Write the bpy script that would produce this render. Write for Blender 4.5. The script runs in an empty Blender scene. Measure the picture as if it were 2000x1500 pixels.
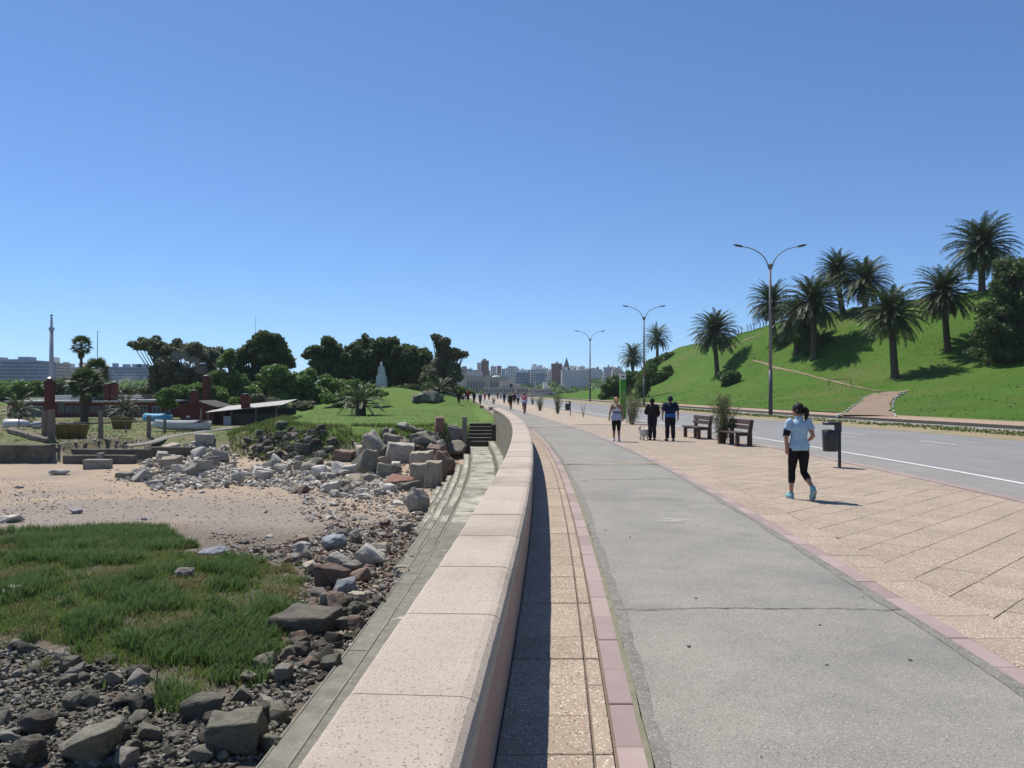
import bpy, bmesh, math, random
import numpy as np
from mathutils import Vector, Matrix, noise
from mathutils.bvhtree import BVHTree

R = math.radians
random.seed(7)
rng = np.random.default_rng(7)
S = bpy.context.scene
COL = S.collection

# ------------------------------------------------------------------ camera
CAM_H = 1.85
FPX, CX, HY = 1600.0, 1000.0, 765.0          # focal length, centre and horizon in the 2000 x 1500 frame
cam_d = bpy.data.cameras.new('camera')
cam_d.sensor_width = 36.0
cam_d.lens = 36.0 * FPX / 2000.0
cam_d.clip_start = 0.05
cam_d.clip_end = 20000
cam = bpy.data.objects.new('camera', cam_d)
cam.location = (0, 0, CAM_H)
cam.rotation_euler = (R(90) + math.atan2(HY - 750, FPX), 0, 0)
COL.objects.link(cam)
S.camera = cam

# ------------------------------------------------------------------ sky, sun, exposure
SUN_TRAVEL = Vector((0.40, -0.46, -1.0)).normalized()      # the way the light goes
to_sun = -SUN_TRAVEL
elev = math.asin(to_sun.z)
azim = math.atan2(to_sun.x, to_sun.y)                        # clockwise from +Y
W = bpy.data.worlds.new('World')
S.world = W
W.use_nodes = True
wn = W.node_tree
wn.nodes.clear()
sky = wn.nodes.new('ShaderNodeTexSky')
sky.sky_type = 'NISHITA'
sky.sun_disc = False
sky.sun_elevation = elev
sky.sun_rotation = azim
sky.altitude = 0
sky.air_density = 0.85
sky.dust_density = 0.05
sky.ozone_density = 10.0
bg = wn.nodes.new('ShaderNodeBackground')
bg.inputs['Strength'].default_value = 0.115
wo = wn.nodes.new('ShaderNodeOutputWorld')
stc = wn.nodes.new('ShaderNodeTexCoord')
smp = wn.nodes.new('ShaderNodeMapping')                        # a softer gradient at the horizon, all round
smp.inputs['Location'].default_value = (0, 0, 0.028)
wn.links.new(stc.outputs['Generated'], smp.inputs['Vector'])
wn.links.new(smp.outputs[0], sky.inputs['Vector'])
wn.links.new(sky.outputs[0], bg.inputs['Color'])
wn.links.new(bg.outputs[0], wo.inputs['Surface'])

sun_d = bpy.data.lights.new('sun', 'SUN')
sun_d.energy = 4.8
sun_d.angle = R(0.53)
sun_d.color = (1.0, 0.955, 0.88)
sun = bpy.data.objects.new('sun', sun_d)
sun.rotation_euler = SUN_TRAVEL.to_track_quat('-Z', 'Y').to_euler()
sun.location = (-30, 40, 80)
COL.objects.link(sun)

vs = S.view_settings
S.display_settings.display_device = 'sRGB'
vs.view_transform = 'Standard'
vs.look = 'None'
vs.exposure = 0.22
vs.gamma = 1.0
vs.use_curve_mapping = False
S.cycles.max_bounces = 6
S.cycles.diffuse_bounces = 3
S.cycles.glossy_bounces = 2
S.cycles.transparent_max_bounces = 6
S.cycles.volume_bounces = 1
S.cycles.use_denoising = True
# ------------------------------------------------------------------ helpers
def ray(x, y):
    """direction (Y = 1) of the picture point x, y of the 2000 x 1500 photograph"""
    return Vector(((x - CX) / FPX, 1.0, -(y - HY) / FPX))

def on_z(x, y, z=0.0):
    d = ray(x, y)
    t = (z - CAM_H) / d.z
    return Vector((d.x * t, t, z))

def at_y(x, y, Y):
    d = ray(x, y)
    return Vector((d.x * Y, Y, CAM_H + d.z * Y))

def bx(Y):
    """x of the promenade face of the sea wall"""
    if Y < 50:
        return 0.54 - (Y - 26) ** 2 / 760.0
    return 0.54 - 576 / 760.0 - 0.063 * (Y - 50)

def off(o, Y):
    """a line o metres to the road side of the wall"""
    return bx(Y) + o * (1 - 0.003 * (min(max(Y, 20), 60) - 20))

def sstep(a, b, x):
    t = min(max((x - a) / (b - a), 0.0), 1.0)
    return t * t * (3 - 2 * t)

def lerp(a, b, t):
    return a + (b - a) * t

def fbm(x, y, s, o=3, z=0.0):
    return noise.fractal(Vector((x * s, y * s, z)), 1.0, 2.0, o)

def link(o, parent=None):
    COL.objects.link(o)
    if parent is not None:
        o.parent = parent
    return o

def mobj(name, verts, faces, mat=None, parent=None, smooth=False, loc=None):
    me = bpy.data.meshes.new(name)
    me.from_pydata([tuple(v) for v in verts], [], [tuple(f) for f in faces])
    me.update()
    if smooth:
        me.polygons.foreach_set('use_smooth', [True] * len(me.polygons))
    if mat is not None:
        for m in (mat if isinstance(mat, (list, tuple)) else [mat]):
            me.materials.append(m)
    o = bpy.data.objects.new(name, me)
    if loc is not None:
        o.location = loc
    return link(o, parent)

def dataobj(name, me, parent=None, loc=(0, 0, 0), rot=(0, 0, 0), scale=(1, 1, 1)):
    o = bpy.data.objects.new(name, me)
    o.location = loc
    o.rotation_euler = rot
    o.scale = scale
    return link(o, parent)

def empty(name, loc=(0, 0, 0), rz=0.0):
    o = bpy.data.objects.new(name, None)
    o.empty_display_size = 0.2
    o.location = loc
    o.rotation_euler = (0, 0, rz)
    return link(o)

def tag(o, label=None, cat=None, group=None, kind=None):
    if label: o['label'] = label
    if cat: o['category'] = cat
    if group: o['group'] = group
    if kind: o['kind'] = kind
    return o

def copy_tree(o, parent=None):
    c = o.copy()
    COL.objects.link(c)
    if parent is not None:
        c.parent = parent
    for ch in list(o.children):
        copy_tree(ch, c)
    return c

class MB:
    """collects shapes, builds ONE mesh object"""
    def __init__(self):
        self.v, self.f, self.m = [], [], []
    def add(self, vs, fs, mi=0):
        n = len(self.v)
        self.v += [Vector(v) for v in vs]
        self.f += [tuple(i + n for i in f) for f in fs]
        self.m += [mi] * len(fs)
        return self
    def box(self, x0, x1, y0, y1, z0, z1, mi=0, M=None):
        vs = [Vector((x, y, z)) for z in (z0, z1) for y in (y0, y1) for x in (x0, x1)]
        if M is not None:
            vs = [M @ v for v in vs]
        return self.add(vs, [(0, 2, 3, 1), (4, 5, 7, 6), (0, 1, 5, 4), (1, 3, 7, 5), (3, 2, 6, 7), (2, 0, 4, 6)], mi)
    def bbox(self, x0, x1, y0, y1, z0, z1, b=0.01, mi=0, M=None):
        """box with chamfered edges"""
        bm = bmesh.new()
        bmesh.ops.create_cube(bm, size=1.0)
        for v in bm.verts:
            v.co = Vector((lerp(x0, x1, v.co.x + .5), lerp(y0, y1, v.co.y + .5), lerp(z0, z1, v.co.z + .5)))
        bmesh.ops.bevel(bm, geom=bm.edges[:], offset=b, segments=1, affect='EDGES', profile=0.5)
        bm.verts.index_update()
        vs = [v.co.copy() for v in bm.verts]
        fs = [[v.index for v in f.verts] for f in bm.faces]
        bm.free()
        if M is not None:
            vs = [M @ v for v in vs]
        return self.add(vs, fs, mi)
    def tube(self, pts, rad, n=8, mi=0, cap=True, ref=None):
        """swept tube: rad is one radius, a list, or a list of (a, b) ellipse radii"""
        pts = [Vector(p) for p in pts]
        k = len(pts)
        if not isinstance(rad, (list, tuple)):
            rad = [rad] * k
        vs, fs = [], []
        up = Vector(ref) if ref is not None else None
        prev = None
        for i, p in enumerate(pts):
            t = (pts[min(i + 1, k - 1)] - pts[max(i - 1, 0)]).normalized()
            if up is None:
                a0 = Vector((0, 0, 1)) if abs(t.z) < 0.9 else Vector((1, 0, 0))
                u = prev if prev is not None else a0
            else:
                u = up
            u = (u - t * u.dot(t))
            if u.length < 1e-6:
                u = Vector((0, 1, 0)) - t * t.y
            u.normalize()
            prev = u
            w = t.cross(u)
            r = rad[i]
            ra, rb = r if isinstance(r, (list, tuple)) else (r, r)
            for j in range(n):
                a = 2 * math.pi * j / n
                vs.append(p + u * (ra * math.cos(a)) + w * (rb * math.sin(a)))
        for i in range(k - 1):
            for j in range(n):
                j2 = (j + 1) % n
                fs.append((i * n + j, i * n + j2, (i + 1) * n + j2, (i + 1) * n + j))
        if cap:
            fs.append(tuple(range(n))[::-1])
            fs.append(tuple((k - 1) * n + j for j in range(n)))
        return self.add(vs, fs, mi)
    def build(self, name, mat, parent=None, smooth=False, loc=None):
        o = mobj(name, self.v, self.f, mat, parent, smooth, loc)
        if any(self.m):
            o.data.polygons.foreach_set('material_index', self.m)
        return o

def npmesh(name, V, F, mat, parent=None, smooth=False):
    """V (n,3), F (m,k) numpy arrays"""
    me = bpy.data.meshes.new(name)
    n, (m, k) = len(V), F.shape
    me.vertices.add(n)
    me.vertices.foreach_set('co', V.astype(np.float32).ravel())
    me.loops.add(m * k)
    me.loops.foreach_set('vertex_index', F.astype(np.int32).ravel())
    me.polygons.add(m)
    me.polygons.foreach_set('loop_start', np.arange(0, m * k, k, dtype=np.int32))
    me.update(calc_edges=True)
    if smooth:
        me.polygons.foreach_set('use_smooth', [True] * m)
    me.materials.append(mat)
    return link(bpy.data.objects.new(name, me), parent)

def sweep(name, prof, Ys, mat, parent=None, closed=False, fn=off, smooth=False):
    """profile of (offset, z) pairs swept along the promenade"""
    vs, fs = [], []
    k = len(prof)
    for Y in Ys:
        for o, z in prof:
            vs.append((fn(o, Y), Y, z))
    for i in range(len(Ys) - 1):
        for j in range(k if closed else k - 1):
            j2 = (j + 1) % k
            fs.append((i * k + j, (i + 1) * k + j, (i + 1) * k + j2, i * k + j2)[::-1])
    if closed:
        fs.append(tuple(range(k)))
        fs.append(tuple((len(Ys) - 1) * k + j for j in range(k))[::-1])
    return mobj(name, vs, fs, mat, parent, smooth)

def yrange(a, b, st, g=1.0):
    out = [a]
    while out[-1] < b - 1e-6:
        out.append(min(b, out[-1] + st))
        st *= g
    return out

# ------------------------------------------------------------------ materials
MATS = {}
def mat(name, c1, c2=None, scale=3.0, rough=0.85, c3=None, s3=30.0, a3=0.5, bump=0.0, bs=40.0, bd=0.02, rnd=0.0,
        spec=0.3, metal=0.0, speck=None, vor=None, detail=6.0, dirt=None, trans=0.0, stretch=None, coords='Object'):
    """noise driven material. c1/c2 mixed by a broad noise; c3 by a second one at s3 (amount a3);
    speck = (colour, scale, threshold); rnd = brightness change from object to object"""
    m = bpy.data.materials.new(name)
    m.use_nodes = True
    nt = m.node_tree
    L = nt.links.new
    b = nt.nodes['Principled BSDF']
    b.inputs['Roughness'].default_value = rough
    b.inputs['Metallic'].default_value = metal
    b.inputs['Specular IOR Level'].default_value = spec
    tc = nt.nodes.new('ShaderNodeTexCoord')
    co = tc.outputs[coords]
    if stretch:
        mp = nt.nodes.new('ShaderNodeMapping')
        mp.inputs['Scale'].default_value = stretch
        L(co, mp.inputs['Vector'])
        co = mp.outputs[0]
    def nz(s, d=detail, rg=0.6):
        n = nt.nodes.new('ShaderNodeTexNoise')
        n.inputs['Scale'].default_value = s
        n.inputs['Detail'].default_value = d
        n.inputs['Roughness'].default_value = rg
        L(co, n.inputs['Vector'])
        return n.outputs['Fac']
    def ramp(fac, lo, hi):
        r = nt.nodes.new('ShaderNodeMapRange')
        r.inputs['From Min'].default_value = lo
        r.inputs['From Max'].default_value = hi
        L(fac, r.inputs['Value'])
        return r.outputs[0]
    def mix(fac, a, bb, mode='MIX'):
        x = nt.nodes.new('ShaderNodeMix')
        x.data_type = 'RGBA'
        x.blend_type = mode
        for sock, val in ((x.inputs['Factor'], fac), (x.inputs[6], a), (x.inputs[7], bb)):
            if isinstance(val, (int, float)):
                sock.default_value = val
            elif isinstance(val, (tuple, list)):
                sock.default_value = (*val[:3], 1.0)
            else:
                L(val, sock)
        return x.outputs[2]
    col = c1
    if c2 is not None:
        col = mix(ramp(nz(scale), 0.35, 0.65), c1, c2)
    if c3 is not None:
        f = ramp(nz(s3, 4.0, 0.7), 0.42, 0.62)
        mm = nt.nodes.new('ShaderNodeMath'); mm.operation = 'MULTIPLY'; mm.inputs[1].default_value = a3
        L(f, mm.inputs[0])
        col = mix(mm.outputs[0], col, c3)
    if speck is not None:
        for (sc_, ss, th) in (speck if isinstance(speck, list) else [speck]):
            v = nt.nodes.new('ShaderNodeTexVoronoi')
            v.inputs['Scale'].default_value = ss
            L(co, v.inputs['Vector'])
            wn_ = nt.nodes.new('ShaderNodeTexWhiteNoise')
            L(v.outputs['Position'], wn_.inputs['Vector'])
            lt = nt.nodes.new('ShaderNodeMath'); lt.operation = 'LESS_THAN'; lt.inputs[1].default_value = th
            L(wn_.outputs['Value'], lt.inputs[0])
            l2 = nt.nodes.new('ShaderNodeMath'); l2.operation = 'LESS_THAN'; l2.inputs[1].default_value = 0.42
            L(v.outputs['Distance'], l2.inputs[0])
            m3 = nt.nodes.new('ShaderNodeMath'); m3.operation = 'MULTIPLY'
            L(lt.outputs[0], m3.inputs[0]); L(l2.outputs[0], m3.inputs[1])
            col = mix(m3.outputs[0], col, sc_)
    if dirt is not None:
        dc, ds, lo, hi = dirt
        col = mix(ramp(nz(ds, 8.0, 0.65), lo, hi), col, dc)
    if rnd:
        oi = nt.nodes.new('ShaderNodeObjectInfo')
        r_ = nt.nodes.new('ShaderNodeMapRange')
        r_.inputs['To Min'].default_value = 1 - rnd
        r_.inputs['To Max'].default_value = 1 + rnd
        L(oi.outputs['Random'], r_.inputs['Value'])
        hs = nt.nodes.new('ShaderNodeHueSaturation')
        L(r_.outputs[0], hs.inputs['Value'])
        if isinstance(col, tuple):
            hs.inputs['Color'].default_value = (*col[:3], 1)
        else:
            L(col, hs.inputs['Color'])
        col = hs.outputs[0]
    if isinstance(col, tuple):
        b.inputs['Base Color'].default_value = (*col[:3], 1)
    else:
        L(col, b.inputs['Base Color'])
    if bump:
        bn = nt.nodes.new('ShaderNodeBump')
        bn.inputs['Strength'].default_value = bump
        bn.inputs['Distance'].default_value = bd
        L(nz(bs, 8.0, 0.7), bn.inputs['Height'])
        L(bn.outputs[0], b.inputs['Normal'])
    if trans:
        out = nt.nodes['Material Output']
        tr = nt.nodes.new('ShaderNodeBsdfTranslucent')
        ms = nt.nodes.new('ShaderNodeMixShader')
        ms.inputs[0].default_value = trans
        if isinstance(col, tuple):
            tr.inputs['Color'].default_value = (*col[:3], 1)
        else:
            L(col, tr.inputs['Color'])
        L(b.outputs[0], ms.inputs[1]); L(tr.outputs[0], ms.inputs[2])
        L(ms.outputs[0], out.inputs['Surface'])
    MATS[name] = m
    return m

M_coping = mat('pink_terrazzo', (.455, .382, .305), (.40, .335, .265), 1.2, .8, speck=[((.16, .125, .10), 105, .10), ((.56, .48, .41), 120, .16), ((.30, .20, .15), 80, .07)],
               c3=(.41, .325, .26), s3=3.5, a3=.45, dirt=((.30, .24, .19), .9, .53, .74), rnd=.10, bump=.15, bs=120, bd=.004)
M_panel = mat('pink_wall_panel', (.40, .27, .215), (.35, .235, .19), 1.5, .8, speck=((.14, .1, .09), 60, .08), rnd=.06, bump=.15, bs=90, bd=.004)
M_core = mat('rough_sea_wall', (.20, .18, .14), (.30, .27, .20), 1.4, .95, c3=(.09, .09, .06), s3=5, a3=.7, bump=.8, bs=9, bd=.08)
M_tile = mat('tan_aggregate_paver', (.365, .295, .222), (.32, .255, .192), .8, .92, speck=[((.62, .54, .43), 62, .30), ((.17, .12, .085), 55, .20), ((.42, .27, .17), 50, .16)],
             dirt=((.31, .25, .19), .45, .52, .78), rnd=.07, bump=.35, bs=150, bd=.006)
M_bed = mat('paving_joint_bed', (.15, .12, .085), (.21, .17, .125), 3, .95)
M_kerbstone = mat('pink_kerb_stone', (.36, .275, .255), (.315, .24, .225), 2, .85, c3=(.30, .22, .2), s3=9, a3=.4, rnd=.15, bump=.15, bs=80, bd=.004)
M_asphalt = mat('worn_cycle_asphalt', (.292, .274, .232), (.25, .235, .20), .55, .94, speck=[((.41, .388, .34), 100, .24), ((.135, .127, .112), 92, .20)],
                c3=(.205, .197, .177), s3=1.3, a3=.6, dirt=((.165, .158, .142), .40, .52, .74), bump=.45, bs=110, bd=.006)
M_crack = mat('asphalt_crack', (.07, .065, .055), (.11, .10, .08), 9, .95)
M_seam = mat('weedy_seam', (.25, .23, .17), (.19, .18, .12), 5, .95, c3=(.15, .165, .08), s3=6, a3=.5, bump=.4, bs=40, bd=.01)
M_road = mat('road_asphalt', (.235, .232, .227), (.195, .193, .19), .12, .9, c3=(.265, .262, .252), s3=1.0, a3=.5, dirt=((.165, .162, .158), .30, .55, .75), bump=.3, bs=90, bd=.006, stretch=(1, .25, 1))
M_gutter = mat('gutter_concrete', (.28, .265, .24), (.24, .228, .205), .4, .9, c3=(.2, .19, .17), s3=3, a3=.5, bump=.2, bs=60, bd=.006)
M_paint = mat('road_paint', (.70, .69, .66), (.58, .57, .54), 6, .8)
M_dirt = mat('dry_verge_dirt', (.34, .26, .17), (.27, .21, .13), .5, .95, c3=(.16, .18, .06), s3=2.5, a3=.5, bump=.5, bs=14, bd=.03)
M_side = mat('far_pavement', (.40, .28, .2), (.35, .25, .175), .4, .9, c3=(.29, .22, .16), s3=2, a3=.5)
M_hill = mat('hill_grass', (.078, .162, .021), (.056, .125, .016), .10, .9, c3=(.105, .168, .033), s3=.7, a3=.55, dirt=((.125, .148, .042), .075, .50, .70), bump=1.0, bs=3.2, bd=.28, spec=.1)
M_blade = mat('hill_grass_blade', (.082, .15, .025), (.062, .118, .019), .3, .8, c3=(.125, .155, .045), s3=1.5, a3=.6, trans=.25, spec=.1)
M_concrete = mat('grey_concrete', (.27, .255, .22), (.21, .2, .17), 1.0, .9, c3=(.13, .125, .1), s3=4, a3=.5, speck=((.5, .48, .43), 40, .12), bump=.4, bs=30, bd=.02)
M_ledge = mat('pale_worn_step', (.385, .36, .29), (.29, .27, .215), .6, .9, c3=(.47, .445, .365), s3=4, a3=.6, dirt=((.145, .137, .10), 1.1, .48, .64), rnd=.16, bump=.8, bs=9, bd=.035)
M_ledgedk = mat('damp_grey_step', (.19, .18, .145), (.145, .138, .11), .6, .9, c3=(.30, .285, .235), s3=4, a3=.4, dirt=((.46, .435, .36), 3.0, .63, .71), rnd=.06, bump=.5, bs=12, bd=.03)
M_path = mat('gravel_path', (.29, .21, .15), (.23, .17, .12), .8, .95, c3=(.2, .14, .1), s3=4, a3=.5, bump=.4, bs=12, bd=.03)
M_white = mat('white_edging', (.62, .6, .54), (.5, .48, .43), 3, .85)
# ------------------------------------------------------------------ far ground
YF = yrange(1.0, 60, .5) + yrange(61, 330, 4)
g = mobj('ground', [(-9000, -300, -3.4), (9000, -300, -3.4), (9000, 12000, -3.4), (-9000, 12000, -3.4)], [(0, 1, 2, 3)], M_dirt)
tag(g, kind='structure')

# ------------------------------------------------------------------ promenade paving
prom = sweep('promenade', [(-.45, -.020), (8.40, -.020), (8.40, -.3)], YF, M_bed)
tag(prom, kind='structure')
T_END = 46.0
def quadtile(pts, z0, z1, inset=.006):
    """tile from four ground points, top slightly chamfered: verts, faces"""
    c = sum((Vector((p[0], p[1], 0)) for p in pts), Vector()) / 4
    vs = []
    for z, k in ((z0, 0), (z1 - .004, 0), (z1, inset)):
        for p in pts:
            v = Vector((p[0], p[1], 0))
            d = (c - v)
            v = v + d.normalized() * min(k * 1.4, d.length * .3)
            vs.append((v.x, v.y, z))
    fs = [(8, 9, 10, 11)]
    for i in range(4):
        j = (i + 1) % 4
        fs.append((i, j, 4 + j, 4 + i))
        fs.append((4 + i, 4 + j, 8 + j, 8 + i))
    return vs, fs

def poly_tile(pts, z0, z1):
    """tile of any outline"""
    n = len(pts)
    c = sum((Vector((p[0], p[1], 0)) for p in pts), Vector()) / n
    vs = []
    for z, k in ((z0, 0), (z1 - .004, 0), (z1, .006)):
        for p in pts:
            v = Vector((p[0], p[1], 0))
            d = c - v
            v = v + d.normalized() * min(k, d.length * .3)
            vs.append((v.x, v.y, z))
    fs = [tuple(2 * n + i for i in range(n))]
    for i in range(n):
        j = (i + 1) % n
        fs.append((i, j, n + j, n + i))
        fs.append((n + i, n + j, 2 * n + j, 2 * n + i))
    return vs, fs

G = .0035   # half joint
# strip beside the wall: square slabs and a narrow row
k = 0
restL, restN = MB(), MB()
Y = 1.2
while Y < T_END:
    Y1 = Y + .50
    j = random.uniform(-.004, .004)
    for o0, o1, nm in ((.005, .50, 'paving_slab'), (.508, .606, 'narrow_paver')):
        pts = [(off(o0 + G, Y + G), Y + G), (off(o1 - G, Y + G), Y + G), (off(o1 - G, Y1 - G), Y1 - G), (off(o0 + G, Y1 - G), Y1 - G)]
        vs, fs = quadtile(pts, -.02, j + random.uniform(-.002, .002))
        if Y < 24:
            mobj(nm, vs, fs, M_tile, prom)
        else:
            (restL if nm == 'paving_slab' else restN).add(vs, fs)
    Y = Y1
for mb, nm in ((restL, 'distant_paving_slabs'), (restN, 'distant_narrow_pavers')):
    tag(mb.build(nm, M_tile, prom), kind='stuff')
# diagonal field of square slabs with a border row along the kerb
def clip(poly, a, b, c):
    """keep a*x + b*y <= c"""
    out = []
    n = len(poly)
    for i in range(n):
        p, q = poly[i], poly[(i + 1) % n]
        dp, dq = a * p[0] + b * p[1] - c, a * q[0] + b * q[1] - c
        if dp <= 0: out.append(p)
        if dp * dq < 0:
            t = dp / (dp - dq)
            out.append((p[0] + (q[0] - p[0]) * t, p[1] + (q[1] - p[1]) * t))
    return out
def area(poly):
    return abs(sum(poly[i][0] * poly[(i + 1) % len(poly)][1] - poly[(i + 1) % len(poly)][0] * poly[i][1] for i in range(len(poly)))) / 2
restB, restD = MB(), MB()
Y = 1.2
while Y < T_END:
    Y1 = Y + .62
    pts = [(off(3.42 + G, Y + G), Y + G), (off(3.88 - G, Y + G), Y + G), (off(3.88 - G, Y1 - G), Y1 - G), (off(3.42 + G, Y1 - G), Y1 - G)]
    vs, fs = quadtile(pts, -.02, random.uniform(-.004, .003))
    if 3.2 < Y < 26:
        mobj('border_paver', vs, fs, M_tile, prom)
    else:
        restB.add(vs, fs)
    Y = Y1
tag(restB.build('distant_border_pavers', M_tile, prom), kind='stuff')
SZ = .49
cells = []
for a in range(-20, 110):
    for b in range(-110, 20):
        # rotated grid: e1 = (1,1)/sqrt2, e2 = (1,-1)/sqrt2
        q = []
        for (da, db) in ((G / SZ, G / SZ), (1 - G / SZ, G / SZ), (1 - G / SZ, 1 - G / SZ), (G / SZ, 1 - G / SZ)):
            u, v = (a + da) * SZ, (b + db) * SZ
            q.append(((u + v) * .70711, (u - v) * .70711))
        cy = sum(p[1] for p in q) / 4
        cx = sum(p[0] for p in q) / 4
        if cy < 1.3 or cy > T_END or cx < off(3.4, cy) or cx > off(8.9, cy): continue
        # clip to the border row and the road kerb (local tangents)
        for o, sgn in ((3.885, -1), (8.17, 1)):
            x0, x1 = off(o, cy - .5), off(o, cy + .5)
            nx, ny = sgn * 1.0, sgn * -(x1 - x0)
            q = clip(q, nx, ny, nx * x0 + ny * (cy - .5))
            if len(q) < 3: break
        if len(q) < 3 or area(q) < .004: continue
        cells.append((cy, cx, q))
cells.sort(key=lambda c: c[0] + .25 * abs(c[1] - 5))
nd = 0
for cy, cx, q in cells:
    vis = cx / cy < .66
    vs, fs = poly_tile(q, -.02, random.uniform(-.0025, .002))
    if vis and nd < 300:
        mobj('diagonal_paver', vs, fs, M_tile, prom); nd += 1
    else:
        restD.add(vs, fs)
tag(restD.build('distant_diagonal_pavers', M_tile, prom), kind='stuff')
# paving beyond the joints one can see
sweep('distant_paving', [(.02, -.006), (8.16, -.006)], [y for y in YF if y > T_END], M_tile, prom)

# ------------------------------------------------------------------ kerb stones: both sides of the cycle path, and the road kerb
def stones(name, o0, o1, Ya, Yb, L, z0, z1, m, parent, ylim):
    rest = MB()
    Y = Ya
    while Y < Yb:
        l = L * random.uniform(.93, 1.07)
        g_ = .004
        pts = [(off(o0, Y + g_), Y + g_), (off(o1, Y + g_), Y + g_), (off(o1, Y + l - g_), Y + l - g_), (off(o0, Y + l - g_), Y + l - g_)]
        vs, fs = quadtile(pts, z0, z1 + random.uniform(-.003, .003), .008)
        if Y < ylim: mobj(name, vs, fs, m, parent)
        else: rest.add(vs, fs)
        Y += l
    if rest.v:
        tag(rest.build('distant_' + name + 's', m, parent), kind='stuff')
stones('kerb_stone', .622, .765, 1.2, 80, .62, -.05, .006, M_kerbstone, prom, 40)
stones('edging_stone', 3.25, 3.405, 1.2, 80, .62, -.05, .006, M_kerbstone, prom, 40)
stones('road_kerb', 8.19, 8.40, 6, 120, 1.0, -.25, .012, M_kerbstone, prom, 60)

# ------------------------------------------------------------------ cycle path
cyc = sweep('cycle_path', [(.80, .0), (1.4, .012), (2.0, .018), (2.7, .012), (3.25, .0)], YF, M_asphalt, smooth=True)
tag(cyc, kind='structure')
def wiggle_strip(name, o0, o1, Ya, w, m, parent, z=.022, slope=0.0, amp=.05):
    vs, fs = [], []
    n = 90
    for i in range(n + 1):
        t = i / n
        o = lerp(o0, o1, t)
        y = Ya + slope * t + amp * fbm(o * 1.1, Ya, 1.0, 4) + .02 * fbm(o * 9, Ya, 1.0, 2)
        ww = w * (.35 + .9 * abs(fbm(o * 6, Ya + 3, 1.0, 2)))
        zz = z - .012 * ((o - 2.0) / 1.2) ** 2
        vs += [(off(o, y), y - ww, zz), (off(o, y), y + ww, zz)]
        if i: fs.append((2 * i - 2, 2 * i, 2 * i + 1, 2 * i - 1))
    return mobj(name, vs, fs, m, parent)
wiggle_strip('crack', .82, 3.22, 6.95, .012, M_crack, cyc, amp=.07)
wiggle_strip('crack', .9, 3.1, 16.9, .022, M_crack, cyc, slope=.5, amp=.12)
# worn seam between kerb and asphalt with weeds
M_edge = mat('crumbled_edge', (.175, .165, .142), (.245, .232, .2), 6, .95, speck=((.35, .33, .29), 60, .3), bump=.6, bs=60, bd=.02)
def seam(name, o, Ya, Yb, w, m, z):
    vs, fs = [], []
    ys = yrange(Ya, Yb, .06, 1.01)
    for i, y in enumerate(ys):
        a = w * (.75 + .55 * fbm(y * .9, o, 1.0, 4))
        vs += [(off(o, y) , y, z), (off(o, y) + a, y, z)]
        if i: fs.append((2 * i - 2, 2 * i - 1, 2 * i + 1, 2 * i))
    return mobj(name, vs, fs, m, cyc)
seam('weedy_seam', .762, 1.2, 40, .045, M_seam, .0075)
seam('crumbled_edge', .80, 1.2, 40, .11, M_edge, .0065)
seam('broken_edge', 3.245, 1.2, 40, -.13, M_edge, .0075)
# pale cross strip of pavers
mobj('cross_strip', [(off(.8, 20.8), 20.8, .021), (off(3.25, 20.8), 20.85, .021), (off(3.25, 21.1), 21.12, .021), (off(.8, 21.1), 21.05, .021)], [(0, 1, 2, 3)], M_tile, cyc)
mobj('cross_strip', [(off(.8, 41.8), 41.8, .021), (off(3.25, 41.8), 41.9, .021), (off(3.25, 42.3), 42.3, .021), (off(.8, 42.3), 42.2, .021)], [(0, 1, 2, 3)], M_tile, cyc)

# ------------------------------------------------------------------ sea wall
wall = empty('sea_wall', (bx(2), 2, 0))
tag(wall, 'long curving pink terrazzo sea wall beside the cycle path', 'wall', kind='thing')
WALL_END = 60.4
def woff(o, Y): return bx(Y) + o
def wall_obj(name, prof, Ys, m, worn=0.0):
    vs, fs = [], []
    kk = len(prof)
    for Y in Ys:
        tx = (bx(Y + .05) - bx(Y - .05)) / .1
        for o, z in prof:
            n1, n2 = (noise.noise(Vector((o * 9, Y * 6, z * 9))), noise.noise(Vector((o * 9, Y * 6, z * 9 + 7)))) if worn else (0, 0)
            end = worn and Y in (Ys[0], Ys[-1])                  # edges at the joints are a little chipped
            vs.append((woff(o, Y) + worn * n1, Y - o * tx, z + worn * n2 - (worn * (1.0 + 1.5 * abs(n1)) if end else 0)))
    for i in range(len(Ys) - 1):
        for j in range(kk):
            j2 = (j + 1) % kk
            fs.append((i * kk + j, i * kk + j2, (i + 1) * kk + j2, (i + 1) * kk + j))
    fs.append(tuple(range(kk))[::-1]); fs.append(tuple((len(Ys) - 1) * kk + j for j in range(kk)))
    o = mobj(name, vs, fs, m)
    o.parent = wall
    o.matrix_parent_inverse = Matrix.Translation((bx(2), 2, 0)).inverted()
    return o
COP = [(-.520, .525), (-.520, .622), (-.508, .642), (-.490, .650), (-.060, .650), (-.022, .642), (.004, .622), (.016, .590), (.016, .525)]
Y = 3.25 - 1.2 * 2
while Y < WALL_END:
    a, b = Y + .0065, Y + 1.2 - .0065
    if b > 1.0:
        dz = random.uniform(-.003, .003)
        wall_obj('coping_stone', [(o, z + dz) for o, z in COP], [lerp(a, b, t / 12) for t in range(13)] if Y < 14 else [lerp(a, b, t) for t in (0, .34, .67, 1)], M_coping, .0035)
    Y += 1.2
Y = .35
while Y < WALL_END:
    wall_obj('wall_panel', [(-.06, -.02), (-.06, .518), (.0, .518), (.0, -.02)], [Y + .004, Y + .6, Y + 1.196], M_panel)
    Y += 1.2
wall_obj('wall_core', [(-.49, -3.2), (-.49, .522), (-.065, .522), (-.065, -3.2)], yrange(.8, WALL_END, 1.0), M_core)

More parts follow.
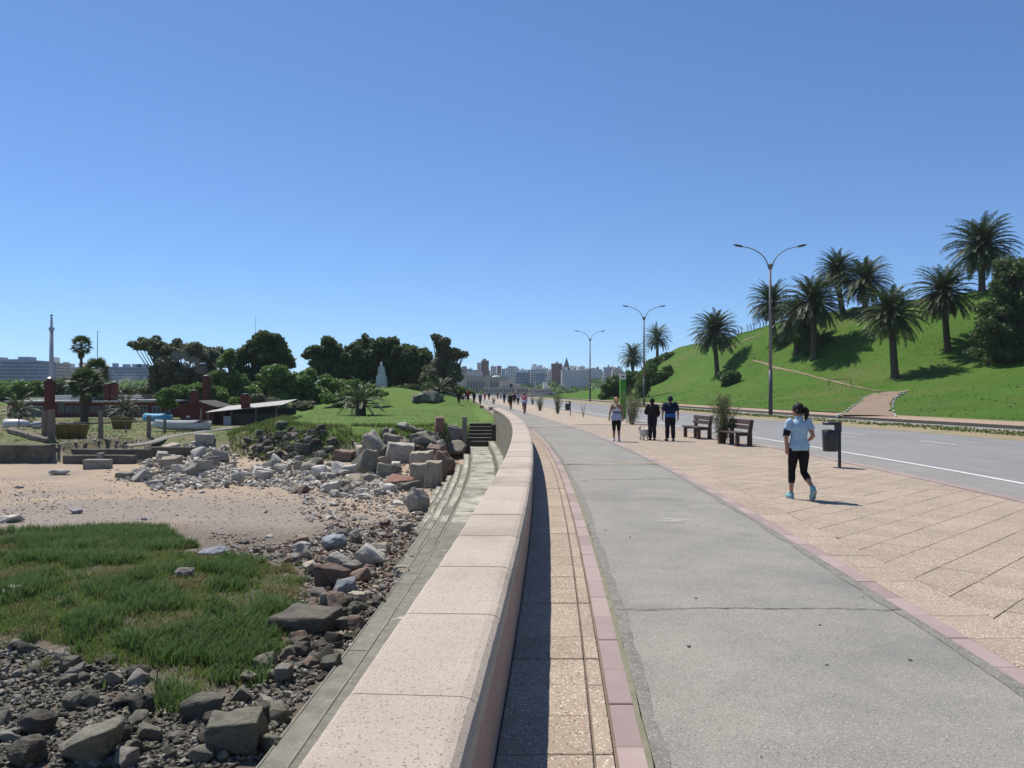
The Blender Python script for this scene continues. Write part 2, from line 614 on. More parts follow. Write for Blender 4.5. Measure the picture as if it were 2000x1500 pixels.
# ------------------------------------------------------------------ road and far verge
road = sweep('road', [(8.40, -.11), (10.0, -.105), (15, -.06), (20.4, -.10)], YF, M_road)
tag(road, kind='structure')
gut = sweep('gutter', [(8.40, -.103), (10.15, -.097)], YF, M_gutter); tag(gut, kind='structure')
def rz_(o): return -.105 + .045 * (o - 10.0) / 5.0 if o < 15 else -.06 - .04 * (o - 15) / 5.4
sweep('edge_line', [(10.32, rz_(10.32) + .006), (10.46, rz_(10.46) + .006)], YF, M_paint, road)
y0 = 29.3 - 6.45 * 3
while y0 < 130:
    sweep('lane_dash', [(15.75, -.05), (15.89, -.05)], [y0, y0 + .75, y0 + 1.5, y0 + 2.3], M_paint, road)
    y0 += 6.45
verge = sweep('verge', [(20.4, -.095), (21.2, -.03), (22.9, .0), (24.2, .02), (24.3, -.06), (24.4, -.06)], YF, M_dirt); tag(verge, kind='structure')
verge_grass_zone = (21.9, 24.2)
lane = sweep('service_lane', [(24.3, -.05), (27.0, -.05)], YF, M_gutter); tag(lane, kind='structure')
sweep('verge_kerb', [(26.98, -.06), (26.98, .13), (27.2, .13), (27.2, -.06)], YF, M_crack, lane)
farwalk = sweep('far_pavement', [(27.2, .11), (30.7, .15)], YF, M_side); tag(farwalk, kind='structure')

# ------------------------------------------------------------------ grass hill: foot, middle, crest and back, from far to near
HF = [(8, 330, .15), (10, 290, .15), (12.5, 230, .15), (17.2, 180, .15), (20.2, 147, .15), (22.4, 120, .15), (24.6, 95, .15), (27.0, 72, .15), (29.6, 48, .15), (30.8, 34, .15), (30.4, 8, .15), (29, -20, .15)]
HM = [(14, 335, .2), (18, 295, .5), (25, 235, 2.4), (30.5, 188, 4.4), (36.5, 150, 4.6), (40, 125, 4.8), (43.5, 109, 4.0), (48.5, 97, 4.0), (56, 90, 5.2), (63, 68, 5.5), (66, 30, 5.5), (66, -20, 5)]
HC = [(26, 335, .3), (33, 292, 1.6), (38.5, 250, 6.5), (40.5, 212, 12.0), (43.8, 168, 12.4), (46.5, 146, 13.2), (53, 130, 14.6), (60, 117, 14.8), (67, 104, 15.2), (76, 82, 15), (84, 40, 14), (86, -20, 13)]
def cat(pts, n):
    """Catmull-Rom through the points, n samples per span"""
    out = []
    P_ = [Vector(p) for p in pts]
    for i in range(len(P_) - 1):
        p0, p1, p2, p3 = P_[max(i - 1, 0)], P_[i], P_[i + 1], P_[min(i + 2, len(P_) - 1)]
        for k_ in range(n):
            t = k_ / n
            out.append(.5 * ((2 * p1) + (p2 - p0) * t + (2 * p0 - 5 * p1 + 4 * p2 - p3) * t * t + (3 * p1 - p0 - 3 * p2 + p3) * t ** 3))
    out.append(P_[-1])
    return out
NS = 14
cf, cm, cc = cat(HF, NS), cat(HM, NS), cat(HC, NS)
NU = 44
hv = []
for f_, m_, c_ in zip(cf, cm, cc):
    bk = c_ + (c_ - m_).normalized() * 40; bk.z = c_.z - 3.0
    bk0 = c_ + Vector(((c_ - m_).x, (c_ - m_).y, 0)).normalized() * 5; bk0.z = c_.z + .2
    row = [f_, f_.lerp(m_, .5) - Vector((0, 0, f_.lerp(m_, .5).z * .30)), m_, m_.lerp(c_, .55) + Vector((0, 0, .4)), c_, bk0, bk]
    cs = cat(row, 8)
    cs = cs[:NU + 5]
    hv.append(cs)
nc = len(hv[0])
HV = []
for i, row in enumerate(hv):
    for j, p in enumerate(row):
        t = min(j / 10.0, 1.0)
        HV.append(Vector((p.x, p.y, max(p.z, .13) + t * (.45 * fbm(p.x, p.y, .06, 3) + .14 * fbm(p.x, p.y, .35, 3)) - (.02 if j == 0 else 0))))
HFc = [(i * nc + j, i * nc + j + 1, (i + 1) * nc + j + 1, (i + 1) * nc + j) for i in range(len(hv) - 1) for j in range(nc - 1)]
hill = mobj('hill', HV, HFc, M_hill, smooth=True)
tag(hill, kind='structure')
HILL = BVHTree.FromPolygons(HV, HFc)
def hit(bvh, x, y):
    """where the sight line through picture point x, y meets a surface"""
    r_ = bvh.ray_cast(Vector((0, 0, CAM_H)), ray(x, y).normalized())
    return r_[0]
def hz(X, Y):
    r_ = HILL.ray_cast(Vector((X, Y, 60)), Vector((0, 0, -1)))
    return r_[0].z if r_[0] is not None else 0.15

def strip_on(bvh, name, pts, widths, m, parent=None, lift=.035, n=10, sides=None):
    """a ribbon laid on the hill along ground points"""
    cp = cat([(p[0], p[1], 0) for p in pts], n)
    vs, fs = [], []
    for i, p in enumerate(cp):
        t = (cp[min(i + 1, len(cp) - 1)] - cp[max(i - 1, 0)]).normalized()
        nrm = Vector((-t.y, t.x, 0))
        s = i / (len(cp) - 1) * (len(widths) - 1)
        w = lerp(widths[int(s)], widths[min(int(s) + 1, len(widths) - 1)], s - int(s)) * (1 + .25 * fbm(p.x, p.y, .8, 2))
        row = []
        for q in (-1, -.33, .33, 1):
            v = p + nrm * (w * .5 * q)
            row.append((v.x, v.y, hz(v.x, v.y) + lift))
        vs += row
        if i:
            a = (i - 1) * 4
            for k_ in range(3):
                fs.append((a + k_, a + k_ + 1, a + 5 + k_, a + 4 + k_))
    return mobj(name, vs, fs, m, parent)
def gp(x, y):
    h_ = hit(HILL, x, y)
    return (h_.x, h_.y) if h_ is not None else None
# footpath up from the far pavement
q0 = on_z(1696, 812, .15)
pp = [(q0.x - .4, q0.y - .6)] + [gp(*q) for q in ((1699, 800), (1706, 789), (1718, 778), (1738, 768), (1775, 763)) if gp(*q)]
gpath = strip_on(HILL, 'footpath', pp, [3.6, 3.1, 2.9, 2.8, 2.6, .5], M_path, lift=.07)
tag(gpath, kind='structure')
tr = [gp(*q) for q in ((1738, 765), (1690, 760), (1640, 748), (1590, 736), (1540, 724), (1500, 712), (1470, 704))]
tr = [q for q in tr if q]
trail = strip_on(HILL, 'worn_trail', tr, [.34, .3, .34, .26, .3, .24, .15], M_path, lift=.06)
tag(trail, kind='structure')
bp_ = [gp(*q) for q in ((1402, 690), (1432, 676), (1462, 662), (1492, 648))]
bp_ = [q for q in bp_ if q]
if len(bp_) > 2:
    tag(strip_on(HILL, 'bare_soil', bp_, [.1, .3, .2, .4, .1], M_path, lift=.05), kind='structure')

# dark gum spots and bits of straw on the cycle path
rg = random.Random(5)
for i in range(20):
    o = rg.uniform(.95, 3.1); y = 3.2 + 13 * rg.random() ** 1.6; r0 = rg.uniform(.005, .013)
    zz = .019 - .0105 * ((o - 2.0) / 1.2) ** 2 + .002
    vs = [(off(o, y) + r0 * (1 + .4 * rg.random()) * math.cos(a), y + r0 * (1 + .4 * rg.random()) * 1.3 * math.sin(a), zz) for a in [k_ * math.pi / 4 for k_ in range(8)]]
    mobj('gum_spot', vs, [tuple(range(8))], M_crack, cyc)
for i in range(16):
    o = 2.05 + rg.gauss(0, .10); y = 11.6 + rg.gauss(0, .12); a = rg.uniform(-.6, .6); l_ = rg.uniform(.05, .14)
    c, s_ = math.cos(a) * l_, math.sin(a) * l_
    mobj('straw', [(off(o, y) - c, y - s_, .024), (off(o, y) + c, y + s_, .03), (off(o, y) + c, y + s_ + .012, .03), (off(o, y) - c, y - s_ + .012, .024)], [(0, 1, 2, 3)], M_white, cyc)
# ------------------------------------------------------------------ shore: beach, land behind it, lawn platform
LAWN = [(bx(58.5) - .2, 58.3), (-3.4, 57.4), (-7.7, 56.0), (-12.3, 56.2), (-15.8, 59), (-18.6, 67), (-20.6, 80), (-24, 100), (-34, 125), (-60, 150), (-95, 160)]
def lawn_d(X, Y):
    """signed distance to the lawn's edge, positive on the lawn"""
    best, sg = 1e9, -1
    for i in range(len(LAWN) - 1):
        (x0, y0), (x1, y1) = LAWN[i], LAWN[i + 1]
        dx, dy = x1 - x0, y1 - y0
        t = min(max(((X - x0) * dx + (Y - y0) * dy) / (dx * dx + dy * dy), 0), 1)
        px, py = x0 + dx * t, y0 + dy * t
        d2 = (X - px) ** 2 + (Y - py) ** 2
        if d2 < best - 1e-9:
            best = d2
            sg = 1 if (dx * (Y - y0) - dy * (X - x0)) < 0 else -1
    return sg * math.sqrt(best)
def terr(X, Y, full=False):
    zb = lerp(-2.06, -2.66, sstep(12, 36, Y))
    grassy = sstep(26, 20, Y) * sstep(-3.0, -5.5, X) * sstep(9, 14, Y)
    zb += .10 * grassy + .07 * fbm(X, Y, .25, 3) + .025 * fbm(X, Y, 1.3, 3)
    zb += .25 * sstep(-18, -40, X) * sstep(40, 20, Y)
    # land behind the low walls
    edge = 52.0 + 5.5 * sstep(-29.2, -27.6, X) + 7.5 * sstep(-22, -15, X)
    la = sstep(edge - .1, edge + (.5 if X < -27.5 else 3.5), Y)
    zl = -1.50 + .06 * fbm(X, Y, .2, 3)
    z = lerp(zb, zl, la)
    d = lawn_d(X, Y) + .8 * fbm(X, Y, .35, 3)
    d *= 1 + 9 * sstep(-4.6, -3.5, X) * sstep(62, 59.5, Y)      # the bank is cut away behind the stair
    tl = sstep(-4.6, -.2, d)
    zlawn = -.52 + .035 * fbm(X, Y, .3, 2) + .30 * sstep(62, 130, Y)
    # rocky mound with the white marker
    zlawn += 2.75 * math.exp(-(((X + 18.0) / 9.0) ** 2 + ((Y - 119) / 10.0) ** 2)) + 1.1 * math.exp(-(((X + 9.5) / 3.6) ** 2 + ((Y - 112) / 5.0) ** 2))
    z = lerp(z, zlawn, tl)
    if full:
        return z, la, tl, d
    return z
NYR, NXC = 330, 190
ys = [3.0 * (215 / 3.0) ** (i / (NYR - 1)) for i in range(NYR)]
TV, TC = [], []
for Y in ys:
    xr = bx(Y) - .47 if Y < 60.5 else bx(Y) + .01
    xl = -.80 * Y - 6
    for j in range(NXC):
        s = 1 - (j / (NXC - 1))
        X = lerp(xr, xl, s ** 1.25)
        z, la, tl, d = terr(X, Y, True)
        if Y > 60 and X > bx(Y) - 1.5:
            z = lerp(z, -.03, sstep(bx(Y) - 1.5, bx(Y) - .1, X))
        TV.append(Vector((X, Y, z)))
        nz0 = fbm(X, Y, .22, 4)
        gravel = max(sstep(-.1, .9, nz0 * .8 + 1.0 * sstep(39, 31, Y) * sstep(-5, -9, X)), sstep(20, 15, Y))
        gr_ = sstep(27, 23, Y + 2 * nz0) * sstep(-3.2, -5, X) * sstep(9, 12, Y)
        mud = max(gr_ * .85, sstep(19, 14, Y + 2 * nz0), sstep(-7.5, -4.5, X + nz0) * sstep(31, 25, Y + 3 * nz0), .8 * sstep(-2.2, -.6, d + nz0) * sstep(1.0, -.5, d))
        TC.append((tl * (1 - .0), gravel * (1 - la), la * (1 - tl), mud * (1 - la)))
TF = [(i * NXC + j, i * NXC + j + 1, (i + 1) * NXC + j + 1, (i + 1) * NXC + j)[::-1] for i in range(NYR - 1) for j in range(NXC - 1)]
def zone_mat():
    """sand, gravel, yard and lawn, told apart by the zone attribute of the ground"""
    m = bpy.data.materials.new('shore_ground')
    m.use_nodes = True
    nt = m.node_tree; L = nt.links.new
    b = nt.nodes['Principled BSDF']
    b.inputs['Roughness'].default_value = .95
    b.inputs['Specular IOR Level'].default_value = .15
    tc = nt.nodes.new('ShaderNodeTexCoord')
    at = nt.nodes.new('ShaderNodeAttribute'); at.attribute_name = 'zone'
    sp = nt.nodes.new('ShaderNodeSeparateColor'); L(at.outputs['Color'], sp.inputs[0])
    def nz(s, d=6, r=.65):
        n = nt.nodes.new('ShaderNodeTexNoise'); n.inputs['Scale'].default_value = s
        n.inputs['Detail'].default_value = d; n.inputs['Roughness'].default_value = r
        L(tc.outputs['Object'], n.inputs['Vector']); return n.outputs['Fac']
    def rp(f, lo, hi):
        r = nt.nodes.new('ShaderNodeMapRange'); r.inputs['From Min'].default_value = lo; r.inputs['From Max'].default_value = hi
        L(f, r.inputs['Value']); return r.outputs[0]
    def mx(f, a, bb):
        x = nt.nodes.new('ShaderNodeMix'); x.data_type = 'RGBA'
        for sk, v in ((x.inputs['Factor'], f), (x.inputs[6], a), (x.inputs[7], bb)):
            if isinstance(v, tuple): sk.default_value = (*v, 1)
            elif isinstance(v, float): sk.default_value = v
            else: L(v, sk)
        return x.outputs[2]
    sand = mx(rp(nz(.5), .35, .65), (.395, .31, .212), (.335, .268, .195))
    sand = mx(rp(nz(6.0, 9, .8), .45, .72), sand, (.33, .235, .17))
    sand = mx(rp(nz(1.6, 9, .75), .50, .70), sand, (.37, .27, .205))
    grav = mx(rp(nz(22.0, 5, .8), .4, .62), (.31, .262, .215), (.195, .162, .135))
    grav = mx(rp(nz(60.0, 3, .8), .60, .72), grav, (.55, .50, .45))
    yard = mx(rp(nz(.35), .42, .58), (.085, .135, .03), (.20, .165, .10))
    yard = mx(rp(nz(3.0), .45, .7), yard, (.12, .11, .06))
    lawn = mx(rp(nz(.25), .38, .62), (.095, .178, .027), (.068, .14, .021))
    lawn = mx(rp(nz(3.5, 6, .8), .45, .68), lawn, (.145, .175, .055))
    lawn = mx(rp(nz(.9, 8, .7), .52, .72), lawn, (.16, .165, .06))
    c = mx(sp.outputs[1], sand, grav)
    mudc = mx(rp(nz(7.0, 8, .8), .38, .62), (.105, .088, .066), (.165, .138, .105))
    c = mx(at.outputs['Alpha'], c, mudc)
    c = mx(sp.outputs[2], c, yard)
    c = mx(rp(sp.outputs[0], .25, .60), c, lawn)
    L(c, b.inputs['Base Color'])
    bn = nt.nodes.new('ShaderNodeBump'); bn.inputs['Strength'].default_value = .7; bn.inputs['Distance'].default_value = .05
    L(nz(9.0, 9, .75), bn.inputs['Height']); L(bn.outputs[0], b.inputs['Normal'])
    return m
M_shore = zone_mat()
beach = mobj('beach', TV, TF, M_shore, smooth=True)
tag(beach, kind='structure')
ca = beach.data.attributes.new('zone', 'FLOAT_COLOR', 'POINT')
ca.data.foreach_set('color', np.array(TC, dtype=np.float32).ravel())
SHORE = BVHTree.FromPolygons(TV, TF)
def sz(X, Y):
    r_ = SHORE.ray_cast(Vector((X, Y, 60)), Vector((0, 0, -1)))
    return r_[0].z if r_[0] is not None else terr(X, Y)

# rising ground far behind, under the town
FV, FFc = [], []
fy = [205, 240, 300, 380, 480, 600, 750, 950, 1200, 1600, 2200, 3200, 5000, 9000]
fx = np.linspace(-1.3, 1.3, 41)
for Y in fy:
    for s in fx:
        X = s * Y
        z = -.35 + 16 * sstep(420, 1300, Y) + 10 * sstep(1300, 3000, Y) + (1.5 * fbm(X, Y, .004, 3) if Y > 300 else 0)
        FV.append((X, Y, z))
for i in range(len(fy) - 1):
    for j in range(40):
        FFc.append((i * 41 + j, i * 41 + j + 1, (i + 1) * 41 + j + 1, (i + 1) * 41 + j))
M_town = mat('town_ground', (.10, .11, .06), (.16, .14, .10), .02, .95, c3=(.24, .22, .18), s3=.05, a3=.5)
town = mobj('terrain', FV, FFc, M_town, smooth=True)
tag(town, kind='structure')
FAR = BVHTree.FromPolygons([Vector(v) for v in FV], FFc)
def fz(X, Y):
    r_ = FAR.ray_cast(Vector((X, Y, 90)), Vector((0, 0, -1)))
    return r_[0].z if r_[0] is not None else -.3

# ------------------------------------------------------------------ steps along the foot of the wall
steps = empty('sea_steps', (bx(30) - 1, 30, -1.6))
tag(steps, 'weathered stone steps below the sea wall, pale and stained', 'steps', kind='thing')
def step_block(o0, o1, z, Ya, Yb, m):
    """one stone of a step: tread, worn nosing and riser"""
    vs, fs = [], []
    yy = [lerp(Ya + .006, Yb - .006, k_ / 5) for k_ in range(6)]
    jz = random.uniform(-.005, .005); jx = random.uniform(-.008, .008)
    for i, Y in enumerate(yy):
        w = jx + .012 * fbm(Y * 1.7, z * 7, 1.0, 3)
        dz = jz + .006 * fbm(Y * 1.9, z * 3, 1.0, 3)
        X0, X1 = bx(Y) + o0, bx(Y) + o1 + w
        vs += [(X0 + .04, Y, z - .25), (X0 + .04, Y, z + dz * .4), ((X0 + X1) / 2, Y, z + dz), (X1 + .03, Y, z + dz * .5), (X1, Y, z - .025), (X1 + .005, Y, -3.3)]
        if i:
            for k_ in range(5):
                a = (i - 1) * 6 + k_
                fs.append((a, a + 1, a + 7, a + 6)[::-1])
    n = 5
    fs += [tuple(range(6)), tuple(n * 6 + k_ for k_ in range(6))[::-1]]
    return mobj('step_stone', [Vector(v) - steps.location for v in vs], fs, m, steps)
for si, (o0, o1, z, Ye) in enumerate(((-.49, -1.0, -1.55, 57.0), (-1.0, -2.28, -1.75, 54.0), (-2.28, -2.72, -1.95, 50), (-2.72, -3.12, -2.15, 45), (-3.12, -3.48, -2.35, 42), (-3.48, -3.85, -2.55, 39))):
    Y = 3.5
    while Y < Ye - .3:
        l_ = random.uniform(1.2, 2.2) * (1.5 if Y < 20 else 1)
        Y1 = min(Y + l_, Ye)
        pale = sstep(17, 27, Y + random.uniform(-4, 4)) > .5
        step_block(o0, o1, z, Y, Y1, M_ledge if pale else M_ledgedk)
        Y = Y1

# silt washed against the inner edge of each tread, and pale worn nosings
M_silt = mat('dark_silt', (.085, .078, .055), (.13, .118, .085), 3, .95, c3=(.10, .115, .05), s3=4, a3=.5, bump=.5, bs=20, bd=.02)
M_nose = mat('worn_pale_nosing', (.34, .32, .26), (.20, .19, .152), .8, .9, c3=(.25, .235, .18), s3=6, a3=.5, bump=.4, bs=20, bd=.01)
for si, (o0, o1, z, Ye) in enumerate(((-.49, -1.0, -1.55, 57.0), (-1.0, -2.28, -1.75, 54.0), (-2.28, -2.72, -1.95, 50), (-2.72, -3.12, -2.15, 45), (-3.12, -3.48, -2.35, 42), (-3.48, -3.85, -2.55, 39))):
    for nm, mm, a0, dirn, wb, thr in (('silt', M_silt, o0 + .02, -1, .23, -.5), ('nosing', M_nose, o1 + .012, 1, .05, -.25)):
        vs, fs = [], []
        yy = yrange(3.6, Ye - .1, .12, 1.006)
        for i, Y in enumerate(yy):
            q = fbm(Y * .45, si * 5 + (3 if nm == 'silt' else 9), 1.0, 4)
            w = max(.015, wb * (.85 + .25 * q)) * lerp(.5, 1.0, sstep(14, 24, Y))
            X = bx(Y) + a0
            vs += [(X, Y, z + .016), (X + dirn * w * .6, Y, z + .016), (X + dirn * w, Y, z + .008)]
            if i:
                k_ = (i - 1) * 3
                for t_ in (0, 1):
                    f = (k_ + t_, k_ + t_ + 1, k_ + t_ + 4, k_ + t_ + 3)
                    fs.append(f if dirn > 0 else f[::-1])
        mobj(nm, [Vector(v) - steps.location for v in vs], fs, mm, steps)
# stair up to the lawn, its post and pillar
M_darkwood = mat('weathered_timber', (.17, .145, .115), (.12, .10, .08), 3, .9, c3=(.26, .23, .19), s3=12, a3=.4, bump=.4, bs=18, bd=.02, stretch=(1, 1, .15))
M_darkstone = mat('dark_damp_stone', (.085, .075, .06), (.055, .05, .04), 2, .95, c3=(.13, .12, .09), s3=7, a3=.5, bump=.6, bs=14, bd=.03)
stair = empty('stone_stair', (-2.3, 57, -1.75))
tag(stair, 'short dark stone stair climbing from the sea steps to the lawn', 'stairs')
sx0, sx1 = at_y(917, 0, 58).x, at_y(961, 0, 58).x
for i in range(6):
    z0 = -1.78 + i * .235
    MB().bbox(sx0, sx1, 56.2 + .34 * i, 58.6, z0 - (.0 if i else 1.0), z0 + .205, .012).build('riser', M_darkstone, stair).matrix_parent_inverse = Matrix.Translation(stair.location).inverted()
    MB().bbox(sx0 - .01, sx1 + .01, 56.14 + .34 * i, 56.62 + .34 * i, z0 + .205, z0 + .235, .008).build('tread', M_concrete, stair).matrix_parent_inverse = Matrix.Translation(stair.location).inverted()
c_ = at_y(908, 0, 56.6).x
post = MB().bbox(c_ - .17, c_ + .15, 56.3, 56.65, -2.6, at_y(908, 814, 56.5).z, .02).build('stone_post', M_concrete)
tag(post, 'upright grey concrete post at the foot of the stair', 'post')
c_ = at_y(969, 0, 56.6).x
pil = MB().bbox(c_ - .30, c_ + .36, 56.4, 57.6, -1.9, -.55, .015).bbox(c_ - .34, c_ + .38, 56.34, 57.66, -.548, -.42, .015).build('stair_pillar', M_darkstone)
tag(pil, 'square dark pillar between the stair and the sea wall', 'pillar')
for (px, py, w, h_, lab) in ((960, 806, .55, .5, 'square brown stone block where the sea wall ends'), (941, 800, .45, .4, 'small pale stone block on the lawn edge past the wall end')):
    p = on_z(px, py, -.25)
    o = MB().bbox(-w / 2, w / 2, -.3, .3, -.1, h_, .02).bbox(-w / 2 - .04, w / 2 + .04, -.34, .34, h_ + .002, h_ + .07, .015).build('stone_block', M_panel, loc=p)
    tag(o, lab, 'block')
# ------------------------------------------------------------------ palms
M_frond = mat('palm_frond', (.062, .092, .026), (.045, .07, .02), .6, .5, c3=(.12, .14, .05), s3=2.0, a3=.5, rnd=.25, trans=.18, spec=.5)
M_frond_dry = mat('dry_palm_frond', (.15, .105, .05), (.11, .075, .04), .6, .8, rnd=.2, trans=.1)
M_ptrunk = mat('palm_trunk', (.10, .075, .055), (.07, .052, .04), 1.5, .95, c3=(.16, .125, .095), s3=6, a3=.5, bump=.9, bs=7, bd=.08, stretch=(1, 1, 2.2))
M_fan = mat('fan_palm_leaf', (.06, .10, .028), (.045, .08, .022), .6, .55, c3=(.12, .15, .05), s3=2, a3=.5, rnd=.2, trans=.2, spec=.5)

def frond_mesh(e0, L=4.0, n=26, seed=0, lw=.064, ll=.66, m=None):
    """feather frond leaving the crown at elevation e0, arching down under its weight"""
    r_ = random.Random(seed)
    mb = MB()
    e = e0
    pts = [Vector((.0, 0, 0))]
    segs = 11
    bend = R(r_.uniform(58, 84) if e0 > R(20) else r_.uniform(44, 62)) / segs
    side = r_.uniform(-.035, .035)
    az = 0.0
    for i in range(segs):
        e -= bend * (.35 + 1.2 * i / segs)
        az += side
        e = max(e, R(-86))
        pts.append(pts[-1] + Vector((math.cos(e) * math.cos(az), math.cos(e) * math.sin(az), math.sin(e))) * (L / segs))
    mb.tube(pts, [lerp(.05, .012, i / segs) for i in range(segs + 1)], 3, cap=False)
    for k_ in range(n * 2):
        t = .10 + .90 * (k_ // 2 + r_.uniform(0, .6)) / n
        t = min(t, .995)
        s = 1 if k_ % 2 else -1
        f = t * segs
        i = min(int(f), segs - 1)
        p = pts[i].lerp(pts[i + 1], f - i)
        d = (pts[i + 1] - pts[i]).normalized()
        sd = d.cross(Vector((0, 0, 1)))
        if sd.length < .05: sd = Vector((0, 1, 0))
        sd.normalize()
        up = sd.cross(d).normalized()
        l_ = ll * (math.sin(math.pi * min(t * .80 + .14, 1.0)) ** .8) * r_.uniform(.75, 1.15)
        dr = (d * .80 + sd * s * .66 + up * r_.uniform(.05, .40)).normalized()
        q = p + dr * l_ * .55
        q2 = p + dr * l_ + Vector((0, 0, -.16 * l_))
        wv = d * lw
        mb.add([p - wv * .6, p + wv * .6, q + wv, q2, q - wv * .7], [(0, 1, 2, 4), (4, 2, 3)])
    me = bpy.data.meshes.new('frond')
    me.from_pydata([tuple(v) for v in mb.v], [], mb.f)
    me.materials.append(m or M_frond)
    return me
ELS = [84, 72, 58, 44, 30, 14, 0, -16, -34]
FROND = {e: [frond_mesh(R(e), 4.0, seed=e * 3 + s + 500) for s in range(3)] for e in ELS}
FROND_DRY = [frond_mesh(R(-38), 3.2, seed=900 + s, m=M_frond_dry) for s in range(2)]
def trunk_mb(h_, r0, r1, lean=(0, 0), bulge=True):
    mb = MB()
    pts, rr = [], []
    n = max(6, int(h_ / .35))
    for i in range(n + 1):
        t = i / n
        pts.append(Vector((lean[0] * math.sin(t * 1.57), lean[1] * math.sin(t * 1.57), h_ * t)))
        r_ = lerp(r0, r1, t ** .7) * (1.0 + .05 * (i % 2)) * (1.35 - .35 * min(t * 8, 1))
        if bulge: r_ *= 1 + .55 * sstep(.80, .97, t)
        rr.append(r_)
    mb.tube(pts, rr, 10)
    return mb, pts[-1]
def date_palm(loc, th, crown, label, lean=(0, 0), n=96, r0=.42, low=True, seed=0, dry=8, name='date_palm', group='date palms on the grass hill'):
    r_ = random.Random(seed)
    root = empty(name, loc)
    mb, top = trunk_mb(th + .4, r0, r0 * .78, lean)
    mb.v = [v - Vector((0, 0, .4)) for v in mb.v]
    mb.build('trunk', M_ptrunk, root, smooth=True)
    top = top - Vector((0, 0, .4))
    sc = crown / 7.0
    for i in range(n):
        t = (i + .5) / n
        e = ELS[min(int(t ** (.70) * len(ELS)), len(ELS) - 1)]
        if not low and e < 0: e = r_.choice([14, 30])
        az = i * 2.39996 + r_.uniform(-.2, .2)
        s = sc * r_.uniform(.86, 1.08)
        dataobj('frond', r_.choice(FROND[e]), root, top + Vector((math.cos(az) * .22, math.sin(az) * .22, -.55 * t)), (r_.uniform(-.12, .12), r_.uniform(-.1, .1), az), (s, s, s))
    for i in range(dry):
        az = r_.uniform(0, 6.28)
        dataobj('dry_frond', r_.choice(FROND_DRY), root, top + Vector((math.cos(az) * .25, math.sin(az) * .25, -.7)), (0, r_.uniform(-.1, .25), az), (sc * .85,) * 3)
    tag(root, label, 'palm tree', group)
    return root
# base pixel, crown centre pixel y, crown width in px, depth, label
PALMS = [
    (1402, 732, 1397, 648, 92, 147, 'lone date palm with a leaning bare trunk above the round bush', (-.5, 0)),
    (1749, 737, 1742, 612, 126, 104, 'tall date palm standing lowest on the slope, clear of the others', (-.4, 0)),
    (1852, 683, 1846, 570, 120, 110, 'date palm halfway up the slope beside the dark spreading tree', (-.4, 0)),
    (1919, 565, 1916, 480, 130, 112, 'highest date palm of all, on the hilltop above the dark tree', (0, 0)),
    (1690, 608, 1695, 548, 104, 130, 'round crowned date palm on the hill crest left of the lowest palm', (0, 0)),
    (1648, 612, 1636, 528, 86, 140, 'date palm with bent bare trunk on the crest, behind its neighbour', (-.9, 0)),
    (1590, 700, 1592, 590, 118, 116, 'bushy date palm in the dark clump on the slope, skirt to the ground', (0, 0)),
    (1556, 690, 1550, 622, 96, 120, 'lower date palm of the dark clump, half behind the bushy one', (0, 0)),
    (1514, 664, 1498, 590, 88, 142, 'date palm at the crest seen behind the tall street lamp', (-.6, 0)),
    (1284, 700, 1283, 659, 56, 236, 'small far date palm standing above the dark hill bushes', (0, 0)),
    (1236, 728, 1236, 694, 56, 232, 'farthest date palm, rising out of the dark bushes by the road', (0, 0)),
]
for i, (bxp, byp, cxp, cyp, cw, Y, lab, lean) in enumerate(PALMS):
    h0 = hit(HILL, bxp, byp)
    if h0 is not None and abs(h0.y - Y) < 45: Y = h0.y
    b_ = at_y(bxp, byp, Y)
    zt = at_y(cxp, cyp, Y).z
    zg = hz(b_.x, Y)
    base = Vector((b_.x, Y, min(zg, b_.z + 1.5)))
    if zg < b_.z - 2: base.z = zg
    crown = cw * Y / FPX
    th = max(zt - base.z + .2, 1.2)
    date_palm(base, th, crown * random.uniform(.93, 1.0), lab, lean, n=random.choice([150, 165, 180]) if cw > 80 else 110, seed=i + 1, dry=random.choice([6, 10, 16]), r0=random.uniform(.40, .52))

# stout young palm on the lawn, palm on the mound, and the palms of the yard
def sp(px, py, dz=0.0):
    p = hit(SHORE, px, py)
    return Vector((p.x, p.y, p.z + dz))
p = sp(705, 811); s_ = p.y / FPX
date_palm(p, 30 * s_, 100 * s_, 'stout young palm with thick dark trunk on the lawn', n=46, r0=11 * s_, low=False, seed=31, dry=0, name='young_palm', group=None)
p = at_y(858, 772, 114); p.z = sz(p.x, 114)
date_palm(p, .6, 68 * 114 / FPX, 'low palm without visible trunk beside the rocks on the mound', n=44, r0=.3, low=False, seed=33, dry=0, name='low_palm', group=None)
for (px, py, h_, w_, Yy, lab, sd) in ((36, 815, 42, 74, 92, 'low feather palm at the picture edge in front of the brick building', 41), (244, 812, 46, 70, 92, 'drooping feather palm before the middle of the brick building', 42)):
    p = at_y(px, py, Yy); p.z = sz(p.x, Yy)
    date_palm(p, h_ * Yy / FPX * .6, w_ * Yy / FPX, lab, n=48, r0=.22, seed=sd, dry=3, name='feather_palm', group='palms in the yard')

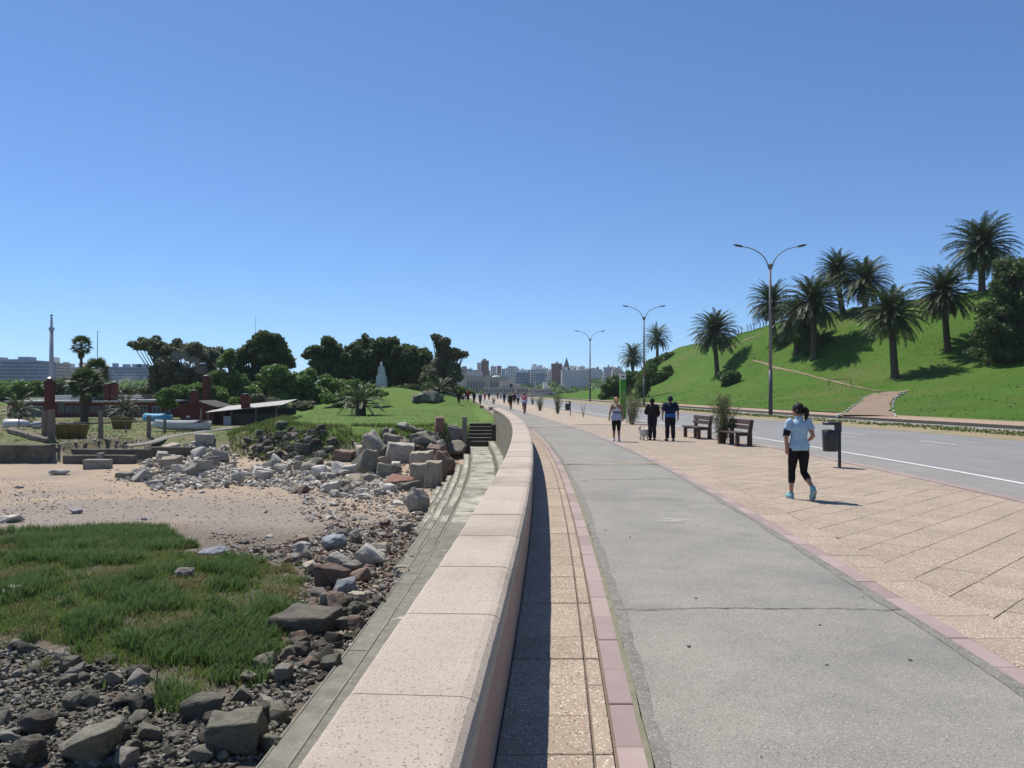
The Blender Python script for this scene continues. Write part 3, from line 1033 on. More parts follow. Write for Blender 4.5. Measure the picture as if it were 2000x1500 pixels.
def fan_leaf():
    mb = MB()
    n = 13
    mb.tube([(0, 0, 0), (.55, 0, .05), (1.0, 0, 0)], [.03, .022, .015], 3, cap=False)
    for i in range(n):
        a = R(-100 + 200 * i / (n - 1))
        d = Vector((math.cos(a), math.sin(a), 0)); w = Vector((-d.y, d.x, 0)) * .07
        p = Vector((1.0, 0, 0))
        z1 = Vector((0, 0, -.06)); z2 = Vector((0, 0, -.32))
        mb.add([p, p + d * .45 + w + z1, p + d * .85 + z2, p + d * .45 - w + z1], [(0, 1, 2, 3)])
    me = bpy.data.meshes.new('fan_leaf'); me.from_pydata([tuple(v) for v in mb.v], [], mb.f); me.materials.append(M_fan)
    return me
FANL = fan_leaf()
def fan_palm(loc, th, crown, label, n=46, r0=.25, seed=0, skirt=10, group='palms in the yard'):
    r_ = random.Random(seed)
    root = empty('fan_palm', loc)
    mb, top = trunk_mb(th + .3, r0, r0 * .75, (r_.uniform(-.2, .2), 0), False)
    mb.v = [v - Vector((0, 0, .3)) for v in mb.v]
    mb.build('trunk', M_ptrunk, root, smooth=True)
    top = top - Vector((0, 0, .3))
    s = crown / 3.4
    for i in range(n):
        az = i * 2.39996
        e = lerp(80, -40, ((i + .5) / n) ** .9)
        k_ = s * r_.uniform(.85, 1.1)
        o = dataobj('fan_leaf', FANL, root, top + Vector((0, 0, -.25 * i / n)), (r_.uniform(-.3, .3), -R(e), az), (k_, k_, k_))
    for i in range(skirt):
        az = r_.uniform(0, 6.28)
        o = dataobj('dead_leaf', FANL, root, top + Vector((0, 0, -.4 - .5 * r_.random())), (0, R(68), az), (s * .7,) * 3)
        o.material_slots[0].link = 'OBJECT'; o.material_slots[0].material = M_frond_dry
    tag(root, label, 'palm tree', group)
    return root
p = at_y(160, 812, 104); p.z = sz(p.x, 104)
fan_palm(p, at_y(0, 674, 104).z - p.z, 42 * 104 / FPX, 'tall slender fan palm with small crown above the yard', r0=.20, seed=51, skirt=14)
p = at_y(164, 816, 88); p.z = sz(p.x, 88)
fan_palm(p, at_y(0, 750, 88).z - p.z, 76 * 88 / FPX, 'thick trunked fan palm in front of the brick building', r0=.42, seed=52, n=56)
p = at_y(186, 790, 112); p.z = sz(p.x, 112)
fan_palm(p, at_y(0, 726, 112).z - p.z, 58 * 112 / FPX, 'bushy fan palm behind the brick building, by the thin mast', r0=.26, seed=53, n=56)

# ------------------------------------------------------------------ broadleaf trees and bushes
def leafmat(n, a, b, c):
    k_ = 2.45
    a, b, c = (tuple(x * k_ for x in q) for q in (a, b, c))
    return mat(n, a, b, .35, .55, c3=c, s3=1.4, a3=.6, trans=.42, spec=.4)
M_leaf_dark = leafmat('dark_evergreen_leaf', (.035, .052, .018), (.025, .04, .013), (.065, .08, .03))
M_leaf_mid = leafmat('mid_green_leaf', (.05, .09, .02), (.04, .068, .016), (.09, .13, .035))
M_leaf_grey = leafmat('grey_green_leaf', (.06, .068, .038), (.042, .05, .026), (.10, .105, .06))
M_leaf_bush = leafmat('hill_bush_leaf', (.035, .065, .015), (.026, .048, .012), (.06, .09, .025))
M_leaf_tam = leafmat('tamarisk_leaf', (.052, .058, .026), (.04, .046, .02), (.078, .08, .038))
M_bark = mat('tree_bark', (.10, .08, .06), (.065, .05, .04), 2, .95, c3=(.16, .13, .1), s3=8, a3=.4, bump=.8, bs=9, bd=.06, stretch=(1, 1, .3))
def leaf_cloud(clumps, n, size, seed, elong=1.6, shell=.55, flat=.0):
    """clumps: (x, y, z, rx, ry, rz); leaves as small bent quads spread through them, thicker near the outside"""
    g = np.random.default_rng(seed)
    C = np.array(clumps, dtype=float)
    vol = (C[:, 3] * C[:, 4] * C[:, 5]) ** .75
    idx = g.choice(len(C), n, p=vol / vol.sum())
    d = g.normal(size=(n, 3)); d /= np.linalg.norm(d, axis=1)[:, None]
    r_ = shell + (1 - shell) * g.random(n) ** .5
    r_ *= 1 + .16 * np.sin(d[:, 0] * 7 + idx * 1.7) * np.sin(d[:, 2] * 6 + idx) + .08 * g.normal(size=n)
    P = C[idx, :3] + d * C[idx, 3:6] * r_[:, None]
    t = g.normal(size=(n, 3)) + d * .6; t[:, 2] *= (1 - flat); t /= np.linalg.norm(t, axis=1)[:, None]
    u = np.cross(t, d + .6 * g.normal(size=(n, 3))); u /= np.linalg.norm(u, axis=1)[:, None] + 1e-9
    s = size * (.6 + .8 * g.random(n))[:, None]
    a, b = t * s * elong * .5, u * s * .5
    V = np.stack([P - a, P + b * .9 - a * .1, P + a, P - b * .9 - a * .1], axis=1).reshape(-1, 3)
    F = np.arange(n * 4).reshape(n, 4)
    return V, F
def tree(name, loc, clumps, n, size, lm, label, cat_='tree', group=None, trunk_r=.28, seed=0, fork=.35, trunk=True, elong=1.6, shell=.5):
    loc = Vector(loc)
    root = empty(name, loc)
    if trunk:
        mb = MB()
        zs = [c[2] for c in clumps]
        h0 = max(min(zs) * fork + .3, .4)
        top = Vector((sum(c[0] for c in clumps) / len(clumps) * .3, 0, h0 + .3))
        mb.tube([(0, 0, -.4), (top.x * .3, .05, h0 * .5), top], [trunk_r * 1.25, trunk_r, trunk_r * .85], 8)
        for c in clumps:
            c3 = Vector(c[:3])
            mid = top.lerp(c3, .5) + Vector((0, 0, -.12 * (c3 - top).length))
            mb.tube([top - Vector((0, 0, .15)), mid, c3], [trunk_r * .62, trunk_r * .38, trunk_r * .12], 5, cap=False)
        mb.build('trunk', M_bark, root, smooth=True)
    V, F = leaf_cloud(clumps, n, size, seed, elong, shell)
    npmesh('crown', V, F, lm, root)
    tag(root, label, cat_, group)
    return root
def pxclumps(cl, Y, base, seed, depth=.8, sub=3):
    """clumps given as picture ellipses (x, y, rx, ry) at depth Y, broken into smaller uneven ones"""
    r_ = random.Random(seed)
    out = []
    for (x, y, rx, ry) in cl:
        c = at_y(x, y, Y) - base
        a, b = rx * Y / FPX, ry * Y / FPX
        out.append((c.x, c.y, c.z, a * .72, a * .72 * depth, b * .72))
        for k_ in range(sub):
            f = r_.uniform(.28, .52)
            an = r_.uniform(0, 6.28); rr = r_.uniform(.2, .82)
            out.append((c.x + a * rr * math.cos(an), c.y + r_.uniform(-1, 1) * a * depth, c.z + b * rr * math.sin(an), a * f, a * f * depth, b * f))
    return out
TREES = [
    # name, base px, depth, ellipses, leaves, leaf size, material, label
    ('pepper_tree', (362, 800), 128, [(275, 674, 20, 14), (300, 672, 22, 14), (318, 690, 30, 22), (352, 685, 26, 22), (385, 693, 30, 24), (415, 700, 28, 22), (345, 728, 42, 28), (395, 735, 40, 30), (310, 735, 22, 26), (300, 760, 26, 16), (340, 765, 30, 16), (385, 768, 30, 14)], 19000, .42, M_leaf_grey, 'broad grey-green tree with an arm of foliage reaching out over the yard'),
    ('fig_tree', (508, 800), 122, [(515, 668, 30, 22), (540, 672, 26, 20), (490, 684, 26, 20), (520, 700, 48, 28), (555, 705, 24, 22), (468, 705, 20, 18), (500, 735, 36, 22), (545, 738, 30, 20), (470, 735, 22, 18)], 17000, .40, M_leaf_dark, 'tall round-headed dark tree, the highest behind the sheds'),
    ('leafy_tree', (450, 800), 116, [(445, 700, 20, 18), (430, 745, 26, 24), (460, 745, 34, 26), (485, 765, 32, 22), (430, 775, 22, 18)], 9000, .36, M_leaf_mid, 'lighter green tree in front of the round dark tree behind the sheds'),
    ('leafy_tree', (600, 800), 112, [(540, 730, 36, 22), (580, 745, 34, 24), (560, 770, 40, 22), (625, 775, 34, 20), (600, 735, 24, 18)], 10000, .34, M_leaf_mid, 'wide light green tree spreading low behind the lawn edge'),
    ('rubber_tree', (650, 790), 136, [(612, 690, 26, 18), (650, 685, 30, 22), (640, 715, 40, 30), (690, 690, 28, 26), (680, 725, 40, 34)], 12000, .46, M_leaf_dark, 'dark glossy tree at the left end of the dense grove'),
    ('rubber_tree', (735, 790), 140, [(715, 672, 26, 18), (745, 676, 28, 20), (730, 705, 40, 34), (765, 685, 28, 22), (770, 715, 34, 34), (735, 745, 50, 26)], 13000, .46, M_leaf_dark, 'dark glossy tree behind the white marker'),
    ('rubber_tree', (815, 790), 138, [(795, 688, 26, 20), (815, 705, 34, 30), (790, 725, 30, 34), (830, 735, 36, 28)], 10000, .44, M_leaf_dark, 'dark glossy tree of the grove right of the white marker'),
    ('gum_tree', (862, 785), 130, [(850, 660, 10, 9), (862, 672, 20, 14), (878, 690, 26, 16), (905, 693, 14, 9), (862, 710, 26, 22), (885, 725, 22, 22), (845, 735, 30, 24), (872, 750, 22, 20)], 10000, .38, M_leaf_grey, 'ragged gum tree with airy branches at the right end of the grove'),
    ('bush_tree', (326, 812), 98, [(318, 772, 16, 12), (335, 768, 16, 12), (326, 786, 22, 14)], 3600, .26, M_leaf_mid, 'small round tree before the end of the brick building'),
    ('spreading_shrub', (655, 812), 104, [(650, 778, 24, 12), (690, 772, 28, 12), (735, 768, 24, 12), (665, 792, 22, 10)], 5200, .26, M_leaf_mid, 'bright green shrub bank behind the young palm on the lawn'),
    ('spreading_shrub', (520, 812), 100, [(500, 782, 26, 16), (540, 790, 30, 14), (590, 793, 30, 12)], 5200, .26, M_leaf_grey, 'brownish scrub behind the tin-roofed shed'),
    ('spreading_shrub', (790, 782), 126, [(770, 765, 24, 10), (800, 760, 26, 12), (835, 758, 20, 12)], 3800, .28, M_leaf_dark, 'dark scrub on the rocky side of the mound'),
    ('yard_tree', (20, 800), 140, [(15, 765, 34, 16), (60, 760, 30, 16), (-20, 760, 30, 18)], 6500, .42, M_leaf_mid, 'green tree behind the left end of the brick building'),
    ('yard_tree', (110, 800), 142, [(85, 762, 26, 14), (130, 752, 26, 18), (150, 768, 26, 12)], 6500, .42, M_leaf_grey, 'grey-green tree behind the brick chimney'),
    ('yard_tree', (270, 800), 138, [(235, 768, 26, 10), (275, 765, 28, 14), (305, 770, 24, 12)], 5500, .40, M_leaf_dark, 'dark tree behind the right end of the long roof'),
    ('leafy_tree', (385, 806), 110, [(350, 768, 30, 16), (390, 762, 30, 18), (425, 770, 26, 18), (450, 785, 22, 12)], 8000, .34, M_leaf_mid, 'green tree just behind the red gabled hut'),
    ('leafy_tree', (700, 795), 128, [(640, 752, 30, 18), (680, 756, 34, 16), (725, 758, 20, 12)], 8000, .36, M_leaf_mid, 'light green undergrowth tree at the foot of the dense grove'),
    ('bush_tree', (905, 775), 150, [(900, 762, 14, 9), (915, 766, 10, 7)], 1400, .28, M_leaf_mid, 'small pale green bush past the parked car'),
]
for i, (nm, bp, Y, el, n, sz_, lm, lab) in enumerate(TREES):
    b_ = at_y(bp[0], bp[1], Y); b_.z = sz(b_.x, Y)
    tree(nm, b_, pxclumps(el, Y, b_, i + 3, sub=8), int(n * 1.8), sz_ * .76, lm, lab, 'shrub' if 'shrub' in nm else 'tree', seed=i + 11, trunk_r=.12 if n < 6000 else .32)
# trees and bushes of the hill
b_ = at_y(2003, 742, 92); b_.z = hz(b_.x, 92)
tree('conifer', b_, pxclumps([(1975, 520, 38, 26), (2010, 545, 50, 34), (1955, 560, 30, 24), (1950, 605, 48, 30), (2005, 610, 60, 36), (1935, 650, 44, 32), (1990, 655, 60, 36), (1960, 690, 50, 24), (2030, 680, 50, 40), (2060, 600, 50, 50)], 92, b_, 77, sub=9), 42000, .23, M_leaf_dark,
     'large dark spreading tree at the picture edge on the slope', seed=70, trunk_r=.42, fork=.8)
BUSH = [((1345, 690), 205, [(1298, 706, 28, 17), (1322, 702, 18, 13), (1275, 712, 20, 14)], 'dark bush highest up the far slope under the small palms'),
        ((1290, 740), 190, [(1268, 728, 24, 20), (1256, 750, 22, 20), (1250, 768, 18, 14)], 'tall dark bush beside the middle street lamp'),
        ((1300, 745), 172, [(1290, 738, 26, 18), (1278, 756, 26, 16), (1305, 728, 16, 12)], 'rounded dark bush lowest on the slope near the middle lamp'),
        ((1215, 760), 222, [(1205, 745, 20, 18), (1228, 738, 20, 20), (1190, 762, 20, 14), (1215, 765, 22, 14), (1178, 775, 12, 9)], 'dark bush mass behind the green totem'),
        ((1590, 690), 113, [(1592, 668, 28, 24), (1566, 658, 22, 18), (1608, 688, 18, 12), (1580, 690, 20, 10)], 'dark bush filling the foot of the palm clump on the slope'),
        ((1525, 670), 132, [(1522, 662, 20, 12), (1535, 668, 14, 10)], 'low dark bush under the crest palm behind the tall lamp'),
        ((1425, 755), 136, [(1418, 738, 17, 14), (1432, 738, 17, 14), (1422, 748, 17, 10)], 'small round bush below the lone leaning palm')]
for i, (bp, Y, el, lab) in enumerate(BUSH):
    q = hit(HILL, el[-1][0], el[-1][1] + el[-1][3] * .7)
    if q is not None and abs(q.y - Y) < 60: Y = q.y + 1.5
    b_ = at_y(el[0][0], el[0][1], Y); b_.z = hz(b_.x, Y)
    tree('hill_bush', b_, pxclumps(el, Y, b_, 40 + i, sub=8), 9000 if Y > 150 else 4200, .36 if Y > 150 else .24, M_leaf_bush, lab, 'bush', 'bushes on the hill', trunk_r=.1, seed=80 + i)

# feathery tamarisk shrubs planted along the promenade
def tamarisk(loc, h_, w, label, seed, n=2600, gap=.0):
    """many thin upright stems feathered with fine needles"""
    r_ = random.Random(seed); g_ = np.random.default_rng(seed)
    loc = Vector(loc)
    root = empty('tamarisk_shrub', loc)
    mb = MB()
    P0, D0 = [], []
    ns = 30
    for i in range(ns):
        a = i * 2.39996 + r_.uniform(-.4, .4)
        rr = w * .5 * (r_.random() ** .7)
        tip = Vector((math.cos(a) * rr, math.sin(a) * rr, h_ * (r_.uniform(.5, 1.0) if i > 4 else r_.uniform(.85, 1.0)) * (1 - .25 * rr / (w * .5))))
        mid = Vector((tip.x * .38, tip.y * .38, tip.z * .5)) + Vector((r_.uniform(-.05, .05), r_.uniform(-.05, .05), 0))
        b0 = Vector((math.cos(a) * .07, math.sin(a) * .07, -.05))
        pts = cat([b0, mid, tip], 5)
        if i < 14: mb.tube(pts, [lerp(.018, .003, k_ / (len(pts) - 1)) for k_ in range(len(pts))], 4, cap=False)
        for k_ in range(n // ns):
            t = .14 + .86 * r_.random() ** .8
            f = t * (len(pts) - 1); j = min(int(f), len(pts) - 2)
            p_ = pts[j].lerp(pts[j + 1], f - j); d_ = (pts[j + 1] - pts[j]).normalized()
            sp_ = w * .10 * (1.15 - t * .7)
            P0.append(p_ + Vector((r_.gauss(0, sp_), r_.gauss(0, sp_), r_.gauss(0, sp_)))); D0.append(d_)
    mb.build('stem', M_bark, root)
    P0 = np.array([v[:] for v in P0]); D0 = np.array([v[:] for v in D0])
    m_ = len(P0)
    t = D0 * .9 + g_.normal(size=(m_, 3)) * .55 + np.array([0, 0, .35]); t /= np.linalg.norm(t, axis=1)[:, None]
    u = np.cross(t, g_.normal(size=(m_, 3))); u /= np.linalg.norm(u, axis=1)[:, None]
    l_ = (.05 + .09 * g_.random(m_))[:, None]
    V = np.stack([P0 - u * .006, P0 + t * l_ * .5 + u * .009, P0 + t * l_, P0 + t * l_ * .5 - u * .009], 1).reshape(-1, 3)
    npmesh('foliage', V, np.arange(m_ * 4).reshape(m_, 4), M_leaf_tam, root)
    tag(root, label, 'shrub', 'shrubs planted along the promenade')
    return root
TAM = [(1412, 866, 106, 62, 'feathery shrub growing between the two benches', 3600), (1234, 829, 78, 66, 'bushy shrub beside the green totem', 3600), (1089, 808, 48, 22, 'upright feathery shrub, third along the promenade from the benches', 2000),
       (1055, 802, 32, 20, 'round shrub at the promenade edge behind the cyclist', 1600), (1040, 790, 18, 12, 'small distant shrub at the road edge beyond the round one', 900), (964, 789, 15, 11, 'tiny far shrub near the walkers at the promenade bend', 800), (993, 786, 18, 10, 'small far shrub behind the farther cyclist', 800)]
for i, (px, py, h_, w, lab, n) in enumerate(TAM):
    p = on_z(px, py, 0); s = p.y / FPX
    tamarisk(p, h_ * s, w * s, lab, 200 + i, int(n * 1.25))
p = on_z(1139, 816, 0)
mb = MB()
for i in range(6):
    a = i * 1.05
    mb.tube([(0, 0, 0), (.10 * math.cos(a), .10 * math.sin(a), .5), (.22 * math.cos(a), .22 * math.sin(a), 1.1)], [.012, .009, .003], 4)
o = mb.build('bare_sapling', M_bark, loc=p); tag(o, 'nearly bare sapling of thin twigs by the far litter bin', 'sapling')
# ------------------------------------------------------------------ street furniture
M_pole = mat('lamp_pole_grey', (.20, .19, .18), (.15, .145, .14), .8, .6, c3=(.27, .25, .23), s3=4, a3=.4, spec=.4)
M_polebase = mat('painted_pole_base', (.085, .085, .11), (.07, .07, .09), 1.5, .5)
M_dark = mat('dark_metal', (.018, .02, .026), (.025, .027, .034), 3, .42, spec=.5)
M_lens = mat('lamp_lens', (.45, .45, .42), None, rough=.3)
M_benchwood = mat('dark_bench_wood', (.075, .045, .036), (.055, .033, .028), 3, .6, c3=(.11, .07, .055), s3=9, a3=.5, bump=.25, bs=20, bd=.01, stretch=(1, .12, 1))
M_green = mat('lime_green_panel', (.14, .42, .02), (.12, .38, .02), .8, .45, spec=.4)
M_greendk = mat('green_panel_face', (.06, .24, .015), (.05, .21, .015), .8, .45)
M_offwhite = mat('off_white_paint', (.66, .65, .62), (.58, .57, .54), 2, .6)
M_grey = mat('grey_print', (.32, .36, .33), None, rough=.6)
M_wood = mat('weathered_post', (.20, .165, .13), (.15, .12, .095), 2, .9, c3=(.28, .24, .2), s3=9, a3=.4, bump=.4, bs=14, bd=.02, stretch=(1, 1, .2))
M_rust = mat('rusty_rail', (.05, .04, .035), (.08, .055, .04), 4, .8)

def street_lamp(loc, label, H=12.1, rz=0.0):
    root = empty('street_lamp', loc, rz)
    MB().tube([(0, 0, -.1), (0, 0, 3.6)], [.17, .155], 10).build('pole_base', M_polebase, root, smooth=True)
    MB().tube([(0, 0, 3.6), (0, 0, H)], [.15, .085], 10).build('pole', M_pole, root, smooth=True)
    MB().tube([(0, 0, H - .45), (0, 0, H - .40), (0, 0, H - .05), (0, 0, H)], [.14, .16, .16, .12], 10).build('collar', M_pole, root)
    for s in (-1, 1):
        pts = []
        for i in range(13):
            t = i / 12
            a = t * R(80)
            x = .14 + 2.15 * (1 - math.cos(a)) * .95 + .35 * t
            z = H - .35 + 1.75 * math.sin(a) ** .9
            pts.append((s * x, 0, z))
        e = pts[-1]
        MB().tube(pts, [lerp(.05, .035, i / 12) for i in range(13)], 6).build('arm', M_pole, root, smooth=True)
        hd = MB()
        Mx = Matrix.Translation(Vector(e)) @ Matrix.Rotation(-s * R(12), 4, 'Y')
        L_ = .78
        rings = [(0, .05, .05), (.10, .11, .07), (.35, .15, .085), (.62, .14, .07), (L_, .06, .03)]
        vs, fs = [], []
        n = 8
        for (x, w, h_) in rings:
            for j in range(n):
                a = 2 * math.pi * j / n
                vs.append(Mx @ Vector((s * x, w * math.cos(a), h_ * math.sin(a) + .01)))
        for i in range(len(rings) - 1):
            for j in range(n):
                q = (i * n + j, i * n + (j + 1) % n, (i + 1) * n + (j + 1) % n, (i + 1) * n + j)
                fs.append(q if s > 0 else q[::-1])
        fs += [tuple(range(n)), tuple(len(vs) - n + j for j in range(n))]
        hd.add(vs, fs)
        h_ob = hd.build('lamp_head', M_dark, root, smooth=False)
        MB().box(s * .12 if s > 0 else -.60, s * .60 if s > 0 else -.12, -.09, .09, -.085, -.070, M=Mx).build('lens', M_lens, h_ob)
    tag(root, label, 'street lamp', 'double-armed street lamps across the road')
    return root
LAMPS = [((1505, 0), 65.6, 'nearest and tallest looking double-armed street lamp across the road'),
         ((1258, 0), 112, 'middle double-armed street lamp, beside the dark hill bushes'),
         ((1152.5, 0), 158, 'third double-armed street lamp, standing against the far town'),
         ((1098, 0), 208, 'fourth double-armed street lamp, small in front of the white tower block'),
         ((1062, 0), 262, 'farthest double-armed street lamp in front of the town')]
for (px, _), Y, lab in LAMPS[:3]:
    p = at_y(px, 0, Y); street_lamp((p.x, Y, .0), lab)

def litter_bin(loc, label, rz=0.0):
    """hooded bin hung on a side post; the post stands at the origin, the bin to its left"""
    root = empty('litter_bin', loc, rz)
    H = 1.13
    MB().bbox(-.028, .032, -.035, .035, -.02, H - .02, .006).build('post', M_dark, root)
    b = MB()
    n = 18
    prof = [(.0, .36, .155), (.005, .355, .17), (.06, .355, .178), (.40, .40, .19), (.525, .40, .198), (.53, .40, .185), (.42, .40, .170)]
    vs, fs = [], []
    for (dz, _, r_) in prof:
        for j in range(n):
            a = 2 * math.pi * j / n
            vs.append((-.225 + r_ * math.cos(a), r_ * .92 * math.sin(a), .385 + dz))
    for i in range(len(prof) - 1):
        for j in range(n):
            fs.append((i * n + j, i * n + (j + 1) % n, (i + 1) * n + (j + 1) % n, (i + 1) * n + j))
    fs.append(tuple(range(n))[::-1])
    fs.append(tuple((len(prof) - 1) * n + j for j in range(n)))
    b.add(vs, fs)
    b.build('bucket', M_dark, root, smooth=True)
    h_ = MB()
    vs, fs = [], []
    for (z, r_) in ((1.035, .175), (1.04, .195), (1.085, .195), (1.105, .175), (1.112, .09), (1.105, .085)):
        for j in range(n):
            a = 2 * math.pi * j / n
            vs.append((-.215 + r_ * math.cos(a), r_ * .92 * math.sin(a), z))
    for i in range(5):
        for j in range(n):
            fs.append((i * n + j, i * n + (j + 1) % n, (i + 1) * n + (j + 1) % n, (i + 1) * n + j))
    fs.append(tuple(range(n))[::-1]); fs.append(tuple(5 * n + j for j in range(n)))
    h_.add(vs, fs)
    h_.build('hood', M_dark, root, smooth=True)
    MB().bbox(-.10, .034, -.075, .075, .86, 1.10, .012).build('bracket', M_dark, root)
    MB().bbox(-.07, .0, -.05, .05, .42, .52, .01).build('hanger', M_dark, root)
    tag(root, label, 'litter bin', 'litter bins on the promenade')
    return root
p = on_z(1639, 912); litter_bin(p, 'dark hooded litter bin on a post beside the woman in light blue')
p = on_z(1114, 811); litter_bin(p, 'small far litter bin on a post near the bare sapling')

def bench(loc, label, rz=0.0, L=1.75):
    """wooden bench that faces -x, its length along y from 0 to L"""
    root = empty('park_bench', loc, rz)
    for y in (.06, L - .20):
        m1 = MB()
        m1.bbox(-.07, .07, y, y + .13, -.02, .43, .008)
        Mx = Matrix.Translation((.0, 0, .42)) @ Matrix.Rotation(R(9), 4, 'Y')
        m1.bbox(-.055, .055, y + .004, y + .126, -.02, .48, .008, M=Mx)
        m1.build('rear_leg', M_benchwood, root)
        MB().bbox(-.50, -.38, y, y + .13, -.02, .345, .008).build('front_leg', M_benchwood, root)
        MB().bbox(-.50, -.075, y + .015, y + .115, .35, .425, .008).build('seat_bearer', M_benchwood, root)
    for x0, x1 in ((-.56, -.40), (-.385, -.235), (-.22, -.085)):
        MB().bbox(x0, x1, 0, L, .43, .475, .008).build('seat_plank', M_benchwood, root)
    for z0, z1 in ((.56, .70), (.73, .89)):
        t = (z0 - .42)
        Mx = Matrix.Translation((.0, 0, .42)) @ Matrix.Rotation(R(9), 4, 'Y')
        MB().bbox(-.10, -.058, 0, L, z0 - .42, z1 - .42, .008, M=Mx).build('back_plank', M_benchwood, root)
    tag(root, label, 'bench', 'wooden benches by the road')
    return root
p = on_z(1467, 872); bench(p, 'dark wooden bench nearer the woman in light blue, backrest in full view', R(8), 1.75)
p = on_z(1388, 858); bench(p, 'farther dark wooden bench, half behind the feathery shrub', R(8), 1.75)

# green totem sign at the kerb
Y = 53.0
x0, x1 = at_y(1210.5, 0, Y).x, at_y(1222.5, 0, Y).x
tot = empty('totem_sign', ((x0 + x1) / 2, Y, 0))
w = (x1 - x0) / 2
ztop = at_y(0, 730, Y).z; zw = at_y(0, 741, Y).z
MB().bbox(-w, -w + .09, -.10, .10, 0, zw, .01).build('edge_post', M_green, tot)
MB().bbox(-w + .092, w, -.07, .07, .1, zw, .01).build('panel', M_greendk, tot)
MB().bbox(-w, w, -.11, .11, zw + .002, ztop, .01).build('head', M_offwhite, tot)
def text_mesh(name, s, size, m, parent, loc, rot, ext=.004):
    cu = bpy.data.curves.new(name, 'FONT')
    cu.body = s; cu.size = size; cu.extrude = ext; cu.align_x = 'CENTER'; cu.align_y = 'CENTER'
    o_ = bpy.data.objects.new(name, cu)
    COL.objects.link(o_)
    dg = bpy.context.evaluated_depsgraph_get()
    me = bpy.data.meshes.new_from_object(o_.evaluated_get(dg))
    bpy.data.objects.remove(o_); bpy.data.curves.remove(cu)
    me.materials.clear(); me.materials.append(m)
    return dataobj(name, me, parent, loc, rot)
text_mesh('number', '600', .26, M_grey, tot, (.06, -.075, 1.75), (R(90), R(90), 0))
MB().box(-.10, .10, -.114, -.1105, zw + .14, zw + .22).build('emblem', M_rust, tot)
tag(tot, 'slim lime green totem sign with a white head at the kerb', 'sign')

# low rail frames on the hill, crest fence
def rail(pxa, pxb, h_, label):
    a, b = hit(HILL, *pxa), hit(HILL, *pxb)
    if a is None or b is None: return
    c = (a + b) / 2
    root = empty('metal_rail', c)
    MB().tube([a - c - Vector((0, 0, .2)), a - c + Vector((0, 0, h_))], .045, 6).build('leg', M_rust, root)
    MB().tube([b - c - Vector((0, 0, .2)), b - c + Vector((0, 0, h_ + a.z - b.z))], .045, 6).build('leg', M_rust, root)
    MB().tube([a - c + Vector((0, 0, h_)), b - c + Vector((0, 0, h_ + a.z - b.z))], .04, 6).build('top_bar', M_rust, root)
    tag(root, label, 'rail')
rail((1619, 753), (1662, 751), .75, 'low metal rail frame beside the worn trail')
rail((1459, 703), (1474, 702), .8, 'small far rail frame at the upper end of the worn trail')
def crest(px, Ya=120, Yb=175):
    """point of the hill's skyline straight above picture column px"""
    best = None
    for k_ in range(len(cc)):
        p_ = cc[k_]
        d = abs(p_.x / p_.y - (px - CX) / FPX)
        if best is None or d < best[0]: best = (d, p_)
    return best[1]
fence = empty('hilltop_fence', crest(1470))
fp = []
for px in (1430, 1438, 1447, 1455, 1463, 1472, 1481, 1490, 1499, 1508):
    q = crest(px) + Vector((.6, .8, 0)); q.z = hz(q.x, q.y)
    fp.append(q)
for q in fp:
    b0 = q - fence.location
    MB().tube([b0 - Vector((0, 0, .3)), b0 + Vector((0, 0, 1.0)), b0 + Vector((-.35, -.1, 1.35))], [.09, .08, .07], 5).build('post', M_wood, fence)
for zz in (.35, .8):
    MB().tube([q - fence.location + Vector((0, 0, zz)) for q in fp], .012, 4).build('wire', M_rust, fence)
tag(fence, 'row of small angled fence posts along the hill crest', 'fence')
# pale stones along the footpath
for s in (-1, 1):
    for i in range(13):
        t = i / 12
        a, b = Vector((*pp[0], 0)), Vector((*pp[-2], 0))
        k_ = t * (len(pp) - 2); j = min(int(k_), len(pp) - 3)
        c = Vector((*pp[j], 0)).lerp(Vector((*pp[j + 1], 0)), k_ - j)
        d = (Vector((*pp[j + 1], 0)) - Vector((*pp[j], 0))).normalized()
        n_ = Vector((-d.y, d.x, 0))
        w = lerp(1.85, 1.45, t)
        q = c + n_ * s * w
        q.z = hz(q.x, q.y)
        MB().bbox(-.55, .55, -.09, .09, -.1, .10, .03, M=Matrix.Rotation(math.atan2(d.y, d.x) + random.uniform(-.05, .05), 4, 'Z')).build('edging_stone', M_white, gpath).location = q
# ------------------------------------------------------------------ yard, sheds and buildings behind the beach
M_brick = mat('red_brick', (.20, .055, .04), (.16, .045, .034), 1.2, .9, c3=(.12, .04, .032), s3=8, a3=.5, bump=.3, bs=30, bd=.01)
M_brickdk = mat('dark_brick', (.15, .042, .034), (.11, .034, .028), 1.2, .9)
M_roofw = mat('pale_roof_edge', (.55, .53, .50), (.45, .44, .41), 1.2, .8)
M_tin = mat('tin_roof', (.42, .41, .39), (.33, .32, .30), .7, .55, c3=(.28, .24, .2), s3=3, a3=.5, metal=.2, stretch=(4, 1, 1))
M_glass = mat('dark_window_glass', (.025, .03, .04), (.04, .05, .06), .8, .15, spec=.6)
M_yellow = mat('dirty_yellow_skip', (.21, .15, .03), (.15, .11, .025), 1.5, .75, c3=(.09, .07, .03), s3=4, a3=.6)
M_boatw = mat('boat_white', (.62, .61, .58), (.5, .49, .47), 1.5, .4, c3=(.35, .34, .32), s3=6, a3=.3)
M_boatb = mat('boat_blue', (.08, .33, .50), (.07, .28, .44), 2, .5)
M_boatg = mat('boat_grey_cover', (.22, .24, .25), (.17, .19, .2), 2, .7)
M_mast = mat('mast_paint', (.42, .42, .46), (.36, .36, .40), .6, .6)
M_steel = mat('galvanised_steel', (.35, .36, .38), (.28, .29, .3), 2, .45, metal=.5)
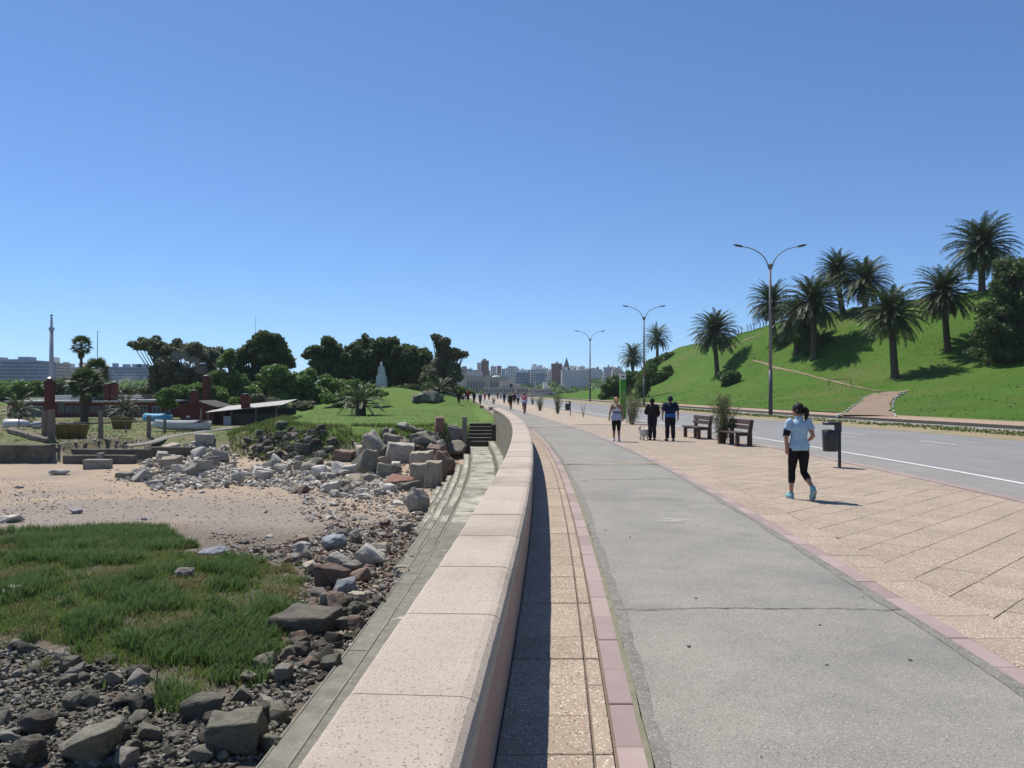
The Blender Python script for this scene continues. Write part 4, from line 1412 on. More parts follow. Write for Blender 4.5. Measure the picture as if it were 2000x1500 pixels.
M_lowwall = mat('damp_concrete_wall', (.13, .115, .09), (.09, .08, .065), .7, .95, c3=(.19, .175, .145), s3=3, a3=.5, dirt=((.05, .05, .035), .5, .5, .75), bump=.6, bs=9, bd=.05)

def px_box(name, x0, x1, yt, yb, Y, depth, m, parent=None, b=.01):
    """box whose front face fills a picture rectangle at depth Y"""
    A, B = at_y(x0, yb, Y), at_y(x1, yt, Y)
    return MB().bbox(A.x, B.x, Y, Y + depth, A.z, B.z, b).build(name, m, parent)
def inv(o, root):
    o.matrix_parent_inverse = Matrix.Translation(root.location).inverted()
    return o
def part(name, x0, x1, yt, yb, Y, depth, m, root, b=.01):
    return inv(px_box(name, x0, x1, yt, yb, Y, depth, m, root, b), root)

# long brick clubhouse
YB = 108.0
p0 = at_y(10, 816, YB)
club = empty('brick_clubhouse', (at_y(170, 0, YB).x, YB, -1.5))
gz = 819
inv(MB().bbox(at_y(14, 0, YB).x, at_y(352, 0, YB).x, YB, YB + 9, -1.7, at_y(0, 786, YB).z, .02).build('wall', M_brick, club), club)
part('roof', 8, 300, 782.5, 786, YB - .5, 10, M_roofw, club)
part('roof', 230, 356, 780.5, 784, YB - .9, 9, M_roofw, club)
part('upper_roof', 104, 275, 772, 781, YB + 3, 6, M_roofw, club)
part('roof_vent', 184, 194, 776, 783, YB + 1.0, 1.5, M_darkstone, club)
part('roof_vent', 277, 293, 770, 779, YB + 2.0, 1.5, M_darkstone, club)
part('railing', 58, 95, 776, 778, YB + .5, .1, M_roofw, club)
for q in (58, 70, 82, 94):
    part('railing_post', q, q + 1.2, 776, 783, YB + .55, .08, M_roofw, club)
for (x0, x1, yt, yb, kind) in ((22, 32, 796, 808, 'w'), (54, 67, 792, 814, 'd'), (68, 84, 793, 814, 'd'), (114, 126, 788, 807, 'w'), (128, 143, 793, 807, 'w'), (146, 156, 793, 807, 'w'), (176, 196, 794, 807, 'w'), (200, 220, 794, 807, 'w'), (224, 246, 795, 808, 'w'), (252, 262, 793, 808, 'w'), (271, 288, 792, 810, 'd'), (297, 314, 794, 812, 'd'), (322, 334, 794, 808, 'w')):
    f = part('window' if kind == 'w' else 'door', x0, x1, yt, yb, YB - .10, .14, M_roofw if kind == 'd' or x0 < 60 else M_boatg, club)
    mid = (x0 + x1) / 2
    for a, b_ in ((x0 + 1, mid - .5), (mid + .5, x1 - 1)):
        g_ = px_box('pane', a, b_, yt + 1.2, yb - (1.0 if kind == 'd' else 1.2), YB - .13, .04, M_glass)
        g_.parent = f; g_.matrix_parent_inverse = f.matrix_basis.inverted() @ Matrix.Translation(club.location).inverted()
        g_.matrix_parent_inverse = Matrix.Translation(club.location).inverted() @ Matrix.Identity(4)
        g_.matrix_parent_inverse = (Matrix.Translation(club.location) @ f.matrix_parent_inverse).inverted()
tag(club, 'long low red brick building with pale roof edge across the yard', 'building')
# brick chimneys
def chimney(x0, x1, yt, yb, Y, label, cap=True, m=M_brickdk):
    A = at_y((x0 + x1) / 2, yb, Y)
    root = empty('brick_chimney', (A.x, Y, A.z))
    w = (x1 - x0) * Y / FPX
    h_ = (yb - yt) * Y / FPX
    MB().bbox(-w / 2, w / 2, -w / 2, w / 2, 0, h_ * .97, .02).build('stack', m, root)
    MB().bbox(-w * .58, w * .58, -w * .58, w * .58, h_ * .9, h_ * .93, .01).build('band', m, root)
    if cap:
        MB().tube([(0, 0, h_ * .97), (0, 0, h_), (0, 0, h_ * 1.02), (0, 0, h_ * 1.06)], [w * .36, w * .36, w * .60, w * .2], 8).build('cowl', M_dark, root)
    tag(root, label, 'chimney')
chimney(90, 104, 741, 826, 80, 'tall square red brick chimney beside the pale mast')
chimney(374, 386, 763, 792, 84, 'short brick chimney on the red gabled hut')
chimney(473, 487, 770, 798, 82, 'short brick chimney rising through the tin roof')
chimney(397, 409, 735, 782, 106, 'dark red chimney among the trees behind the hut')
chimney(204, 216, 750, 786, 109.5, 'squat cowled chimney on the long roof, the left of two')
chimney(218, 229, 747, 786, 109.6, 'squat cowled chimney on the long roof, the right of two')
# pale mast with a thin antenna
A = at_y(100, 818, 118)
mast = empty('radio_mast', (A.x, 118, -1.6))
zt = at_y(0, 643, 118).z + 1.6; za = at_y(0, 614, 118).z + 1.6
MB().tube([(0, 0, 0), (0, 0, zt)], [.33, .27], 10).build('column', M_mast, mast, smooth=True)
MB().tube([(0, 0, zt - .1), (0, 0, zt), (0, 0, zt + .25)], [.40, .42, .34], 10).build('collar', M_mast, mast)
MB().tube([(0, 0, zt), (0, 0, za)], [.16, .08], 5).build('antenna', M_steel, mast)
for i in range(5):
    z = lerp(zt + .3, za - .2, i / 4)
    MB().box(-.22, .22, -.05, .05, z, z + .12).build('antenna_panel', M_dark, mast)
tag(mast, 'tall pale grey mast with a thin antenna on top', 'mast')
A = at_y(190, 800, 125)
pole = empty('thin_pole', (A.x, 125, -1.5))
zt = at_y(0, 647, 125).z + 1.5
MB().tube([(0, 0, 0), (0, 0, zt)], [.09, .05], 5).build('shaft', M_steel, pole)
MB().tube([(-.1, 0, zt - .05), (.7, 0, zt - .05)], .035, 4).build('cross_arm', M_steel, pole)
tag(pole, 'thin mast with a short cross arm right of the slender fan palm', 'mast')
A = at_y(499, 700, 132)
wp = MB().tube([(A.x, 132, -.6), (A.x, 132, at_y(0, 616, 132).z)], [.06, .025], 5).build('whip_antenna', M_steel)
tag(wp, 'hair-thin antenna rising above the round dark tree', 'antenna')

# red gabled hut
YH = 84.0
hut = empty('gabled_hut', (at_y(386, 0, YH).x, YH, -1.5))
a, b_ = at_y(352, 0, YH).x, at_y(418, 0, YH).x
ze, zr = at_y(0, 795, YH).z, at_y(0, 785, YH).z
mb = MB(); c_ = (a + b_) / 2
mb.add([(a, YH, -1.7), (b_, YH, -1.7), (b_, YH, ze), (c_, YH, zr), (a, YH, ze), (a, YH + 5, -1.7), (b_, YH + 5, -1.7), (b_, YH + 5, ze), (c_, YH + 5, zr), (a, YH + 5, ze)],
       [(0, 1, 2, 3, 4), (9, 8, 7, 6, 5), (0, 5, 6, 1), (1, 6, 7, 2), (4, 9, 5, 0)])
inv(mb.build('wall', M_brickdk, hut), hut)
for s in (-1, 1):
    e = a - .35 if s < 0 else b_ + .35
    q = MB(); dzz = .14
    sl = (zr - ze) / (c_ - a)
    q.add([(e, YH - .3, ze - .35 * sl), (c_, YH - .3, zr), (c_, YH + 5.2, zr), (e, YH + 5.2, ze - .35 * sl), (e, YH - .3, ze - .35 * sl + dzz), (c_, YH - .3, zr + dzz), (c_, YH + 5.2, zr + dzz), (e, YH + 5.2, ze - .35 * sl + dzz)],
          [(0, 1, 2, 3), (7, 6, 5, 4), (0, 4, 5, 1), (3, 2, 6, 7), (0, 3, 7, 4), (1, 5, 6, 2)])
    q.v = [v + Vector((0, 0, .004)) for v in q.v]
    inv(q.build('roof_slope', M_darkstone, hut), hut)
part('notice', 364, 371, 812, 816, YH - .05, .04, M_offwhite, hut, .003)
tag(hut, 'small dark red gabled hut beside the open shed', 'hut')

# open shed with a sloping tin roof
YS = 82.0
shed = empty('open_shed', (at_y(480, 0, YS).x, YS, -1.5))
xa, xb = at_y(406, 0, YS).x, at_y(556, 0, YS).x
z1, z2 = at_y(0, 805, YS).z, at_y(0, 790, YS).z
q = MB(); n = 14
for i in range(n):
    f0, f1 = i / n, (i + .93) / n
    X0, X1 = lerp(xa, xb, f0), lerp(xa, xb, f1)
    Z0, Z1 = lerp(z1, z2, f0), lerp(z1, z2, f1)
    inv(MB().add([(X0, YS - .7, Z0 - .05), (X1, YS - .7, Z1 - .05), (X1, YS + 5, Z1 + .45), (X0, YS + 5, Z0 + .45), (X0, YS - .7, Z0), (X1, YS - .7, Z1), (X1, YS + 5, Z1 + .5), (X0, YS + 5, Z0 + .5)],
                 [(3, 2, 1, 0), (4, 5, 6, 7), (0, 1, 5, 4), (1, 2, 6, 5), (2, 3, 7, 6), (3, 0, 4, 7)]).build('roof_sheet', M_tin, shed), shed)
for px in (407, 452, 500, 540):
    X = at_y(px, 0, YS).x
    f = (X - xa) / (xb - xa)
    inv(MB().bbox(X - .07, X + .07, YS - .07, YS + .07, -1.7, lerp(z1, z2, f) - .02, .01).build('post', M_wood, shed), shed)
inv(MB().bbox(xa + 2.2, xb, YS + .5, YS + .62, -1.7, -.35, .01).build('low_wall', M_darkstone, shed), shed)
inv(MB().bbox(xa + .3, xb, YS + 4.2, YS + 4.4, -1.7, z1 + .3, .01).build('back_wall', M_darkstone, shed), shed)
inv(MB().bbox(at_y(438, 0, YS).x, at_y(452, 0, YS).x, YS - .2, YS - .1, -1.7, -.6, .01).build('gate', M_steel, shed), shed)
tag(shed, 'long open shed with sloping tin roof and dark interior', 'shed')

# skips
def skip(px0, px1, yt, yb, label, m=M_yellow, Y=None):
    p = hit(SHORE, (px0 + px1) / 2, yb)
    s = p.y / FPX
    w, h_ = (px1 - px0) * s, (yb - yt) * s
    root = empty('waste_skip', p)
    d = w * .55
    mb = MB()
    t, b_ = w / 2, w * .40
    outer = [(-b_, -d * .4, 0), (b_, -d * .4, 0), (b_, d * .4, 0), (-b_, d * .4, 0), (-t, -d / 2, h_), (t, -d / 2, h_), (t, d / 2, h_), (-t, d / 2, h_)]
    inn = [(x * .94, y * .92, z if z else .1) for x, y, z in outer]
    mb.add(outer + inn, [(3, 2, 1, 0), (0, 1, 5, 4), (1, 2, 6, 5), (2, 3, 7, 6), (3, 0, 4, 7), (8, 9, 10, 11), (12, 13, 9, 8), (13, 14, 10, 9), (14, 15, 11, 10), (15, 12, 8, 11), (4, 5, 13, 12), (5, 6, 14, 13), (6, 7, 15, 14), (7, 4, 12, 15)])
    mb.build('body', m, root)
    MB().bbox(-t - .04, t + .04, -d / 2 - .05, -d / 2 + .02, h_ - .1, h_ + .03, .01).build('rim', m, root)
    for x in (-.45, 0, .45):
        MB().bbox(x * w * .8 - .04, x * w * .8 + .04, -d / 2 - .03, -d * .4, .1, h_ - .12, .01).build('rib', m, root)
    r_ = MB()
    for i in range(12):
        a = random.uniform(-.4, .4) * w; c = random.uniform(-.3, .3) * d
        r_.bbox(a - .22, a + .22, c - .15, c + .15, h_ * .6, h_ + random.uniform(.02, .22), .05)
    tag(r_.build('load', M_darkstone, root), kind='stuff')
    tag(root, label, 'skip')
    return root
skip(112, 168, 829, 857, 'dirty yellow waste skip nearest the beach')
skip(221, 256, 816, 838, 'second yellow skip, farther back and overgrown')

# boats
def boat(loc, L, W_, H, label, rz, tilt=0.0, hullm=M_boatw, cover=None, rimm=None, flip=False):
    root = empty('rowing_boat', loc, rz)
    root.rotation_euler = (tilt, 0, rz)
    n = 14
    vs, fs = [], []
    K = 7
    for i in range(n + 1):
        t = i / n
        w = W_ / 2 * (math.sin(math.pi * (t * .80 + .2)) ** .65 if t < .999 else .02)
        w = max(w, .02)
        sheer = H * (1 + .22 * (2 * t - 1) ** 2)
        for k_ in range(K):
            a = math.pi * k_ / (K - 1)
            y = -math.cos(a) * w
            z = sheer - math.sin(a) ** .7 * sheer * (1 - .35 * t ** 4)
            vs.append(((t - .5) * L, y, z))
    for i in range(n):
        for k_ in range(K - 1):
            fs.append((i * K + k_, (i + 1) * K + k_, (i + 1) * K + k_ + 1, i * K + k_ + 1))
    fs.append(tuple(range(K)))
    if flip:
        vs = [(x, y, 1.2 * H - z) for x, y, z in vs]
        fs = [f[::-1] for f in fs]
    o_ = mobj('hull', vs, fs, hullm, root, smooth=True)
    sol = o_.modifiers.new('thick', 'SOLIDIFY'); sol.thickness = .04
    if not flip:
        for s in (0, K - 1):
            MB().tube([vs[i * K + s] for i in range(n + 1)], .04, 5).build('gunwale', rimm or M_wood, root)
        for t in (.3, .6):
            i = int(t * n)
            MB().box((t - .5) * L - .12, (t - .5) * L + .12, vs[i * K][1] * .95, -vs[i * K][1] * .95, H * .72, H * .78).build('thwart', M_wood, root)
    else:
        MB().tube([(x, 0, z) for x, z in (((-.45) * L, 1.2 * H), (0, 1.22 * H), (.46 * L, .75 * H))], .04, 5).build('keel', hullm, root)
    if cover is not None:
        cv, cfs = [], []
        for i in range(2, n):
            a, b2 = Vector(vs[i * K]), Vector(vs[i * K + K - 1])
            cv += [a + Vector((0, 0, .03)), (a + b2) / 2 + Vector((0, 0, .26 - .1 * abs(i / n - .5))), b2 + Vector((0, 0, .03))]
            if i > 2:
                j = (i - 3) * 3
                cfs += [(j, j + 3, j + 4, j + 1), (j + 1, j + 4, j + 5, j + 2)]
        c2 = mobj('cover', cv, cfs, cover, root, smooth=True)
        c2.modifiers.new('thick', 'SOLIDIFY').thickness = .02
    tag(root, label, 'boat')
    return root
p = sp(34, 838)
boat(p + Vector((0, 0, .12)), 44 * p.y / FPX, 1.3, .62, 'upturned white boat on the grass at the picture edge', R(12), 0, flip=True)
p = sp(352, 842)
boat(p + Vector((0, 0, .1)), 118 * p.y / FPX, 1.5, .58, 'long white boat with a grey cover beside the red hut', R(172), R(-7), cover=M_boatg)
p = sp(305, 832)
boat(p + Vector((0, 0, .35)), 60 * p.y / FPX, 1.3, .6, 'blue covered boat behind the long white boat', R(165), 0, hullm=M_boatb, cover=M_boatb)
p = sp(78, 838)
boat(p + Vector((0, 0, .1)), 30 * p.y / FPX, 1.0, .4, 'small dinghy lying right of the upturned white boat', R(-20), R(14), cover=M_boatg)

# low concrete walls at the back of the beach
def seg_wall(px0, px1, yt, yb, label, zb=-2.62, th=.45, Y=None):
    Y = Y or on_z(0, yb, zb).y
    A, B = at_y(px0, yt, Y), at_y(px1, yt, Y)
    o_ = MB()
    n = max(2, int((B.x - A.x) / .8))
    vs, fs = [], []
    for i in range(n + 1):
        X = lerp(A.x, B.x, i / n)
        dz = .03 * fbm(X, Y, 1.2, 3)
        vs += [(X, Y + .04 * fbm(X, 3, 2.0, 2), zb - .4), (X, Y + .03 * fbm(X, 5, 2.0, 2), A.z - .04 + dz), (X, Y + .05, A.z + dz), (X, Y + th, A.z + dz), (X, Y + th, zb - .4)]
        if i:
            for k_ in range(4):
                a = (i - 1) * 5 + k_
                fs.append((a, a + 5, a + 6, a + 1))
    fs += [(0, 1, 2, 3, 4), tuple(n * 5 + k_ for k_ in range(5))[::-1]]
    o_.add(vs, fs)
    w = o_.build('low_wall', M_lowwall)
    tag(w, label, 'wall', kind='thing')
    return w
seg_wall(-120, 96, 869, 904, 'dark concrete wall at the back of the beach by the picture edge', th=.8)
seg_wall(111, 292, 877, 899, 'long low concrete wall behind the loose block', zb=-2.5, Y=53.5, th=.5)
seg_wall(123, 262, 889, 906, 'lower dark concrete ledge in front of the long low wall', zb=-2.62, Y=51.4)
seg_wall(282, 385, 873, 886, 'worn concrete ledge running into the rubble', zb=-2.3, Y=56.5)
p = on_z(186, 915, -2.62)
s = p.y / FPX
o_ = MB().bbox(-24 * s, 24 * s, 0, .7, -.1, 17 * s, .03).build('concrete_block', M_concrete, loc=p); tag(o_, 'loose rectangular concrete block on the sand before the low walls', 'block')
o_ = MB().bbox(-6 * s, 6 * s, -.15, .2, -.4, 15 * s, .04).build('concrete_stub', M_concrete, loc=(at_y(197, 0, 51.2).x, 51.2, at_y(0, 898, 51.2).z)); tag(o_, 'small upright concrete stub on the lower ledge', 'block')
# sloping slipway slab and logs
M_log = mat('driftwood', (.17, .135, .10), (.12, .095, .07), 2, .95, c3=(.25, .21, .17), s3=7, a3=.5, bump=.6, bs=10, bd=.03)
def laid(name, pxs, rad, label, m, cat_, dz=.1, n=6, flat=1.0):
    pts = [sp(*q) + Vector((0, 0, dz)) for q in pxs]
    cp = cat(pts, 5)
    rr = [rad * (1 + .25 * fbm(i * .6, rad, 1.0, 2)) * (1 - .3 * i / len(cp)) for i in range(len(cp))]
    o_ = MB().tube(cp, [(r_ * flat, r_) for r_ in rr], n).build(name, m, smooth=False)
    tag(o_, label, cat_)
laid('driftwood_log', [(20, 846), (45, 852), (70, 860), (96, 866)], .28, 'crooked grey driftwood log on the yard edge', M_log, 'log', .2)
A, B, C = at_y(243, 872, 55.5), at_y(340, 852, 62), at_y(452, 836, 74)
slip = MB()
pts = cat([A, (A + B) / 2 + Vector((0, 0, -.12)), B, C], 6)
slip.tube(pts, [(.11 + .04 * fbm(i * .7, 2, 1, 2), .38) for i in range(len(pts))], 8, ref=(0, 0, 1))
o_ = slip.build('slipway_beam', M_concrete); tag(o_, 'long pale beam sloping from the shed down to the low walls', 'beam')
# fence posts of the yard
POSTS = [(88, 800, 862, .20, 'thick pale post of the yard fence, left one of a pair'), (101, 800, 863, .24, 'stout bark-covered post, right one of the pair by the chimney'), (197, 801, 857, .17, 'heavy dark fence post right of the yellow skip'),
         (291, 811, 854, .16, 'fence post before the blue boat'), (322, 818, 846, .12, 'thin fence post against the white boat'), (378, 826, 842, .10, 'short thin post near the bow of the white boat'), (392, 799, 842, .10, 'tall thin post before the red hut'), (246, 822, 846, .06, 'very thin stake between the heavy posts'), (37, 800, 843, .05, 'thin stake rising behind the upturned boat'), (55, 846, 858, .06, 'short stake by the driftwood log')]
for px, yt, yb, r_, lab in POSTS:
    p = sp(px, yb)
    h_ = (yb - yt) * p.y / FPX
    o_ = MB().tube([(0, 0, -.3), (.02, 0, h_ * .5), (random.uniform(-.06, .06), 0, h_)], [r_ * 1.1, r_, r_ * .9], 7).build('fence_post', M_wood, loc=p)
    tag(o_, lab, 'post', 'posts of the yard fence')
a, b_ = sp(101, 863), sp(197, 857)
o_ = MB().tube([a + Vector((0, 0, 1.25)), (a + b_) / 2 + Vector((0, 0, 1.15)), b_ + Vector((0, 0, 1.3)), sp(291, 854) + Vector((0, 0, 1.2))], .014, 4).build('fence_wire', M_steel); tag(o_, 'sagging wire strung between the yard fence posts', 'wire')
# white marker on the mound, parked car
Ym = 119.0
A = at_y(745, 757, Ym); A.z = sz(A.x, Ym) - .1
mk = empty('white_marker', A)
h_ = at_y(0, 716, Ym).z - A.z
wb, wt = 9.5 * Ym / FPX, 5 * Ym / FPX
mb = MB(); mb.add([(-wb, -wb, 0), (wb, -wb, 0), (wb, wb, 0), (-wb, wb, 0), (-wt, -wt, h_), (wt, -wt, h_), (wt, wt, h_), (-wt, wt, h_)], [(3, 2, 1, 0), (4, 5, 6, 7), (0, 1, 5, 4), (1, 2, 6, 5), (2, 3, 7, 6), (3, 0, 4, 7)])
M_marker = mat('weathered_white_paint', (.62, .61, .58), (.50, .49, .46), .8, .85, c3=(.36, .33, .28), s3=2.5, a3=.5)
mb.build('body', M_marker, mk)
MB().tube([(0, 0, h_), (0, 0, h_ + .5), (0, 0, h_ + .75)], [.18, .20, .05], 8).build('finial', M_marker, mk)
for s in (-1, 1):
    MB().bbox(s * wb * 1.05 - .1, s * wb * 1.05 + .1, -.3, .3, 0, h_ * .55, .02, M=Matrix.Rotation(s * R(-4), 4, 'Y')).build('buttress', M_marker, mk)
tag(mk, 'white tapering marker tower on the grassy mound', 'tower')

def car(loc, label, m, rz, L=4.2):
    root = empty('parked_car', loc, rz)
    W2 = .85
    prof = [(-2.1, .35), (-2.1, .75), (-1.75, .92), (-1.1, .98), (-.55, 1.42), (.9, 1.45), (1.6, 1.0), (2.05, .9), (2.1, .35)]
    vs, fs = [], []
    for s in (-1, 1):
        for x, z in prof:
            vs.append((x, s * W2 * (.86 if z > 1.2 else 1.0), z))
    n = len(prof)
    for i in range(n - 1):
        fs.append((i, i + 1, n + i + 1, n + i))
    fs += [tuple(range(n))[::-1], tuple(range(n, 2 * n)), (n - 1, 0, n, 2 * n - 1)]
    mobj('body', vs, fs, m, root)
    for s in (-1, 1):
        MB().add([(-.95, s * (W2 - .02), 1.0), (1.4, s * (W2 - .02), 1.02), (.85, s * (W2 - .10), 1.38), (-.5, s * (W2 - .10), 1.36)], [(0, 1, 2, 3)][:1] if s < 0 else [(3, 2, 1, 0)]).build('side_window', M_glass, root).location = (0, s * .02, 0)
        for x in (-1.3, 1.3):
            w = MB().tube([(x, s * (W2 - .16), .32), (x, s * (W2 + .02), .32)], .32, 14).build('wheel', M_dark, root)
            MB().tube([(x, s * (W2 + .015), .32), (x, s * (W2 + .03), .32)], .18, 10).build('rim', M_steel, w)
    for s in (-.6, .6):
        MB().bbox(-2.13, -2.08, s - .15, s + .15, .62, .76, .01).build('headlight', M_offwhite, root)
    tag(root, label, 'car')
M_carblue = mat('dark_car_paint', (.012, .015, .03), None, rough=.25, spec=.6)
A = at_y(877, 786, 128); car((A.x, 128, sz(A.x, 128)), 'dark parked car at the foot of the mound', M_carblue, R(10))
# ------------------------------------------------------------------ rocks
def rockmat(n, a, b, c, bump=.9):
    return mat(n, a, b, 1.6, .92, c3=c, s3=5, a3=.6, rnd=.28, bump=bump, bs=7, bd=.06, dirt=(tuple(x * .5 for x in b), 2.2, .55, .72))
M_rock = rockmat('grey_granite', (.30, .27, .225), (.215, .195, .16), (.38, .35, .295))
M_rockdk = rockmat('dark_wet_rock', (.095, .083, .064), (.06, .053, .042), (.15, .135, .105))
M_rockgr = rockmat('algae_grey_rock', (.165, .155, .118), (.115, .108, .082), (.24, .225, .17))
M_rockbr = rockmat('brown_rock', (.21, .145, .11), (.155, .105, .08), (.27, .20, .155))
M_rockred = rockmat('red_granite', (.24, .115, .08), (.17, .085, .06), (.28, .2, .165))
M_rockpale = rockmat('pale_rubble', (.46, .43, .375), (.37, .345, .30), (.54, .51, .45))
M_rockcream = rockmat('cream_stone', (.42, .36, .27), (.35, .30, .22), (.27, .235, .18))
M_rockblue = rockmat('blue_grey_stone', (.24, .25, .265), (.19, .2, .215), (.31, .315, .32))

def rock_mesh(seed, kind='angular', m=None):
    """broken stone inside a unit box (base at z = 0): hull of random points, knocked about"""
    r_ = random.Random(seed)
    bm = bmesh.new()
    n = {'angular': 15, 'slab': 13, 'round': 34, 'block': 12}[kind]
    for i in range(n):
        if kind == 'round':
            v = Vector((r_.gauss(0, 1), r_.gauss(0, 1), r_.gauss(0, 1))).normalized() * r_.uniform(.82, 1.0)
        elif kind == 'block':
            c = i % 8
            v = Vector(((c & 1) * 2 - 1, (c >> 1 & 1) * 2 - 1, (c >> 2 & 1) * 2 - 1)) * r_.uniform(.78, 1.0)
            v = Vector((v.x * r_.uniform(.8, 1), v.y * r_.uniform(.8, 1), v.z * r_.uniform(.85, 1)))
        else:
            v = Vector((r_.uniform(-1, 1), r_.uniform(-1, 1), r_.uniform(-1, 1)))
            mx = max(abs(v.x), abs(v.y), abs(v.z))
            v = v / mx * r_.uniform(.75, 1.0)
            if v.length > 1.28: v *= 1.28 / v.length
        bm.verts.new(v)
    res = bmesh.ops.convex_hull(bm, input=bm.verts[:])
    for v in [v for v in bm.verts if not v.link_faces]:
        bm.verts.remove(v)
    bmesh.ops.dissolve_limit(bm, angle_limit=R(9), verts=bm.verts[:], edges=bm.edges[:])
    try:
        bmesh.ops.bevel(bm, geom=bm.edges[:], offset=.06 if kind != 'round' else .04, segments=1, affect='EDGES', profile=.6)
    except Exception:
        pass
    bmesh.ops.triangulate(bm, faces=[f for f in bm.faces if len(f.verts) > 4])
    zs = [v.co.z for v in bm.verts]; lo, hi = min(zs), max(zs)
    xs = [v.co.x for v in bm.verts]; ys_ = [v.co.y for v in bm.verts]
    for v in bm.verts:
        v.co = Vector(((v.co.x - min(xs)) / (max(xs) - min(xs)) - .5, (v.co.y - min(ys_)) / (max(ys_) - min(ys_)) - .5, (v.co.z - lo) / (hi - lo)))
    me = bpy.data.meshes.new('rock')
    bm.to_mesh(me); bm.free()
    me.materials.append(m or M_rock)
    return me
def fine_rock(seed, kind, m, cuts=3):
    """the hull, cut finer, worn and roughened"""
    me = rock_mesh(seed, kind, m)
    bm = bmesh.new(); bm.from_mesh(me)
    bmesh.ops.triangulate(bm, faces=bm.faces[:])
    bmesh.ops.subdivide_edges(bm, edges=bm.edges[:], cuts=cuts, use_grid_fill=True)
    bmesh.ops.smooth_vert(bm, verts=bm.verts[:], factor=.5, use_axis_x=True, use_axis_y=True, use_axis_z=True)
    for v in bm.verts:
        d = noise.fractal(v.co * 3.0 + Vector((seed, 0, 0)), 1.0, 2.0, 4) * .075 + noise.fractal(v.co * 9.0 + Vector((seed, 5, 0)), 1.0, 2.0, 2) * .022
        v.co += (v.co - Vector((0, 0, .5))).normalized() * d
    bm.to_mesh(me); bm.free()
    me.polygons.foreach_set('use_smooth', [True] * len(me.polygons))
    return me
ROCKS = {}
for mi, m in (('g', M_rock), ('d', M_rockdk), ('a', M_rockgr), ('b', M_rockbr), ('p', M_rockpale), ('c', M_rockcream), ('u', M_rockblue), ('r', M_rockred)):
    ROCKS[mi] = {k_: [fine_rock(b0 + s, k_, m, 1) for s in range(n_)] for k_, b0, n_ in (('angular', 100, 7), ('slab', 200, 6), ('round', 300, 5), ('block', 400, 4))}
def put(px, yb, w, h_, kind, mk, label, name='rock', group=None, dpt=None, rz=None, tilt=None, sink=.12, cat_='rock', fine=None, zbase=None):
    """stone whose visible foot is at picture point px, yb and which looks w x h_ pixels big"""
    p = hit(SHORE, px, yb) if zbase is None else on_z(px, yb, zbase)
    if p is None: return None
    s = p.y / FPX
    W_, H_ = w * s, h_ * s
    D_ = dpt * s if dpt else W_ * random.uniform(.7, 1.0)
    me = fine if fine is not None else random.choice(ROCKS[mk][kind])
    o_ = dataobj(name, me, None, (p.x, p.y + D_ * .45, p.z - H_ * sink), (tilt or 0, random.uniform(-.12, .12), rz if rz is not None else random.uniform(-.5, .5)), (W_, D_, H_ * (1 + sink)))
    if label: tag(o_, label, cat_, group)
    return o_
